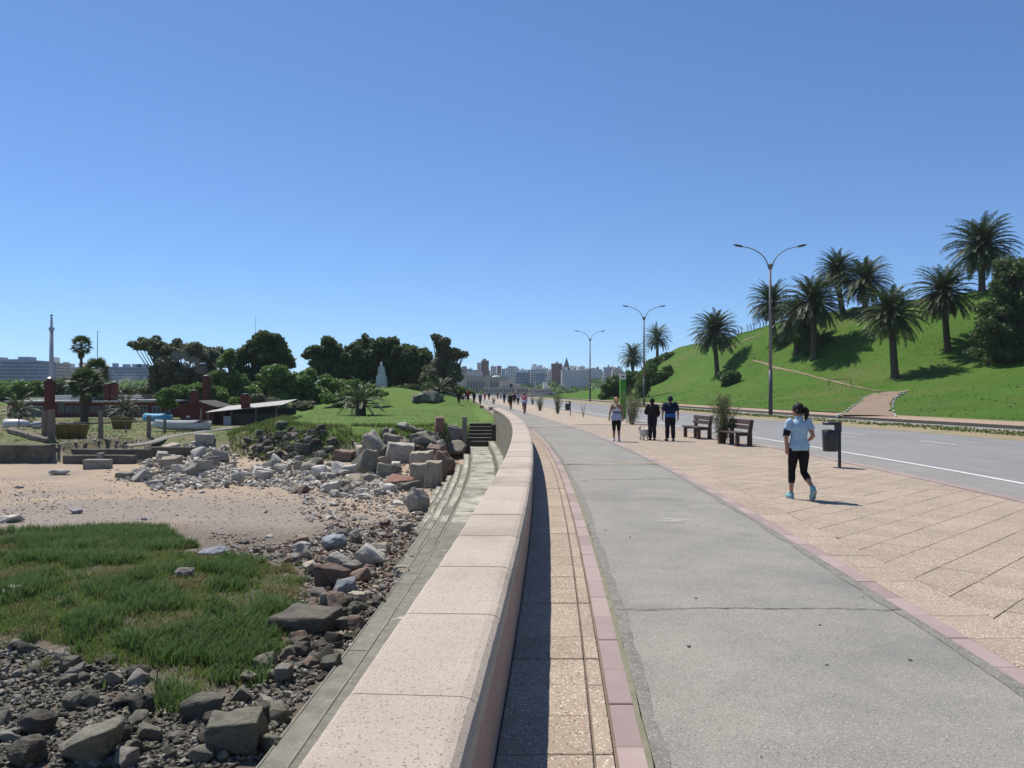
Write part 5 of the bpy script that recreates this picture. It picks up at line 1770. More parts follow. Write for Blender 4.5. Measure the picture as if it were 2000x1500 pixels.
# the big boulders at the end of the steps: foot px, width, height, kind, colour
BOULD = [
    (727, 899, 48, 58, 'angular', 'g', 'tall pale grey boulder on the bank, left end of the big boulders', 0),
    (770, 876, 44, 32, 'angular', 'g', 'wedge-shaped boulder behind the broad flat-faced one', 0),
    (776, 903, 56, 38, 'block', 'g', 'broad flat-faced grey boulder in the middle of the big boulders', 0),
    (707, 927, 56, 50, 'angular', 'a', 'dark pyramid-shaped boulder standing in the rubble', 0),
    (852, 850, 44, 36, 'block', 'r', 'reddish block-shaped boulder on the lawn edge', 0),
    (880, 864, 46, 30, 'angular', 'g', 'grey boulder next to the stair post', 0),
    (872, 890, 72, 34, 'slab', 'g', 'long slanting boulder below the stair post', 1),
    (826, 878, 58, 34, 'angular', 'a', 'greenish rounded boulder behind the cream ones', 0),
    (823, 917, 50, 36, 'block', 'c', 'cream boulder above the split block', 0),
    (818, 951, 40, 46, 'block', 'c', 'left half of the split pale block beside the steps', 0),
    (845, 953, 32, 52, 'block', 'c', 'right half of the split pale block beside the steps', 0),
    (870, 940, 42, 60, 'round', 'b', 'tall rounded brownish boulder leaning over the step ends', 0),
    (772, 956, 62, 26, 'slab', 'r', 'long red-brown stone lying at the foot of the cream boulders', 0),
    (795, 959, 48, 18, 'slab', 'a', 'low grey slab beside the long red-brown stone', 0),
    (815, 1001, 50, 46, 'round', 'g', 'crumbling lump of grey concrete next to the lowest step', 0),
    (818, 892, 26, 22, 'angular', 'b', 'small brown boulder wedged between bigger ones', 0),
    (552, 925, 38, 20, 'angular', 'g', 'grey boulder in front of the dark rock pile', 0),
    (582, 922, 20, 22, 'angular', 'g', 'narrow upright stone in front of the dark rock pile', 0),
    (612, 920, 36, 24, 'angular', 'a', 'square-topped stone right of the narrow upright one', 0),
    (785, 838, 24, 14, 'angular', 'p', 'flat pale stone on the lawn edge', 0),
    (808, 842, 22, 12, 'angular', 'g', 'small stone between the flat pale one and the reddish block', 0),
    (668, 902, 40, 22, 'block', 'b', 'brownish block set in the grassy bank', 0),
    (886, 838, 24, 8, 'slab', 'g', 'thin grey stone on the grass by the stair post', 0),
    # near the camera
    (160, 1500, 125, 66, 'slab', 'a', 'large flat grey slab among the near rocks at the picture bottom', 0),
    (448, 1478, 110, 66, 'block', 'a', 'big block with a pale top beside the near ledge', 0),
    (62, 1440, 74, 46, 'round', 'd', 'dark pitted boulder left of the large flat slab', 0),
    (38, 1500, 74, 52, 'round', 'd', 'dark rounded boulder in the bottom corner', 0),
    (255, 1402, 60, 44, 'angular', 'd', 'dark pointed boulder behind the large flat slab', 0),
    (262, 1332, 52, 30, 'round', 'd', 'black rounded rock at the grass edge', 0),
    (392, 1408, 84, 42, 'angular', 'a', 'wedge of grey rock leaning right in the near rubble', 0),
    (590, 1240, 130, 36, 'block', 'd', 'long dark beam-like block at the grass edge by the steps', 0),
    (542, 1338, 50, 34, 'block', 'g', 'flat-topped grey stone beside the near ledge', 0),
    (640, 1150, 72, 46, 'angular', 'b', 'brownish flat-sided stone in the brown rubble', 0),
    (725, 1106, 60, 42, 'angular', 'p', 'pale angular stone nearest the steps in the brown rubble', 0),
    (648, 1075, 52, 28, 'round', 'u', 'smooth blue-grey stone behind the brown rubble', 0),
    (688, 1132, 48, 34, 'angular', 'g', 'grey wedge stone in the middle of the brown rubble', 0),
    (660, 1108, 50, 26, 'angular', 'p', 'pale flat-topped stone beside the blue-grey one', 0),
    (672, 1160, 46, 30, 'angular', 'u', 'blue-grey angular stone above the yellowish one', 0),
    (697, 1180, 36, 22, 'block', 'c', 'yellowish block at the grass tip near the steps', 0),
    (410, 1088, 56, 18, 'round', 'u', 'dark flat stone at the top edge of the marsh grass', 0),
    (354, 1130, 40, 20, 'round', 'g', 'grey stone half hidden in the marsh grass', 0),
    (18, 1162, 36, 16, 'round', 'p', 'pale stone in the marsh grass at the picture edge', 0),
    (141, 1004, 32, 9, 'slab', 'u', 'lone dark flat stone on the open gravel', 0),
    (12, 1022, 46, 14, 'slab', 'p', 'long pale slab on the gravel at the picture edge', 0),
    (241, 936, 36, 12, 'block', 'a', 'dark squared stone on the sand before the rubble', 0),
    (302, 950, 34, 12, 'slab', 'p', 'pale flat slab at the sandy edge of the rubble', 0),
    (112, 928, 34, 12, 'slab', 'p', 'pale broken slabs lying alone on the sand', 0),
    (715, 975, 50, 10, 'slab', 'p', 'flat white slab on the sand before the concrete lump', 0),
]
for i, (px, yb, w, h_, kind, mk, lab, tl) in enumerate(BOULD):
    put(px, yb, w, h_, kind, mk, lab, 'boulder', None, fine=fine_rock(1000 + i, kind, ROCKS[mk]['angular'][0].materials[0]), rz=random.uniform(-.25, .25), tilt=R(-12) if tl else 0, sink=.15)

def inpoly(x, y, P_):
    c = False
    j = len(P_) - 1
    for i in range(len(P_)):
        if (P_[i][1] > y) != (P_[j][1] > y) and x < (P_[j][0] - P_[i][0]) * (y - P_[i][1]) / (P_[j][1] - P_[i][1]) + P_[i][0]:
            c = not c
        j = i
    return c
def rand_in(P_, soft=True):
    xs = [p[0] for p in P_]; ys_ = [p[1] for p in P_]
    while True:
        x, y = random.uniform(min(xs) - 15, max(xs) + 15), random.uniform(min(ys_) - 6, min(max(ys_) + 6, 1500))
        if not soft:
            if inpoly(x, y, P_): return x, y
        elif inpoly(x + 34 * fbm(x, y * 2.5, .018, 3), y + 13 * fbm(x, y * 2.5, .018, 3, 5.0), P_): return x, y
# fields of stones: outline in the picture, colours, sizes, how many one by one, how many joined
GRASS_PX = [(-40, 1046), (130, 1036), (290, 1030), (352, 1058), (372, 1088), (480, 1094), (575, 1112), (604, 1160), (560, 1212), (545, 1290), (470, 1345), (400, 1372), (300, 1366), (265, 1310), (150, 1292), (60, 1262), (-40, 1246)]
F_near = [(-30, 1250), (70, 1268), (260, 1310), (300, 1375), (420, 1372), (540, 1300), (575, 1260), (640, 1280), (610, 1360), (480, 1500), (-30, 1500)]
F_brown = [(380, 1078), (600, 1060), (640, 1030), (760, 1020), (835, 1010), (815, 1080), (770, 1170), (690, 1270), (630, 1330), (560, 1300), (600, 1180), (570, 1105), (480, 1090)]
F_pale = [(225, 935), (300, 898), (400, 862), (440, 880), (480, 915), (560, 905), (660, 905), (700, 925), (790, 925), (800, 960), (700, 975), (600, 960), (480, 950), (330, 960)]
F_dark = [(472, 868), (520, 845), (580, 836), (618, 850), (640, 885), (630, 905), (560, 900), (500, 905)]
F_sand = [(0, 930), (260, 960), (560, 965), (760, 985), (830, 1010), (640, 1035), (540, 1080), (380, 1065), (300, 1020), (0, 1030)]
LAND = [('the large flat slab', 160, 1450), ('the big pale-topped block', 448, 1450), ('the dark pitted boulder', 62, 1420), ('the corner boulder', 38, 1480), ('the dark pointed boulder', 255, 1385), ('the black rounded rock', 262, 1320), ('the leaning grey wedge', 392, 1390),
        ('the beam-like block', 590, 1225), ('the flat-topped grey stone', 542, 1325), ('the pale angular stone', 725, 1090), ('the blue-grey stone', 648, 1065), ('the grey wedge stone', 688, 1120), ('the yellowish block', 697, 1172), ('the flat marsh stone', 410, 1080),
        ('the lone gravel stone', 141, 1000), ('the picture-edge slab', 12, 1018), ('the squared dark stone', 241, 930), ('the sandy-edge slab', 302, 945), ('the tall pale boulder', 727, 880), ('the dark pyramid boulder', 707, 905), ('the red-brown stone', 772, 945), ('the concrete lump', 815, 985),
        ('the upright narrow stone', 582, 912), ('the square-topped stone', 612, 910), ('the bank block', 668, 893), ('the front grey boulder', 552, 915), ('the loose concrete block', 186, 905), ('the flat white slab', 715, 972), ('the slipway beam', 330, 856), ('the flat-faced boulder', 776, 890), ('the split pale block', 830, 930)]
HUE = dict(g='grey', d='dark', a='greenish-grey', b='brown', p='pale', c='cream', u='bluish', r='reddish')
FORM = dict(angular='angular', slab='flat', round='rounded', block='squared')
ALIKE = {}
def where(x, y):
    n_, lx, ly = min(LAND, key=lambda q: (q[1] - x) ** 2 + 2.5 * (q[2] - y) ** 2)
    dx, dy = x - lx, (y - ly) * 1.6
    if abs(dx) > abs(dy): return ('right of ' if dx > 0 else 'left of ') + n_
    return ('in front of ' if dy > 0 else 'behind ') + n_
def field(poly, n_one, n_rest, mix, kinds, wr, label, group, name, rest_name, rest_label, asp=(.45, .8), big=1.0, sink=.18):
    sizes = sorted((random.uniform(0, 1) ** 2.2 for _ in range(n_one)), reverse=True)
    for q in sizes:
        x, y = rand_in(poly)
        w = lerp(wr[0], wr[1], q) * (.7 + .5 * (y - 830) / 650)
        kd, mk = random.choice(kinds), random.choice(mix)
        size = 'big' if w > lerp(wr[0], wr[1], .45) else ('mid-sized' if w > lerp(wr[0], wr[1], .12) else 'small')
        lab = '%s %s %s %s %s' % (size, HUE[mk], FORM[kd], label, where(x, y))
        ALIKE.setdefault(lab, [])
        o_ = put(x, y, w, w * random.uniform(*asp), kd, mk, lab, name, group, tilt=random.uniform(-.35, .35), rz=random.uniform(0, 6.28), sink=sink)
        if o_ is not None: ALIKE[lab].append((x, o_))
    # small stones, joined
    V_, F_, MI = [], [], []
    mk_list = sorted(set(mix))
    tmpl = {}
    for mk in mk_list:
        tmpl[mk] = [(np.array([v.co[:] for v in me.vertices]), [tuple(p.vertices) for p in me.polygons]) for me in SMALL[:6]]
    off_ = 0
    for _ in range(n_rest):
        x, y = rand_in(poly)
        p = hit(SHORE, x, y)
        if p is None: continue
        s = p.y / FPX
        w = random.uniform(.25, .95) ** 1.4 * wr[0] * (.7 + .5 * (y - 830) / 650) * s * 1.15
        mk = random.choice(mix)
        vv, ff = random.choice(tmpl[mk])
        a, b_ = random.uniform(0, 6.28), random.uniform(-.4, .4)
        Mx = np.array((Matrix.Rotation(a, 3, 'Z') @ Matrix.Rotation(b_, 3, 'X')))
        P2 = (vv * np.array((w, w * random.uniform(.6, 1), w * random.uniform(*asp)))) @ Mx.T + np.array((p.x, p.y, p.z - w * .12))
        V_.append(P2)
        F_ += [tuple(i + off_ for i in f) for f in ff]
        MI += [mk_list.index(mk)] * len(ff)
        off_ += len(vv)
    if V_:
        o_ = mobj(rest_name, np.concatenate(V_).tolist(), F_, [ROCKS[mk]['angular'][0].materials[0] for mk in mk_list])
        o_.data.polygons.foreach_set('material_index', MI)
        tag(o_, rest_label, 'rubble', kind='stuff')
def small_rock(seed):
    r_ = random.Random(seed)
    bm = bmesh.new()
    for i in range(9):
        v = Vector((r_.uniform(-1, 1), r_.uniform(-1, 1), r_.uniform(-1, 1))); v /= max(abs(v.x), abs(v.y), abs(v.z))
        bm.verts.new(v * r_.uniform(.3, .5) + Vector((0, 0, .45)))
    bmesh.ops.convex_hull(bm, input=bm.verts[:])
    for v in [v for v in bm.verts if not v.link_faces]: bm.verts.remove(v)
    me = bpy.data.meshes.new('small'); bm.to_mesh(me); bm.free(); return me
SMALL = [small_rock(i) for i in range(6)]
field(F_near, 92, 5200, ['a', 'a', 'd', 'g', 'a', 'g'], ['angular', 'angular', 'slab', 'round'], (17, 48), 'stone in the near rubble,', 'stones of the near grey rubble', 'rubble_stone', 'near_rubble', 'small grey stones covering the shore at the picture bottom')
field(F_brown, 70, 3600, ['b', 'g', 'p', 'b', 'g', 'b', 'c'], ['angular', 'round', 'angular'], (17, 48), 'stone in the brown strip,', 'stones of the brown rubble strip', 'brown_stone', 'brown_rubble', 'small brown stones along the foot of the steps')
field([(560, 1210), (640, 1190), (720, 1180), (760, 1180), (690, 1270), (640, 1340), (560, 1300)], 36, 600, ['d', 'd', 'a'], ['angular', 'round', 'block'], (20, 44), 'stone piled by the near steps,', 'dark stones piled against the near steps', 'dark_stone', 'dark_wet_rubble', 'small dark stones against the near steps')
field(F_pale, 92, 4200, ['p', 'p', 'g', 'p', 'a', 'c'], ['slab', 'angular', 'slab', 'block'], (18, 54), 'piece of white rubble,', 'pieces of the white rubble field', 'pale_rubble_piece', 'pale_rubble', 'small pale chips between the rubble pieces', asp=(.3, .8))
field([(692, 868), (760, 850), (895, 846), (905, 890), (872, 945), (800, 962), (735, 950), (690, 925)], 30, 300, ['g', 'g', 'a', 'b', 'c', 'g'], ['angular', 'block', 'angular', 'round'], (24, 50), 'stone wedged among the big boulders,', 'stones wedged among the big boulders', 'wedged_stone', 'wedged_rubble', 'small stones between the big boulders', asp=(.6, .95))
field(F_dark, 46, 420, ['d', 'd', 'a', 'd'], ['angular', 'round', 'block'], (17, 40), 'stone of the black rock pile,', 'stones of the black rock pile', 'black_stone', 'black_rubble', 'small dark stones in the black rock pile')
field(F_sand, 26, 4200, ['p', 'b', 'g', 'p', 'u'], ['slab', 'angular', 'slab'], (6, 22), 'stone lying alone on the sand,', 'stones scattered on the sand', 'scattered_stone', 'beach_pebbles', 'pebbles and shell bits strewn over the sand', asp=(.2, .5), sink=.25)
field([(400, 1035), (560, 1060), (640, 1035), (800, 1020), (560, 1100), (480, 1090)], 0, 900, ['b', 'g'], ['angular'], (9, 13), '', '', 'x', 'reddish_pebbles', 'reddish pebbles at the top of the brown rubble')
field([(180, 925), (420, 880), (560, 900), (830, 945), (835, 1005), (700, 1015), (560, 990), (360, 975), (230, 955)], 0, 1300, ['p', 'g', 'p', 'b', 'c'], ['slab'], (8, 13), '', '', 'x', 'scattered_chips', 'pale chips scattered over the sand around the rubble field', asp=(.25, .6))
field([(-20, 955), (60, 950), (130, 965), (110, 1000), (-20, 1010)], 0, 260, ['p', 'g', 'r', 'b'], ['slab'], (8, 13), '', '', 'x', 'strandline_debris', 'mixed pale and reddish debris on the gravel at the picture edge', asp=(.25, .6))
field([(590, 962), (800, 955), (836, 1000), (800, 1032), (620, 1036)], 12, 900, ['p', 'b', 'g', 'p', 'c'], ['slab', 'angular'], (14, 34), 'stone strewn below the boulders,', 'stones strewn below the boulders', 'strewn_stone', 'strewn_rubble', 'small stones strewn between the boulders and the brown strip', asp=(.3, .7))
field([(60, 862), (190, 852), (300, 852), (300, 872), (110, 876)], 0, 700, ['p', 'g', 'b'], ['slab'], (7, 11), '', '', 'x', 'yard_rubble', 'broken rubble strewn along the yard edge above the low walls')
field([(680, 905), (800, 925), (850, 950), (800, 1000), (720, 985), (640, 940)], 0, 700, ['p', 'g', 'b', 'c'], ['slab'], (10, 16), '', '', 'x', 'boulder_foot_rubble', 'broken chips around the foot of the big boulders')
for lab, lst in ALIKE.items():
    if len(lst) in (2, 3):
        lst.sort(key=lambda q: q[0])
        for (x, o_), wd in zip(lst, ('leftmost', 'rightmost') if len(lst) == 2 else ('leftmost', 'middle', 'rightmost')):
            o_['label'] = wd + ' ' + lab
# rock outcrop on the mound
for i, (px, py, w, h_, mk) in enumerate(((822, 772, 36, 14, 'g'), (845, 782, 40, 18, 'a'), (815, 784, 30, 14, 'd'), (838, 765, 34, 10, 'g'))):
    p = at_y(px, py, 108); p.z = sz(p.x, 108); s = 108 / FPX
    o_ = dataobj('outcrop_rock', fine_rock(1300 + i, 'angular', ROCKS[mk]['angular'][0].materials[0]), None, (p.x, 108, p.z - .3), (0, 0, i), (w * s, w * s * .8, h_ * s + .4))
    tag(o_, ['highest flat rock of the outcrop left of the low palm', 'widest rock of the outcrop beneath the low palm', 'dark lowest rock of the outcrop on the mound', 'thin grey rock at the back of the outcrop'][i], 'rock')

# ------------------------------------------------------------------ grasses
def blades(name, P_, hmin, hmax, w, m, seed, lean=.35, label=None, bend=1.0):
    """P_ (n,3) roots -> one mesh of bent blades, three faces each"""
    g_ = np.random.default_rng(seed)
    n = len(P_)
    a = g_.random(n) * 6.2832
    d = np.stack([np.cos(a), np.sin(a), np.zeros(n)], 1)
    s_ = np.stack([-np.sin(a), np.cos(a), np.zeros(n)], 1)
    h_ = (hmin + (hmax - hmin) * g_.random(n) ** 1.3)[:, None]
    le = (lean * (.3 + g_.random(n)))[:, None] * h_
    up = np.array([[0, 0, 1.0]])
    ww = (w * (.6 + .8 * g_.random(n)))[:, None]
    b0, b1 = P_ - s_ * ww, P_ + s_ * ww
    m_ = P_ + up * h_ * .6 + d * le * .35
    m0, m1 = m_ - s_ * ww * .75, m_ + s_ * ww * .75
    t = P_ + up * h_ * (1 - .12 * bend) + d * le * 1.1
    V = np.stack([b0, b1, m1, m0, t], 1).reshape(-1, 3)
    i0 = np.arange(n) * 5
    F = np.concatenate([np.stack([i0, i0 + 1, i0 + 2], 1), np.stack([i0, i0 + 2, i0 + 3], 1), np.stack([i0 + 3, i0 + 2, i0 + 4], 1)])
    o_ = npmesh(name, V, F, m)
    tag(o_, label, 'grass', kind='stuff')
    return o_
M_marsh = mat('marsh_grass_blade', (.14, .235, .04), (.105, .19, .032), .5, .7, c3=(.16, .19, .06), s3=1.2, a3=.6, dirt=((.17, .14, .06), .6, .60, .8), trans=.35, spec=.2)
M_marsh2 = mat('tall_marsh_grass_blade', (.115, .195, .05), (.09, .155, .038), .5, .7, c3=(.13, .18, .065), s3=1.2, a3=.6, trans=.35, spec=.25)
M_marshdry = mat('dry_marsh_blade', (.25, .205, .10), (.19, .16, .07), .8, .8, trans=.3)
M_lawnb = mat('lawn_grass_blade', (.11, .185, .033), (.085, .15, .026), .3, .75, c3=(.17, .22, .06), s3=1.5, a3=.5, trans=.25, spec=.15)
M_bank = mat('bank_grass_blade', (.12, .185, .04), (.09, .15, .03), .4, .75, c3=(.20, .185, .08), s3=1.2, a3=.6, trans=.25, spec=.15)
gw = [hit(SHORE, x, y) for x, y in GRASS_PX]
GP = [(p.x, p.y) for p in gw]
pts = []
xs = [p[0] for p in GP]; ys_ = [p[1] for p in GP]
while len(pts) < 130000:
    x, y = random.uniform(min(xs) - .6, max(xs) + .6), random.uniform(min(ys_) - .6, max(ys_) + .6)
    jx, jy = .75 * fbm(x, y, 1.1, 3, 4.0), .9 * fbm(x, y, 1.1, 3, 8.0)
    if not inpoly(x + jx, y + jy, GP): continue
    dn = fbm(x, y, .7, 3) + .5 * fbm(x, y, 2.6, 2)
    if random.random() > min(max(.66 + .9 * dn, .22), 1.0): continue
    pts.append((x, y, 0.0, dn))
PA = np.array(pts)
zc = {}
def zq(x, y):
    k_ = (round(x * 4), round(y * 4))
    if k_ not in zc: zc[k_] = terr(k_[0] / 4, k_[1] / 4)
    return zc[k_]
PA[:, 2] = [zq(x, y) - .03 for x, y in PA[:, :2]]
ks = np.array([fbm(x, y, .55, 3, 9.0) + .5 * fbm(x, y, 1.9, 2, 2.0) for x, y in PA[:, :2]])
sel = (ks > .12) | ((PA[:, 1] > 20.5) & (ks > -.35))
dry = (rng.random(len(PA)) < .10) | ((ks < -.42) & (rng.random(len(PA)) < .7))
blades('marsh_grass', PA[~sel & ~dry][:, :3], .05, .17, .007, M_marsh, 3, .6, 'green marsh grass patch between the rocks on the shore')
blades('tall_marsh_grass', PA[sel & ~dry][:, :3], .15, .36, .009, M_marsh2, 4, .6, 'taller wind-bent clumps in the marsh grass patch')
blades('dry_marsh_grass', PA[dry][:, :3], .06, .22, .007, M_marshdry, 14, .9, 'straw-coloured blades among the marsh grass')
# bank and lawn
def sample(xr, yr, n, f):
    out = []
    while len(out) < n:
        x, y = random.uniform(*xr), random.uniform(*yr)
        if f(x, y): out.append((x, y, terr(x, y) - .02))
    return np.array(out)
bank = sample((-24, -1.5), (48, 75), 14000, lambda x, y: x < bx(y) - .8 and -4.2 < lawn_d(x, y) + .8 * fbm(x, y, .35, 3) < .4 and fbm(x, y, .5, 3) > -.35 and not (-4.5 < x < -.5 and y < 58.6))
blades('bank_grass', bank, .12, .38, .022, M_bank, 5, .6, 'rough long grass on the bank below the lawn')
lw = sample((-24, 0), (56, 110), 16000, lambda x, y: x < bx(y) - .8 and lawn_d(x, y) > 0)
blades('lawn_grass', lw, .03, .09, .020, M_lawnb, 6, .5, 'short mown grass of the lawn beside the promenade')
yd = sample((-55, -18), (53, 100), 7000, lambda x, y: lawn_d(x, y) < -3 and fbm(x, y, .35, 3) < .1)
blades('yard_grass', yd, .06, .22, .03, M_bank, 7, .5, 'patchy grass of the yard')
# hillside tufts
tv = np.array([v[:] for v in HV])
hp = []
while len(hp) < 15000:
    f_ = random.choice(HFc)
    u_, v_ = random.random(), random.random()
    p = (1 - u_) * ((1 - v_) * tv[f_[0]] + v_ * tv[f_[1]]) + u_ * ((1 - v_) * tv[f_[3]] + v_ * tv[f_[2]])
    if p[1] < 20 or p[0] / p[1] > .75: continue
    if random.random() > .45 + .8 * fbm(p[0], p[1], .12, 3): continue
    hp.append(p)
blades('hill_tufts', np.array(hp) - np.array([0, 0, .03]), .06, .20, .05, M_blade, 8, .6, 'uneven tufts of grass over the hillside')
vg = []
while len(vg) < 6000:
    y = random.uniform(25, 120); o_ = random.uniform(21.6, 24.2)
    if fbm(o_, y, .4, 3) > -.25: vg.append((off(o_, y), y, .0))
blades('verge_grass', np.array(vg), .05, .14, .04, M_bank, 9, .6, 'strip of grass between the road and the service lane')
# ------------------------------------------------------------------ people
def simple(n, c, rough=.8, spec=.25): return mat(n, c, tuple(x * .86 for x in c), 14, rough, spec=spec, bump=.1, bs=60, bd=.004)
M_skin = simple('skin', (.42, .23, .155), .55)
M_skin2 = simple('tanned_skin', (.36, .185, .12), .55)
M_hairblack = simple('black_hair', (.012, .010, .009), .62, .25)
M_hairblond = simple('blond_hair', (.36, .20, .075), .5, .4)
M_hairbrown = simple('brown_hair', (.05, .03, .02), .5, .4)
M_ltblue = simple('light_blue_shirt', (.36, .51, .61))
M_black = simple('black_fabric', (.010, .009, .011))
M_navy = simple('navy_fabric', (.016, .018, .045))
M_navy2 = simple('dark_trousers', (.014, .013, .022))
M_blue = simple('royal_blue_band', (.03, .13, .38))
M_blackjkt = simple('brown_black_jacket', (.022, .017, .015))
M_whitecl = simple('white_fabric', (.62, .62, .66))
M_lilac = simple('pale_lilac_fabric', (.42, .42, .55))
M_greycl = simple('grey_fabric', (.14, .14, .19))
M_pink = simple('pink_fabric', (.62, .16, .20))
M_red = simple('red_fabric', (.40, .03, .05))
M_teal = simple('teal_shoe', (.22, .46, .49), .5)
M_sole = simple('pale_shoe_sole', (.45, .45, .44))
M_shoewhite = simple('white_shoe', (.60, .64, .70), .6)
M_blueband = simple('blue_phone_case', (.05, .09, .19), .35, .5)
M_jeans = simple('blue_denim', (.06, .09, .17))
M_fur = mat('white_dog_fur', (.66, .62, .56), (.55, .51, .45), 9, .95, bump=.6, bs=40, bd=.02)
M_rubber = simple('black_rubber', (.012, .012, .012), .7)
M_eye = simple('dark_eye', (.02, .015, .012), .2)

def body_mesh(J, build=1.0, voxel=.013, belly=0.0, female=True, hands=True):
    """one continuous body from the joints J; returns mesh and per-vertex (region, t along the bone)"""
    mb = MB()
    bones = []
    X = (1, 0, 0)
    b = build
    pe, ch = Vector(J['pelvis']), Vector(J['chest'])
    ax = (ch - pe)
    def P_(t, dy=0): return pe + ax * t + Vector((0, dy, 0))
    hipw = .182 if female else .160
    shw = .160 if female else .185
    ring = [(-.16, .105, .095), (-.06, hipw * .96, .118), (.06, hipw, .125), (.25, hipw * .86, .108 + belly * .5), (.45, .128 if female else .148, .098 + belly), (.70, .143 if female else .166, .104 + belly * .5), (.92, shw, .105), (1.06, shw * .90, .090), (1.15, .095, .070), (1.22, .056, .056)]
    mb.tube([P_(t) for t, _, _ in ring], [(rx * b, ry * b) for _, rx, ry in ring], 14, ref=X)
    bones.append(('torso', P_(-.1), P_(1.1), .13 * b))
    nk, hd = Vector(J['neck']), Vector(J['head'])
    mb.tube([nk - Vector((0, 0, .06)), nk.lerp(hd, .7)], [.056, .050], 10)
    bones.append(('neck', nk - Vector((0, 0, .02)), nk.lerp(hd, .45), .05))
    yaw = J.get('yaw', 0.0)
    Rz = Matrix.Rotation(yaw, 3, 'Z')
    # head: skull, jaw, nose, ears
    def blob(c, r, n=12, k=7):
        pts, rr = [], []
        for i in range(k):
            a = math.pi * (i + .5) / k
            pts.append(hd + Rz @ (Vector(c) + Vector((0, 0, -math.cos(a) * r[2]))))
            rr.append((r[0] * math.sin(a), r[1] * math.sin(a)))
        mb.tube(pts, rr, n, ref=Rz @ Vector((1, 0, 0)))
    blob((0, -.005, .012), (.076, .094, .108))
    blob((0, .030, -.055), (.055, .060, .062))
    mb.tube([hd + Rz @ Vector((0, .075, .0)), hd + Rz @ Vector((0, .112, -.030))], [.012, .016], 6)
    for s in (-1, 1):
        mb.tube([hd + Rz @ Vector((s * .070, -.005, -.03)), hd + Rz @ Vector((s * .083, -.012, .0)), hd + Rz @ Vector((s * .080, -.012, .025))], [.012, .018, .012], 6)
    bones.append(('head', hd + Vector((0, 0, -.03)), hd + Vector((0, 0, .03)), .085))
    for s, sd in ((-1, 'L'), (1, 'R')):
        h_, k_, a_ = Vector(J['hip' + sd]), Vector(J['knee' + sd]), Vector(J['ankle' + sd])
        ca = k_.lerp(a_, .30) + Vector((0, -.012, 0))
        mb.tube([h_ + Vector((0, 0, .05)), h_.lerp(k_, .25), h_.lerp(k_, .7), k_, ca, k_.lerp(a_, .75), a_], [.080 * b, .090 * b, .066 * b, .054 * b, .056 * b, .038 * b, .034 * b], 12)
        bones.append(('thigh' + sd, h_, k_, .075 * b)); bones.append(('shin' + sd, k_, a_, .048 * b))
        toe, heel = Vector(J['toe' + sd]), Vector(J['heel' + sd])
        d = (toe - heel)
        mb.tube([heel - d * .06, heel + d * .15, heel + d * .45, heel + d * .8, toe + d * .04], [.030, .038, .040, .036, .022], 10)
        mb.tube([a_ + Vector((0, 0, .02)), heel.lerp(toe, .22)], [.034, .036], 8)
        bones.append(('foot' + sd, heel, toe, .036))
        sh, el, wr = Vector(J['shoulder' + sd]), Vector(J['elbow' + sd]), Vector(J['wrist' + sd])
        mb.tube([sh + (sh - el).normalized() * .02 + Vector((-s * .04, 0, .0)), sh, sh.lerp(el, .5), el, el.lerp(wr, .3), wr], [.050 * b, .054 * b, .045 * b, .037 * b, .038 * b, .025 * b], 10)
        bones.append(('uarm' + sd, sh, el, .046 * b)); bones.append(('farm' + sd, el, wr, .033 * b))
        hn = Vector(J['hand' + sd])
        dv = (hn - wr).normalized()
        mb.tube([wr, wr.lerp(hn, .5), hn], [.026, .036, .034], 8)
        bones.append(('hand' + sd, wr + dv * .02, hn + dv * .06, .032))
    me = bpy.data.meshes.new('body')
    me.from_pydata([tuple(v) for v in mb.v], [], mb.f)
    o_ = bpy.data.objects.new('tmp', me); COL.objects.link(o_)
    rm = o_.modifiers.new('r', 'REMESH'); rm.mode = 'VOXEL'; rm.voxel_size = voxel
    sm = o_.modifiers.new('s', 'SMOOTH'); sm.factor = .5; sm.iterations = 5
    dg = bpy.context.evaluated_depsgraph_get()
    out = bpy.data.meshes.new_from_object(o_.evaluated_get(dg))
    bpy.data.objects.remove(o_); bpy.data.meshes.remove(me)
    reg = []
    for v in out.vertices:
        best = None
        for (nm, a, c, r_) in bones:
            d = c - a
            t = (v.co - a).dot(d) / max(d.length_squared, 1e-9)
            tc_ = min(max(t, 0), 1)
            e = (v.co - (a + d * tc_)).length - r_
            if best is None or e < best[0]: best = (e, nm, t)
        reg.append((best[1], best[2]))
    if hands:   # five fingers on each palm, of unequal length, slightly curled
        bm = bmesh.new(); bm.from_mesh(out)
        for s, sd in ((-1, 'L'), (1, 'R')):
            wr, hn = Vector(J['wrist' + sd]), Vector(J['hand' + sd])
            dv = (hn - wr).normalized()
            side = Vector((0, 1, 0)) - dv * dv.y; side.normalize()
            inn = dv.cross(side) * (1 if s < 0 else -1)
            fm = MB()
            for q, (o2, l_) in enumerate(((-.024, .058), (-.008, .070), (.008, .074), (.024, .066))):
                p0 = hn + side * o2 - dv * .012
                fm.tube([p0, p0 + dv * l_ * .5 + inn * .006, p0 + dv * l_ * .85 + inn * .022, p0 + dv * l_ + inn * .034], [.0095, .009, .008, .006], 6)
            p0 = wr.lerp(hn, .35) + side * .026
            fm.tube([p0, p0 + side * .022 + dv * .026 + inn * .01, p0 + side * .026 + dv * .058 + inn * .018], [.011, .010, .007], 6)
            nb = len(bm.verts)
            vs = [bm.verts.new(v) for v in fm.v]
            for f in fm.f:
                bm.faces.new([vs[i] for i in f])
            reg += [('hand' + sd, 1.0)] * len(fm.v)
        bm.to_mesh(out); bm.free()
    out.polygons.foreach_set('use_smooth', [True] * len(out.polygons))
    return out, reg
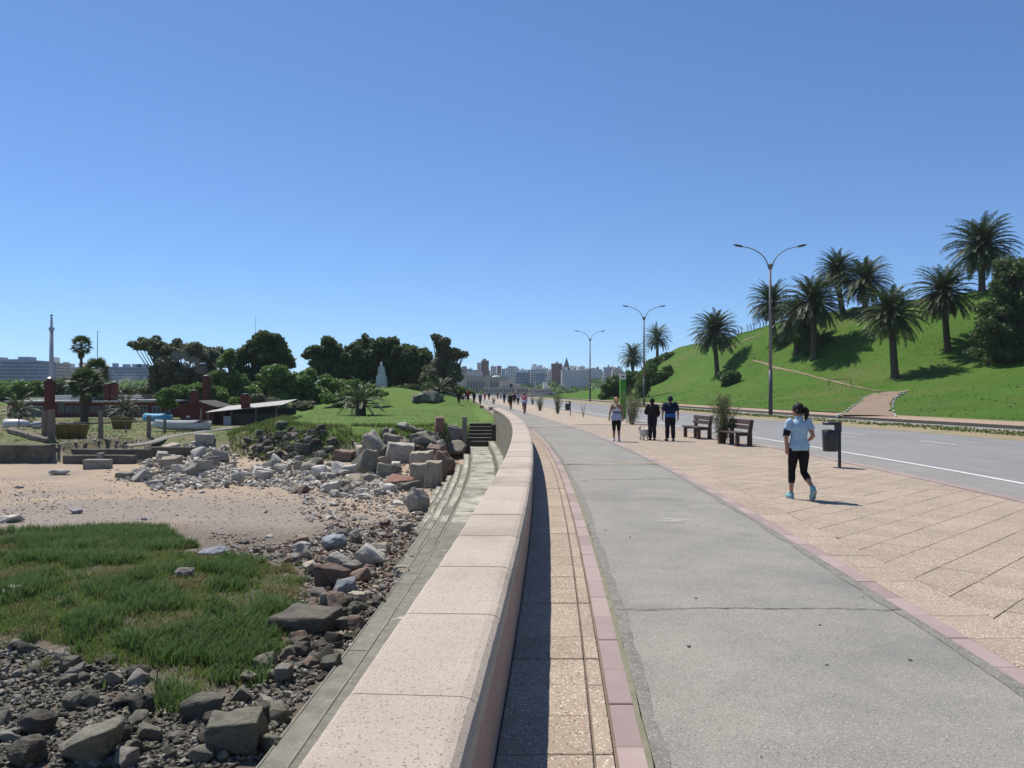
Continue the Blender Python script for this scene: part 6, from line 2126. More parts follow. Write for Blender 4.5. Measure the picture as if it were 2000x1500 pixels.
def garment(name, me, reg, pred, offs, m, parent, jitter=.0, hem=None):
    """shell over the part of the body that pred picks, standing off by offs"""
    keep = [pred(r_, t, v.co) for (r_, t), v in zip(reg, me.vertices)]
    nrm = [v.normal.copy() for v in me.vertices]
    vs, ix = [], {}
    fs = []
    for p in me.polygons:
        if all(keep[i] for i in p.vertices):
            f = []
            for i in p.vertices:
                if i not in ix:
                    ix[i] = len(vs)
                    co = me.vertices[i].co
                    k_ = offs(reg[i][0], reg[i][1], co) if callable(offs) else offs
                    k_ *= 1 + jitter * noise.noise(co * 14.0)
                    vs.append(co + nrm[i] * k_)
                f.append(ix[i])
            fs.append(f)
    o_ = mobj(name, vs, fs, m, parent, smooth=True)
    so = o_.modifiers.new('cloth', 'SOLIDIFY'); so.thickness = .004; so.offset = 0
    return o_
def joints(H=1.65, **kw):
    """standing figure facing +y, arms hanging; kw overrides single joints"""
    J = dict(pelvis=(0, 0, .90), chest=(0, 0, 1.30), neck=(0, .0, 1.42), head=(0, .015, 1.555),
             hipL=(-.085, 0, .86), kneeL=(-.085, .02, .46), ankleL=(-.08, -.02, .085), heelL=(-.08, -.06, .035), toeL=(-.095, .13, .03),
             hipR=(.085, 0, .86), kneeR=(.085, .02, .46), ankleR=(.08, -.02, .085), heelR=(.08, -.06, .035), toeR=(.095, .13, .03),
             shoulderL=(-.172, 0, 1.355), elbowL=(-.225, -.02, 1.10), wristL=(-.225, .03, .875), handL=(-.215, .05, .80),
             shoulderR=(.172, 0, 1.355), elbowR=(.225, -.02, 1.10), wristR=(.225, .03, .875), handR=(.215, .05, .80))
    J.update(kw)
    s = H / 1.675
    return {k_: (tuple(c * s for c in v) if isinstance(v, tuple) else v) for k_, v in J.items()}
def hair_cap(parent, J, m, vol=.012, back=True, name='hair', low=-.02):
    """hair over the skull; the face side stays free"""
    hd = Vector(J['head']); Rz = Matrix.Rotation(J.get('yaw', 0.0), 3, 'Z')
    vs, fs = [], []
    nu, nv = 20, 12
    for i in range(nv + 1):
        for j in range(nu):
            a = 2 * math.pi * j / nu
            face = max(0.0, math.sin(a))                    # +y = face
            lim = lerp(R(128), R(62), face ** 1.2)
            th = lim * i / nv
            d = Vector((math.sin(th) * math.cos(a), math.sin(th) * math.sin(a), math.cos(th)))
            rr = Vector((.076 + vol, .094 + vol, .108 + vol))
            k_ = 1 + .04 * noise.noise(d * 7)
            vs.append(hd + Rz @ Vector((d.x * rr.x * k_, d.y * rr.y * k_ - .007, d.z * rr.z * k_ + .014)))
    for i in range(nv):
        for j in range(nu):
            fs.append((i * nu + j, (i + 1) * nu + j, (i + 1) * nu + (j + 1) % nu, i * nu + (j + 1) % nu))
    o_ = mobj(name, vs, fs, m, parent, smooth=True)
    o_.modifiers.new('thick', 'SOLIDIFY').thickness = .012
    return o_
def eyes(parent, J):
    hd = Vector(J['head']); Rz = Matrix.Rotation(J.get('yaw', 0.0), 3, 'Z')
    for s in (-1, 1):
        c = hd + Rz @ Vector((s * .031, .082, .004))
        MB().tube([c - Rz @ Vector((0, .01, 0)), c + Rz @ Vector((0, .006, 0))], [.011, .008], 6).build('eye', M_eye, parent)
    c = hd + Rz @ Vector((0, .086, -.066))
    MB().bbox(-.022, .022, -.004, .006, -.005, .005, .002, M=Matrix.Translation(c) @ Rz.to_4x4()).build('mouth', M_red, parent)
def shoes(parent, me, reg, m, sole=None, top=.0):
    g_ = garment('shoe', me, reg, lambda r_, t, c: r_.startswith('foot') and r_.endswith('L') , .010, m, parent)
    g2 = garment('shoe', me, reg, lambda r_, t, c: r_.startswith('foot') and r_.endswith('R'), .010, m, parent)
    return g_, g2
def person(loc, J, label, skin, build=1.0, voxel=.013, belly=0.0, female=True, rz=0.0, hands=True):
    me, reg = body_mesh(J, build, voxel, belly, female, hands)
    me.materials.clear(); me.materials.append(skin)
    root = empty('person', loc, rz)
    dataobj('body', me, root)
    tag(root, label, 'person')
    return root, me, reg
torso = lambda lo, hi: (lambda r_, t, c: r_ == 'torso' and lo <= c.z <= hi)

# woman in light blue, mid-stride, head turned to the sea
p = on_z(1560, 975)
J = joints(1.63, yaw=R(52), head=(-.006, .02, 1.555),
           hipL=(-.085, .02, .86), kneeL=(-.095, .10, .47), ankleL=(-.105, .10, .085), heelL=(-.105, .06, .035), toeL=(-.135, .24, .03),
           kneeR=(.105, .06, .46), ankleR=(.155, -.24, .215), heelR=(.155, -.285, .165), toeR=(.15, -.19, .015),
           shoulderL=(-.170, .0, 1.355), elbowL=(-.222, .0, 1.09), wristL=(-.208, .035, .865), handL=(-.188, .06, .795),
           shoulderR=(.170, .0, 1.355), elbowR=(.232, -.06, 1.10), wristR=(.185, .13, 1.00), handR=(.15, .19, .985))
W1, me, reg = person(p, J, 'woman walking away in light blue shirt and black cropped leggings, phone on her arm', M_skin, .97, .0115)
garment('leggings', me, reg, lambda r_, t, c: (r_ == 'torso' and c.z < .97) or r_.startswith('thigh') or (r_.startswith('shin') and t < .52), .007, M_black, W1)
garment('shirt', me, reg, lambda r_, t, c: (r_ == 'torso' and .84 < c.z < 1.43) or (r_ == 'neck' and c.z < 1.40) or (r_.startswith('uarm') and t < .56), lambda r_, t, c: .013 + (.012 * sstep(.12, .5, t) if r_.startswith('uarm') else 0) + .03 * max(0, 1.02 - c.z), M_ltblue, W1, .6)
garment('shoe', me, reg, lambda r_, t, c: r_ == 'footL' or (r_ == 'shinL' and t > .93), .012, M_teal, W1)
garment('shoe', me, reg, lambda r_, t, c: r_ == 'footR' or (r_ == 'shinR' and t > .93), .012, M_teal, W1)
for sd in 'LR':
    h_, t_ = Vector(J['heel' + sd]), Vector(J['toe' + sd])
    d = (t_ - h_); L_ = d.length; d.normalize()
    sdv = d.cross(Vector((0, 0, 1))); sdv.normalize(); dn = d.cross(sdv)
    if dn.z > 0: dn = -dn
    pts = [h_ - d * .03, h_ + d * L_ * .3, h_ + d * L_ * .75, t_ + d * .035]
    mb = MB(); vs, fs = [], []
    prof = [(-.05, .026), (-.02, .036), (.05, .037), (.12, .044), (.17, .040), (.215, .018)]
    for (q, w) in prof:
        c = h_ + d * (q * L_ / .19)
        for zz in (.046, .030):
            vs += [c + sdv * w + dn * zz, c - sdv * w + dn * zz]
    for i in range(len(prof) - 1):
        a, b2 = i * 4, i * 4 + 4
        fs += [(a, a + 1, b2 + 1, b2), (a + 3, a + 2, b2 + 2, b2 + 3), (a + 2, a, b2, b2 + 2), (a + 1, a + 3, b2 + 3, b2 + 1)]
    fs += [(0, 2, 3, 1), (len(vs) - 4, len(vs) - 3, len(vs) - 1, len(vs) - 2)]
    mb.add(vs, fs); mb.build('sole', M_sole, W1)
W1.location.z += .012
hair = hair_cap(W1, J, M_hairblack, .014)
hd = Vector(J['head']); Rz = Matrix.Rotation(J['yaw'], 3, 'Z')
q = lambda x, y, z: hd + Rz @ Vector((x, y, z))
MB().tube([q(.0, -.09, .045), q(.005, -.125, .045), q(.01, -.145, .0), q(.008, -.145, -.06), q(.0, -.135, -.125), q(0, -.125, -.16)], [.026, .030, .040, .042, .030, .010], 9).build('ponytail', M_hairblack, hair, smooth=True)
eyes(W1, J)
s_, e_ = Vector(J['shoulderL']), Vector(J['elbowL'])
ab = garment('armband', me, reg, lambda r_, t, c: r_ == 'uarmL' and .50 < t < .92, .014, M_black, W1)
c = s_.lerp(e_, .70) + Vector((-.062, -.014, 0))
MB().bbox(-.010, .010, -.040, .040, -.070, .070, .006, M=Matrix.Translation(c) @ Matrix.Rotation(R(-24), 4, 'Z') @ Matrix.Rotation(R(8), 4, 'Y')).build('phone', M_blueband, ab)

# woman with the blond ponytail
p = on_z(1204, 862)
J = joints(1.64, ankleL=(-.085, .10, .085), kneeL=(-.085, .09, .46), heelL=(-.085, .05, .035), toeL=(-.12, .24, .03), kneeR=(.085, .0, .46), ankleR=(.085, -.10, .10), heelR=(.085, -.14, .05), toeR=(.10, .04, .03),
           elbowL=(-.245, -.03, 1.10), wristL=(-.275, .02, .88), handL=(-.28, .04, .80), elbowR=(.245, -.02, 1.10), wristR=(.26, .05, .88), handR=(.255, .08, .80))
W2, me, reg = person(p, J, 'woman with a blond ponytail in white racerback top and black knee leggings', M_skin2, 1.02, .014)
garment('leggings', me, reg, lambda r_, t, c: (r_ == 'torso' and c.z < .95) or (r_.startswith('thigh') and t < 1.1) or (r_.startswith('shin') and t < .06), .008, M_black, W2)
garment('top', me, reg, lambda r_, t, c: r_ == 'torso' and 1.02 < c.z < 1.40 and (c.z < 1.22 or abs(c.x) < .045 + (c.y > 0) * .1), .014, M_whitecl, W2)
garment('waistband', me, reg, lambda r_, t, c: r_ == 'torso' and 1.04 < c.z < 1.13, .019, M_greycl, W2)
garment('hip_shirt', me, reg, lambda r_, t, c: (r_ == 'torso' and .80 < c.z < 1.05) or (r_.startswith('thigh') and c.z > .76), lambda r_, t, c: .020 + .05 * max(0, .98 - c.z), M_lilac, W2, .3)
garment('shoe', me, reg, lambda r_, t, c: r_ == 'footL' or (r_ == 'shinL' and t > .93), .014, M_shoewhite, W2)
garment('shoe', me, reg, lambda r_, t, c: r_ == 'footR' or (r_ == 'shinR' and t > .93), .014, M_shoewhite, W2)
hair = hair_cap(W2, J, M_hairblond, .016)
hd = Vector(J['head'])
MB().tube([hd + Vector((0, -.10, .03)), hd + Vector((0, -.135, -.02)), hd + Vector((0, -.12, -.15)), hd + Vector((.0, -.115, -.30))], [.026, .034, .032, .012], 8).build('ponytail', M_hairblond, hair, smooth=True)
eyes(W2, J)

# person in the black jacket with the dog
p = on_z(1274, 860)
J = joints(1.60, elbowL=(-.26, .02, 1.10), wristL=(-.15, .20, 1.06), handL=(-.09, .25, 1.07), elbowR=(.25, -.03, 1.10), wristR=(.22, .10, .95), handR=(.20, .16, .92), head=(0, .05, 1.545), neck=(0, .02, 1.42),
           kneeL=(-.08, .06, .46), ankleL=(-.075, .04, .085), heelL=(-.075, .0, .035), toeL=(-.09, .19, .03), kneeR=(.08, .02, .46), ankleR=(.07, -.08, .09), heelR=(.07, -.12, .04), toeR=(.08, .07, .03))
P3, me, reg = person(p, J, 'person in a black jacket and cap walking the small white dog', M_skin2, 1.02, .014, female=False)
garment('trousers', me, reg, lambda r_, t, c: (r_ == 'torso' and c.z < .98) or r_.startswith('thigh') or (r_.startswith('shin') and t < .98), lambda r_, t, c: .016 + (.016 * max(0, t) if r_.startswith('shin') else 0), M_navy2, P3, .3)
garment('jacket', me, reg, lambda r_, t, c: (r_ == 'torso' and .90 < c.z) or (r_ == 'neck' and t < .5) or r_.startswith('uarm') or (r_.startswith('farm') and t < .95), lambda r_, t, c: .030, M_blackjkt, P3, .4)
shoes(P3, me, reg, M_black)
hair = hair_cap(P3, J, M_hairbrown, .008)
hair_cap(P3, J, M_blackjkt, .022, name='cap')
eyes(P3, J)

# man in navy and blue
p = on_z(1309, 861)
J = joints(1.68, yaw=R(35), elbowL=(-.285, -.03, 1.10), wristL=(-.29, .04, .88), handL=(-.28, .06, .80), elbowR=(.285, -.03, 1.10), wristR=(.30, .03, .88), handR=(.29, .05, .80), shoulderL=(-.19, 0, 1.355), shoulderR=(.19, 0, 1.355),
           kneeL=(-.10, .06, .46), ankleL=(-.10, .08, .085), heelL=(-.10, .04, .035), toeL=(-.15, .22, .03), kneeR=(.10, .0, .46), ankleR=(.10, -.06, .09), heelR=(.10, -.10, .04), toeR=(.12, .09, .03))
P4, me, reg = person(p, J, 'heavy-set man in navy shirt with a blue hem band and dark cap', M_skin2, 1.16, .014, .03, female=False)
garment('trousers', me, reg, lambda r_, t, c: (r_ == 'torso' and c.z < .99) or r_.startswith('thigh') or (r_.startswith('shin') and t < .98), lambda r_, t, c: .016 + (.018 * max(0, t) if r_.startswith('shin') else 0), M_navy2, P4, .3)
garment('shirt', me, reg, lambda r_, t, c: (r_ == 'torso' and .98 < c.z < 1.44) or (r_.startswith('uarm') and t < .85), lambda r_, t, c: .030 + (.010 if r_.startswith('uarm') else 0), M_navy, P4, .35)
garment('hem_band', me, reg, lambda r_, t, c: r_ == 'torso' and .90 < c.z < 1.04, .036, M_blue, P4, .2)
garment('sleeve_band', me, reg, lambda r_, t, c: r_.startswith('uarm') and .78 < t < .90, .044, M_blue, P4)
shoes(P4, me, reg, M_black)
cap = hair_cap(P4, J, M_navy, .018, name='cap')
hd = Vector(J['head']); Rz = Matrix.Rotation(J['yaw'], 3, 'Z')
MB().bbox(-.07, .07, .07, .17, .035, .047, .006, M=Matrix.Translation(hd) @ Rz.to_4x4()).build('peak', M_navy, cap)
eyes(P4, J)

# small white dog on a lead
p = on_z(1262, 859)
dog = empty('dog', p, R(-52))
dog.scale = (1.2, 1.2, 1.2)
mb = MB()
mb.tube([(0, -.25, .25), (0, -.20, .26), (0, -.05, .255), (0, .12, .265), (0, .20, .28)], [.07, .105, .11, .115, .09], 12)
mb.tube([(0, .16, .30), (0, .25, .37)], [.085, .075], 10)
mb.tube([(0, .20, .38), (0, .25, .40), (0, .31, .39), (0, .37, .37), (0, .405, .36)], [.05, .085, .075, .045, .025], 10)
for s in (-1, 1):
    mb.tube([(s * .055, .23, .44), (s * .085, .225, .40), (s * .09, .23, .34)], [.02, .035, .015], 6)
    mb.tube([(s * .065, .12, .22), (s * .068, .135, .13), (s * .066, .125, .04), (s * .066, .15, .02)], [.05, .038, .034, .03], 8)
    mb.tube([(s * .065, -.17, .24), (s * .075, -.13, .16), (s * .07, -.215, .10), (s * .068, -.20, .03), (s * .068, -.17, .02)], [.065, .05, .036, .033, .03], 8)
mb.tube([(0, -.25, .29), (0, -.31, .34), (0, -.31, .42), (0, -.26, .46)], [.03, .04, .045, .025], 8)
me0 = bpy.data.meshes.new('d'); me0.from_pydata([tuple(v) for v in mb.v], [], mb.f)
o_ = bpy.data.objects.new('tmp', me0); COL.objects.link(o_)
rm = o_.modifiers.new('r', 'REMESH'); rm.mode = 'VOXEL'; rm.voxel_size = .014
sm = o_.modifiers.new('s', 'SMOOTH'); sm.iterations = 3
me = bpy.data.meshes.new_from_object(o_.evaluated_get(bpy.context.evaluated_depsgraph_get()))
bpy.data.objects.remove(o_)
for v in me.vertices: v.co += v.normal * .016 * noise.noise(v.co * 34)
me.materials.clear(); me.materials.append(M_fur); me.polygons.foreach_set('use_smooth', [True] * len(me.polygons))
dataobj('body', me, dog)
MB().tube([(0, .40, .36), (0, .42, .362)], [.018, .012], 6).build('nose', M_eye, dog)
for s in (-1, 1): MB().tube([(s * .035, .31, .425), (s * .036, .325, .428)], [.012, .008], 6).build('eye', M_eye, dog)
tag(dog, 'small fluffy white dog on a lead', 'dog')
hand = on_z(1274, 860) + Vector((-.09, .25, 1.02)) * .955
dn = p + Matrix.Rotation(R(-52), 3, 'Z') @ Vector((0, .24, .43))
o_ = MB().tube([hand, hand.lerp(dn, .5) + Vector((0, 0, -.12)), dn], .008, 5).build('dog_lead', M_black); tag(o_, 'thin dark lead from the dog to the person in black', 'lead')

# ------------------------------------------------------------------ cyclists and far walkers
def walker_set(voxel=.03):
    out = []
    for kw in (dict(ankleL=(-.085, .16, .085), kneeL=(-.085, .12, .47), heelL=(-.085, .12, .035), toeL=(-.10, .30, .03), kneeR=(.085, .02, .46), ankleR=(.085, -.22, .14), heelR=(.085, -.26, .10), toeR=(.09, -.10, .03), elbowL=(-.24, -.08, 1.11), wristL=(-.24, .02, .92), handL=(-.23, .05, .85), elbowR=(.24, .05, 1.11), wristR=(.22, .18, .95), handR=(.20, .23, .90)),
               dict(ankleR=(.085, .12, .085), kneeR=(.085, .10, .47), heelR=(.085, .08, .035), toeR=(.10, .26, .03), kneeL=(-.085, .0, .46), ankleL=(-.085, -.16, .11), heelL=(-.085, -.20, .06), toeL=(-.09, -.02, .03)),
               dict()):
        J = joints(1.68, **kw)
        me, reg = body_mesh(J, 1.05, voxel, hands=False)
        out.append((J, me, reg))
    return out
WS = walker_set()
WPROTO = []
for J, me, reg in WS:
    r0 = empty('person', (0, -50, 0))
    me.materials.clear(); me.materials.append(M_skin)
    dataobj('body', me, r0)
    garment('trousers', me, reg, lambda r_, t, c: (r_ == 'torso' and c.z < .98) or r_.startswith('thigh') or (r_.startswith('shin') and t < .9), .016, M_navy2, r0)
    garment('shirt', me, reg, lambda r_, t, c: (r_ == 'torso' and c.z > .92) or r_.startswith('uarm'), .022, M_black, r0)
    hair_cap(r0, J, M_hairbrown, .014)
    WPROTO.append(r0)
def set_mat(root, partname, m):
    for ch in root.children:
        if ch.name.split('.')[0] == partname:
            for sl in ch.material_slots:
                sl.link = 'OBJECT'; sl.material = m
WALK = [  # picture foot, height px, shirt, trousers, hair, ground z, turn, label
    (896, 799, 25, M_black, M_navy2, M_hairbrown, 0, 'walker in dark clothes, leftmost of the group on the lawn edge'),
    (914, 799, 24, M_red, M_black, M_hairblond, 170, 'walker in a red top in the group on the lawn edge'),
    (926, 799, 23, M_navy, M_black, M_hairbrown, 10, 'walker in navy right of the one in red on the lawn edge'),
    (938, 792, 24, M_jeans, M_black, M_hairbrown, 160, 'tall walker in blue at the promenade bend'),
    (947, 794, 17, M_pink, M_jeans, M_hairbrown, 20, 'short walker in pink at the promenade bend'),
    (985, 797, 22, M_navy, M_jeans, M_hairbrown, 0, 'walker in navy between the bend and the cyclists'),
    (1005, 798, 22, M_black, M_black, M_hairblond, 0, 'walker in black just behind the farther cyclist'),
    (1012, 799, 24, M_lilac, M_black, M_hairbrown, 0, 'walker in pale top just left of the nearer cyclist'),
    (1002, 793, 18, M_whitecl, M_jeans, M_hairbrown, 180, 'small distant walker in white behind the cyclists'),
    (1008, 792, 17, M_pink, M_navy2, M_hairbrown, 180, 'small distant walker in pink behind the cyclists'),
    (955, 788, 15, M_black, M_navy2, M_hairbrown, 0, 'tiny far walker in black beyond the bend'),
    (972, 787, 14, M_red, M_navy2, M_hairbrown, 180, 'tiny far walker in red beyond the bend'),
    (978, 787, 14, M_whitecl, M_navy2, M_hairbrown, 0, 'tiny far walker in white beyond the bend'),
]
for i, (px, py, hpx, sh, trs, hr, turn, lab) in enumerate(WALK):
    Y = 1.68 * FPX / hpx
    X = (px - CX) / FPX * Y
    r0 = copy_tree(WPROTO[i % 3])
    z = 0.0 if X > bx(Y) else sz(X, Y)
    r0.location = (X, Y, z)
    r0.rotation_euler = (0, 0, R(turn + random.uniform(-15, 15)))
    set_mat(r0, 'shirt', sh); set_mat(r0, 'trousers', trs); set_mat(r0, 'hair', hr)
    tag(r0, lab, 'person', 'walkers far along the promenade')
for r0 in WPROTO:
    for ch in list(r0.children): bpy.data.objects.remove(ch)
    bpy.data.objects.remove(r0)

def bicycle(loc, label, rz, fm):
    root = empty('bicycle', loc, rz)
    for y in (-.52, .52):
        t = MB()
        n = 20
        ring = [(0, y + .33 * math.cos(2 * math.pi * i / n), .34 + .33 * math.sin(2 * math.pi * i / n)) for i in range(n + 1)]
        wh = t.tube(ring, .019, 5, cap=False, ref=(1, 0, 0)).build('wheel', M_rubber, root)
        sp_ = MB()
        for i in range(8):
            a = math.pi * i / 8
            sp_.tube([(0, y + .32 * math.cos(a), .34 + .32 * math.sin(a)), (0, y - .32 * math.cos(a), .34 - .32 * math.sin(a))], .003, 3)
        sp_.build('spokes', M_steel, wh)
    f = MB()
    bb, seat, headt, headb = (0, -.08, .30), (0, -.20, .82), (0, .36, .86), (0, .42, .66)
    for a, b2 in ((bb, seat), (bb, headb), (seat, headt), (bb, (0, -.52, .34)), ((0, -.18, .74), (0, -.52, .34)), (headt, headb), (headb, (0, .52, .34))):
        f.tube([a, b2], .018, 6)
    f.build('frame', fm, root)
    MB().tube([(0, -.32, .90), (0, -.18, .91), (0, -.04, .89)], [(.03, .08), (.025, .06), (.02, .025)], 8, ref=(0, 0, 1)).build('saddle', M_black, root)
    MB().tube([(-.28, .26, 1.02), (-.12, .36, 1.0), (.12, .36, 1.0), (.28, .26, 1.02)], .014, 6).build('handlebar', M_steel, root)
    MB().tube([(0, .36, .84), (0, .36, 1.0)], .016, 6).build('stem', M_steel, root)
    for s in (-1, 1):
        MB().tube([(s * .03, -.08, .30), (s * .08, -.08 + s * .12, .30 - s * .11), (s * .16, -.08 + s * .12, .30 - s * .11)], .012, 5).build('pedal', M_steel, root)
    tag(root, label, 'bicycle', 'bicycles on the cycle path')
    return root
def cyclist(px, py, hpx, lab_b, lab_p, sh, extra, hr):
    Y = 1.72 * FPX / hpx
    X = (px - CX) / FPX * Y
    bicycle((X, Y, .015), lab_b, R(3), M_red)
    J = joints(1.66, pelvis=(0, -.18, 1.00), chest=(0, -.06, 1.38), neck=(0, -.01, 1.50), head=(0, .02, 1.635),
               hipL=(-.085, -.16, .97), kneeL=(-.10, .18, .74), ankleL=(-.12, .05, .50), heelL=(-.12, .0, .45), toeL=(-.12, .17, .44),
               hipR=(.085, -.16, .97), kneeR=(.10, .06, .58), ankleR=(.12, -.16, .28), heelR=(.12, -.21, .23), toeR=(.12, -.04, .21),
               shoulderL=(-.17, -.04, 1.43), elbowL=(-.24, .10, 1.22), wristL=(-.25, .26, 1.06), handL=(-.25, .31, 1.05), shoulderR=(.17, -.04, 1.43), elbowR=(.24, .10, 1.22), wristR=(.25, .26, 1.06), handR=(.25, .31, 1.05))
    r0, me, reg = person((X, Y, .015), J, lab_p, M_skin2, 1.05, .022, rz=R(3), hands=False)
    garment('shorts', me, reg, lambda r_, t, c: (r_ == 'torso' and c.z < 1.06) or r_.startswith('thigh') or (r_.startswith('shin') and t < .3), .014, M_black, r0)
    garment('shirt', me, reg, lambda r_, t, c: (r_ == 'torso' and c.z > 1.02) or (r_.startswith('uarm') and t < .5), .022, sh, r0)
    if extra is not None:
        garment('tied_jacket', me, reg, lambda r_, t, c: (r_ == 'torso' and .92 < c.z < 1.14) or (r_.startswith('thigh') and t < .35), .05, extra, r0, .4)
    hair_cap(r0, J, hr, .014)
    shoes(r0, me, reg, M_black)
cyclist(1024, 814, 41, 'bicycle ridden by the cyclist in pink', 'cyclist in a pink top with a pale jacket tied at the waist', M_pink, M_lilac, M_hairbrown)
cyclist(997, 806, 34, 'bicycle of the farther cyclist in dark clothes', 'farther cyclist in dark brown clothes', M_blackjkt, None, M_hairblond)
# ------------------------------------------------------------------ the town across the bay
def wallm(n, c):
    c = tuple(min(x * 1.45, .78) for x in c)
    return mat(n, c, tuple(x * .85 for x in c), .08, .9, c3=tuple(x * .7 for x in c), s3=.5, a3=.3)
M_bw = wallm('white_render', (.52, .51, .49)); M_bb = wallm('beige_render', (.42, .36, .29)); M_bg = wallm('grey_render', (.30, .30, .30))
M_br = wallm('brick_tower', (.17, .075, .055)); M_bd = wallm('dark_block', (.12, .12, .14)); M_bs = wallm('sandstone_front', (.38, .32, .26)); M_bbl = wallm('blue_grey_block', (.22, .27, .33))
M_winfar = mat('far_window_glass', (.05, .06, .08), (.08, .09, .11), .5, .3, spec=.5)
M_dome = mat('copper_dome', (.30, .46, .42), (.36, .52, .48), 1, .6)
def building(x0, x1, yt, Y, m, label, win=None, depth=None, roof=True, yb=772, group=None, wm=None, name='building', boxes=()):
    """block whose front fills the picture from x0 to x1 up to yt at depth Y; windows as recessed dark panes"""
    A, B = at_y(x0, yb, Y), at_y(x1, yt, Y)
    w, h_ = B.x - A.x, B.z
    gz_ = fz((A.x + B.x) / 2, Y) - 1.5
    root = empty(name, ((A.x + B.x) / 2, Y, gz_))
    H = h_ - gz_
    d = depth or max(8.0, w * .6)
    MB().box(-w / 2, w / 2, 0, d, 0, H).build('wall', m, root)
    if roof:
        MB().box(-w / 2 - .15, w / 2 + .15, -.15, d + .15, H + .002, H + .5).build('parapet', m, root)
    r_ = random.Random(int(x0 * 13 + yt))
    if roof and w > 7:
        for k_ in range(r_.choice([1, 1, 2])):
            bw = w * r_.uniform(.14, .3); x = r_.uniform(-w / 2 + bw, w / 2 - bw)
            MB().box(x - bw / 2, x + bw / 2, d * .2, d * .6, H + .5, H + .5 + r_.uniform(1.6, 3.6)).build('rooftop_hut', r_.choice([m, M_bg, M_bw]), root)
    for (bx0, bx1, byt) in boxes:
        q0, q1 = at_y(bx0, yt, Y), at_y(bx1, byt, Y)
        MB().box(q0.x - root.location.x, q1.x - root.location.x, d * .15, d * .5, H + .004, q1.z - gz_).build('rooftop_tower', m, root)
    if win:
        nx, nz_ = win
        wmb = MB(); fmb = MB()
        zlo = max(0.0, at_y(0, 768, Y).z - gz_)
        fw, fh = w / nx, (H - zlo) / nz_
        for i in range(nx):
            for j in range(nz_):
                if r_.random() < .06: continue
                X0 = -w / 2 + (i + .24) * fw; Z0 = zlo + (j + .28) * fh
                wmb.box(X0, X0 + fw * .52, -.10, .06, Z0, Z0 + fh * .50)
        # side windows too
        ny = max(2, int(d / fw))
        for sx in (-1, 1):
            for i in range(ny):
                for j in range(nz_):
                    Y0 = (i + .25) * d / ny; Z0 = zlo + (j + .28) * fh
                    wmb.box(sx * w / 2 - .06, sx * w / 2 + .06, Y0, Y0 + d / ny * .5, Z0, Z0 + fh * .5)
        tag(wmb.build('windows', wm or M_winfar, root), kind='stuff')
        for j in range(1, nz_):
            fmb.box(-w / 2 - .05, w / 2 + .05, -.14, -.02, zlo + j * fh - .12, zlo + j * fh + .10)
        tag(fmb.build('floor_bands', m, root), kind='stuff')
    tag(root, label, 'building', group)
    return root
G1 = 'buildings of the town beyond the promenade'
building(1098, 1152, 724, 640, M_bw, 'white apartment block with a regular window grid, right of centre', (13, 10), 18, group=G1, boxes=((1114, 1122, 714), (1128, 1133, 716)))
building(1078, 1098, 711, 760, M_br, 'tall red brick tower left of the white window-grid block', (4, 11), 16, group=G1)
building(1102, 1112, 713, 900, M_br, 'brick base of the church spire', None, 9, False, group=G1, name='church_tower')
sp_c = [o for o in bpy.data.objects if o.name == 'church_tower'][0]
H_ = at_y(0, 713, 900).z - sp_c.location.z
w_ = 2.6
sb = MB(); zt = at_y(0, 697, 900).z - sp_c.location.z
sb.add([(-w_, 1, H_), (w_, 1, H_), (w_, 1 + 2 * w_, H_), (-w_, 1 + 2 * w_, H_), (0, 1 + w_, zt)], [(0, 1, 4), (1, 2, 4), (2, 3, 4), (3, 0, 4)])
sb.build('spire', M_bd, sp_c)
tag(sp_c, 'dark church spire rising above the town', 'church')
building(1037, 1065, 722, 700, M_bw, 'white and grey block with stepped top, left of the brick tower', (6, 9), 16, group=G1, boxes=((1040, 1048, 711), (1050, 1058, 713)))
building(1046, 1064, 730, 660, M_bbl, 'bluish block standing before the white stepped one', (5, 7), 14, group=G1)
building(940, 954, 705, 800, M_br, 'slim dark brick tower, the tallest left of centre', (3, 13), 14, group=G1)
building(932, 942, 709, 830, M_bw, 'white tower touching the slim brick tower', (3, 12), 14, group=G1)
building(992, 1006, 716, 720, M_bw, 'narrow white tower with a dark top left of centre', (3, 9), 12, group=G1)
building(1008, 1034, 728, 690, M_bbl, 'grey-blue terraced block near the middle of the town', (7, 7), 14, group=G1)
building(1154, 1176, 722, 900, M_bw, 'pale block behind the third street lamp', (6, 8), 14, group=G1)
building(1180, 1194, 718, 980, M_bg, 'grey block right of the third street lamp', (4, 8), 12, group=G1)
building(1196, 1212, 722, 1000, M_bb, 'beige block at the right end of the town, by the hill', (4, 8), 12, group=G1)
# long classical front with shallow domes
Yc = 520
cl = building(893, 992, 738, Yc, M_bs, 'long sandstone building with shallow green domes and tall windows', None, 26, True, yb=775, name='domed_building')
gz_ = cl.location.z; X_c = cl.location.x
for px, m in ((902, M_dome), (929, M_bw), (969, M_dome)):
    q = at_y(px, 738, Yc); r_ = 9.5 * Yc / FPX
    vs, fs = [], []
    n = 14
    for i in range(5):
        a = R(90) * i / 4
        for j in range(n):
            b2 = 2 * math.pi * j / n
            vs.append((q.x - X_c + r_ * math.cos(a) * math.cos(b2), 9 + r_ * math.cos(a) * math.sin(b2), q.z - gz_ + .5 + r_ * .42 * math.sin(a)))
    for i in range(4):
        for j in range(n):
            fs.append((i * n + j, i * n + (j + 1) % n, (i + 1) * n + (j + 1) % n, (i + 1) * n + j))
    mobj('dome', vs, fs, m, cl, smooth=True)
wm_ = MB(); pm_ = MB()
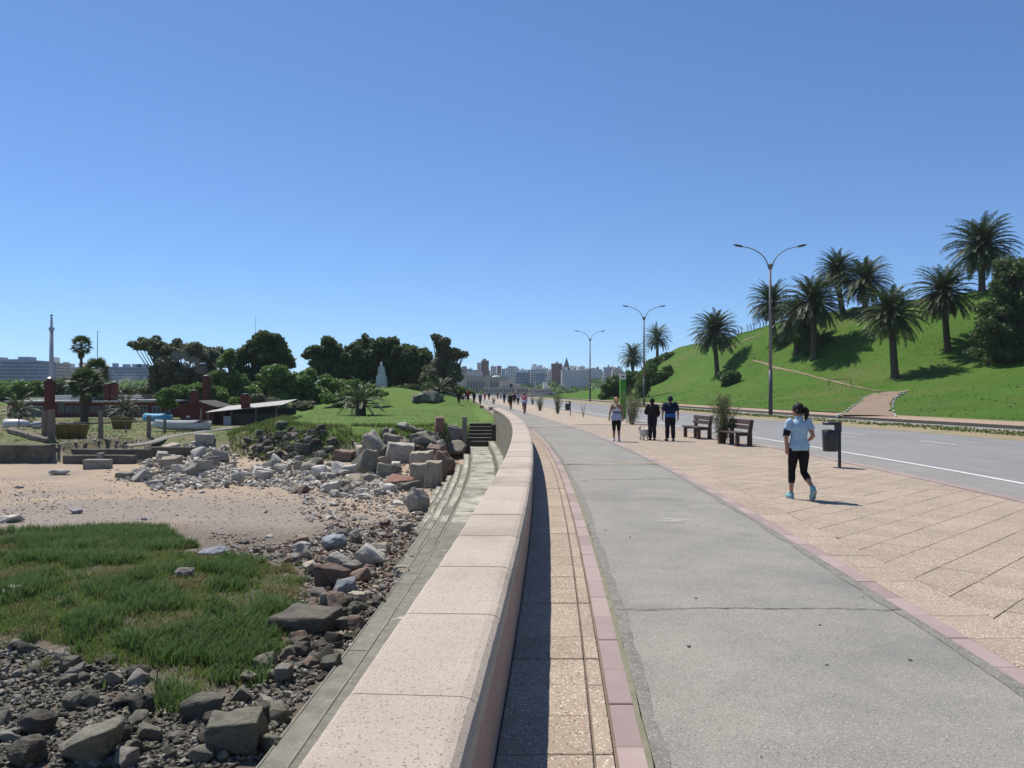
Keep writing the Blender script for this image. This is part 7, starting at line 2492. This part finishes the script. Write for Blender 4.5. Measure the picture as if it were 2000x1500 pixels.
for k_ in range(17):
    px = 897 + k_ * 5.6
    q0, q1 = at_y(px, 764, Yc), at_y(px + 2.2, 745, Yc)
    wm_.box(q0.x - X_c, q1.x - X_c, -.12, .1, q0.z - gz_, q1.z - gz_)
    q0, q1 = at_y(px + 3.2, 770, Yc), at_y(px + 4.4, 739, Yc)
    pm_.box(q0.x - X_c, q1.x - X_c, -.5, .05, q0.z - gz_, q1.z - gz_)
tag(wm_.build('windows', M_winfar, cl), kind='stuff'); tag(pm_.build('pilasters', M_bs, cl), kind='stuff')
for px0, px1, yt, lab in ((893, 911, 735, 0), (948, 957, 735, 0)):
    q0, q1 = at_y(px0, 738, Yc), at_y(px1, yt - 3, Yc)
    MB().box(q0.x - X_c, q1.x - X_c, -.8, 6, 0, q1.z - gz_).build('bay', M_bs, cl)
building(944, 1032, 758, 430, M_bs, 'long low sandstone wall building in front of the town', (16, 1), 14, yb=778, group=G1)
building(1034, 1078, 761, 410, M_bb, 'low beige pavilion with flat roof near the roundabout', (9, 1), 12, yb=778, group=G1)
# left: slab block and row
building(-60, 74, 706, 420, M_bbl, 'long blue-grey glass slab block at the picture edge', (44, 9), 16, group='blocks behind the yard', boxes=((8, 42, 701),))
building(75, 110, 710, 440, M_bb, 'beige end block beside the blue-grey slab', (8, 9), 14, group='blocks behind the yard')
building(112, 138, 718, 520, M_bw, 'pale block right of the mast', (6, 8), 14, group='blocks behind the yard', boxes=((122, 135, 710),))
building(140, 205, 720, 560, M_bb, 'wide beige block behind the fan palms', (14, 8), 14, group='blocks behind the yard', boxes=((150, 158, 708),))
building(206, 292, 718, 540, M_bbl, 'long pale grey-blue block left of the grey-green tree', (24, 8), 14, group='blocks behind the yard', boxes=((236, 246, 711), (216, 222, 709)))
# the rest of the skyline, house by house
r_ = random.Random(99)
NAMES = {0: 'white', 1: 'beige', 2: 'grey', 3: 'brick-red', 4: 'dark', 5: 'blue-grey'}
MS = [M_bw, M_bb, M_bg, M_br, M_bd, M_bbl]
k_ = 0
SK = []
for row, (Ya, y0, y1) in enumerate(((1250, 715, 726), (980, 724, 738), (780, 736, 752))):
    x = 893.0
    while x < 1214:
        w = r_.uniform(7, 15)
        SK.append((x, x + w * .92, r_.uniform(y0, y1), Ya * r_.uniform(.94, 1.06), r_.choice([0, 0, 0, 1, 1, 2, 2, 5, 3, 4]), row))
        x += w
SK.sort()
for i, (x0, x1, yt, Y, mi, row) in enumerate(SK):
    where = ['in the highest row of the skyline', 'in the middle row of the town', 'in the lowest row of the town'][row]
    ord_ = sum(1 for q in SK if q[5] == row and q[4] == mi and q[0] <= x0)
    ow = ['', 'first', 'second', 'third', 'fourth', 'fifth', 'sixth', 'seventh', 'eighth', 'ninth', 'tenth', 'eleventh', 'twelfth', 'thirteenth', 'fourteenth', 'fifteenth', 'sixteenth'][min(ord_, 16)]
    building(x0, x1, yt, Y, MS[mi], '%s %s small far building from the left %s' % (ow, NAMES[mi], where), (max(2, int((x1 - x0) / 3)), max(3, int((772 - yt) / 7))), 10, group='small buildings of the far town')
# trees of the town: one wooded mass between the houses
gcl = []
for i in range(150):
    px = r_.uniform(893, 1215); py = r_.uniform(742, 770)
    Y = lerp(900, 480, (py - 742) / 28)
    q = at_y(px, py, Y)
    gcl.append((q.x, q.y, q.z - 1.0, r_.uniform(3, 7), 4, r_.uniform(2.5, 5)))
for i in range(90):
    px = r_.uniform(-40, 300); py = r_.uniform(752, 772)
    Y = r_.uniform(260, 380)
    q = at_y(px, py, Y)
    gcl.append((q.x, q.y, q.z - 1.0, r_.uniform(3, 6), 4, r_.uniform(2, 4)))
V_, F_ = leaf_cloud(gcl, 42000, 1.5, 5, 1.4, .4)
o_ = npmesh('town_trees', V_, F_, M_leaf_mid); tag(o_, 'distant trees between the houses of the town', 'trees', kind='stuff')
# far parapet and parked cars by the bend
for i, (px, mm, lab) in enumerate(((1140, M_offwhite, 'white parked car far beyond the road bend'), (1068, M_carblue, 'dark parked car far beyond the road, left one'), (1078, M_boatg, 'grey parked car far beyond the road'))):
    q = at_y(px, 776, 330); car((q.x, 330, fz(q.x, 330)), lab, mm, R(80 * i))
X0, X1 = at_y(1010, 0, 300).x, at_y(1185, 0, 300).x
o_ = MB().bbox(X0, X1, 300, 300.6, -.6, .55, .05).bbox(X0 - .2, X1 + .2, 299.9, 300.7, .552, .70, .03).build('far_parapet', M_bs); tag(o_, 'long low pale parapet across the end of the road', 'wall', kind='thing')
plaza = mobj('plaza', [(X0 - 30, 250, -.08), (X1 + 20, 250, -.08), (X1 + 20, 420, .1), (X0 - 40, 420, .1)], [(0, 1, 2, 3)], M_gutter); tag(plaza, kind='structure')

# ------------------------------------------------------------------ air: haze over the whole place, smoke from the chimneys
def volmat(n, dens, col, aniso=.0):
    m = bpy.data.materials.new(n); m.use_nodes = True
    nt = m.node_tree; nt.nodes.remove(nt.nodes['Principled BSDF'])
    v = nt.nodes.new('ShaderNodeVolumePrincipled')
    v.inputs['Density'].default_value = dens
    v.inputs['Color'].default_value = (*col, 1)
    v.inputs['Anisotropy'].default_value = aniso
    nt.links.new(v.outputs[0], nt.nodes['Material Output'].inputs['Volume'])
    return m
HAZE = True
if HAZE:
    hb = MB().box(-9500, 9500, -600, 12500, -5.5, 72).build('haze', volmat('thin_haze', .00011, (.74, .87, 1.0)))
    tag(hb, 'thin bluish haze in the air over the bay', 'haze', kind='stuff')

# smoke drifting from the chimneys: thin closed volumes
M_smoke = volmat('blue_wood_smoke', .035, (.80, .88, 1.0))
def smoke(name, puffs, label):
    mb = MB()
    for (px, py, Y, rx, ry) in puffs:
        c = at_y(px, py, Y); a, b_ = rx * Y / FPX, ry * Y / FPX
        pts, rr = [], []
        for i in range(9):
            t = math.pi * (i + .02) / 8.04
            pts.append(c + Vector((-math.cos(t) * a, 0, -math.cos(t) * a * .12)))
            k_ = 1 + .3 * noise.noise(Vector((px * .1, i * .7, py * .1)))
            rr.append((b_ * math.sin(t) * k_ + .01, b_ * 1.1 * math.sin(t) * k_ + .01))
        mb.tube(pts, rr, 12, ref=(0, 0, 1))
    o_ = mb.build(name, M_smoke, smooth=True)
    tag(o_, label, 'smoke', kind='stuff')
smoke('chimney_smoke', [(222, 738, 112, 14, 9), (245, 742, 113, 26, 14), (200, 728, 113, 22, 12), (262, 750, 114, 22, 8)], 'thin blue smoke drifting from the roof chimneys')
smoke('grove_smoke', [(392, 722, 106, 14, 9), (372, 708, 107, 22, 13), (350, 694, 108, 20, 11)], 'thin blue smoke rising in front of the grey-green tree')
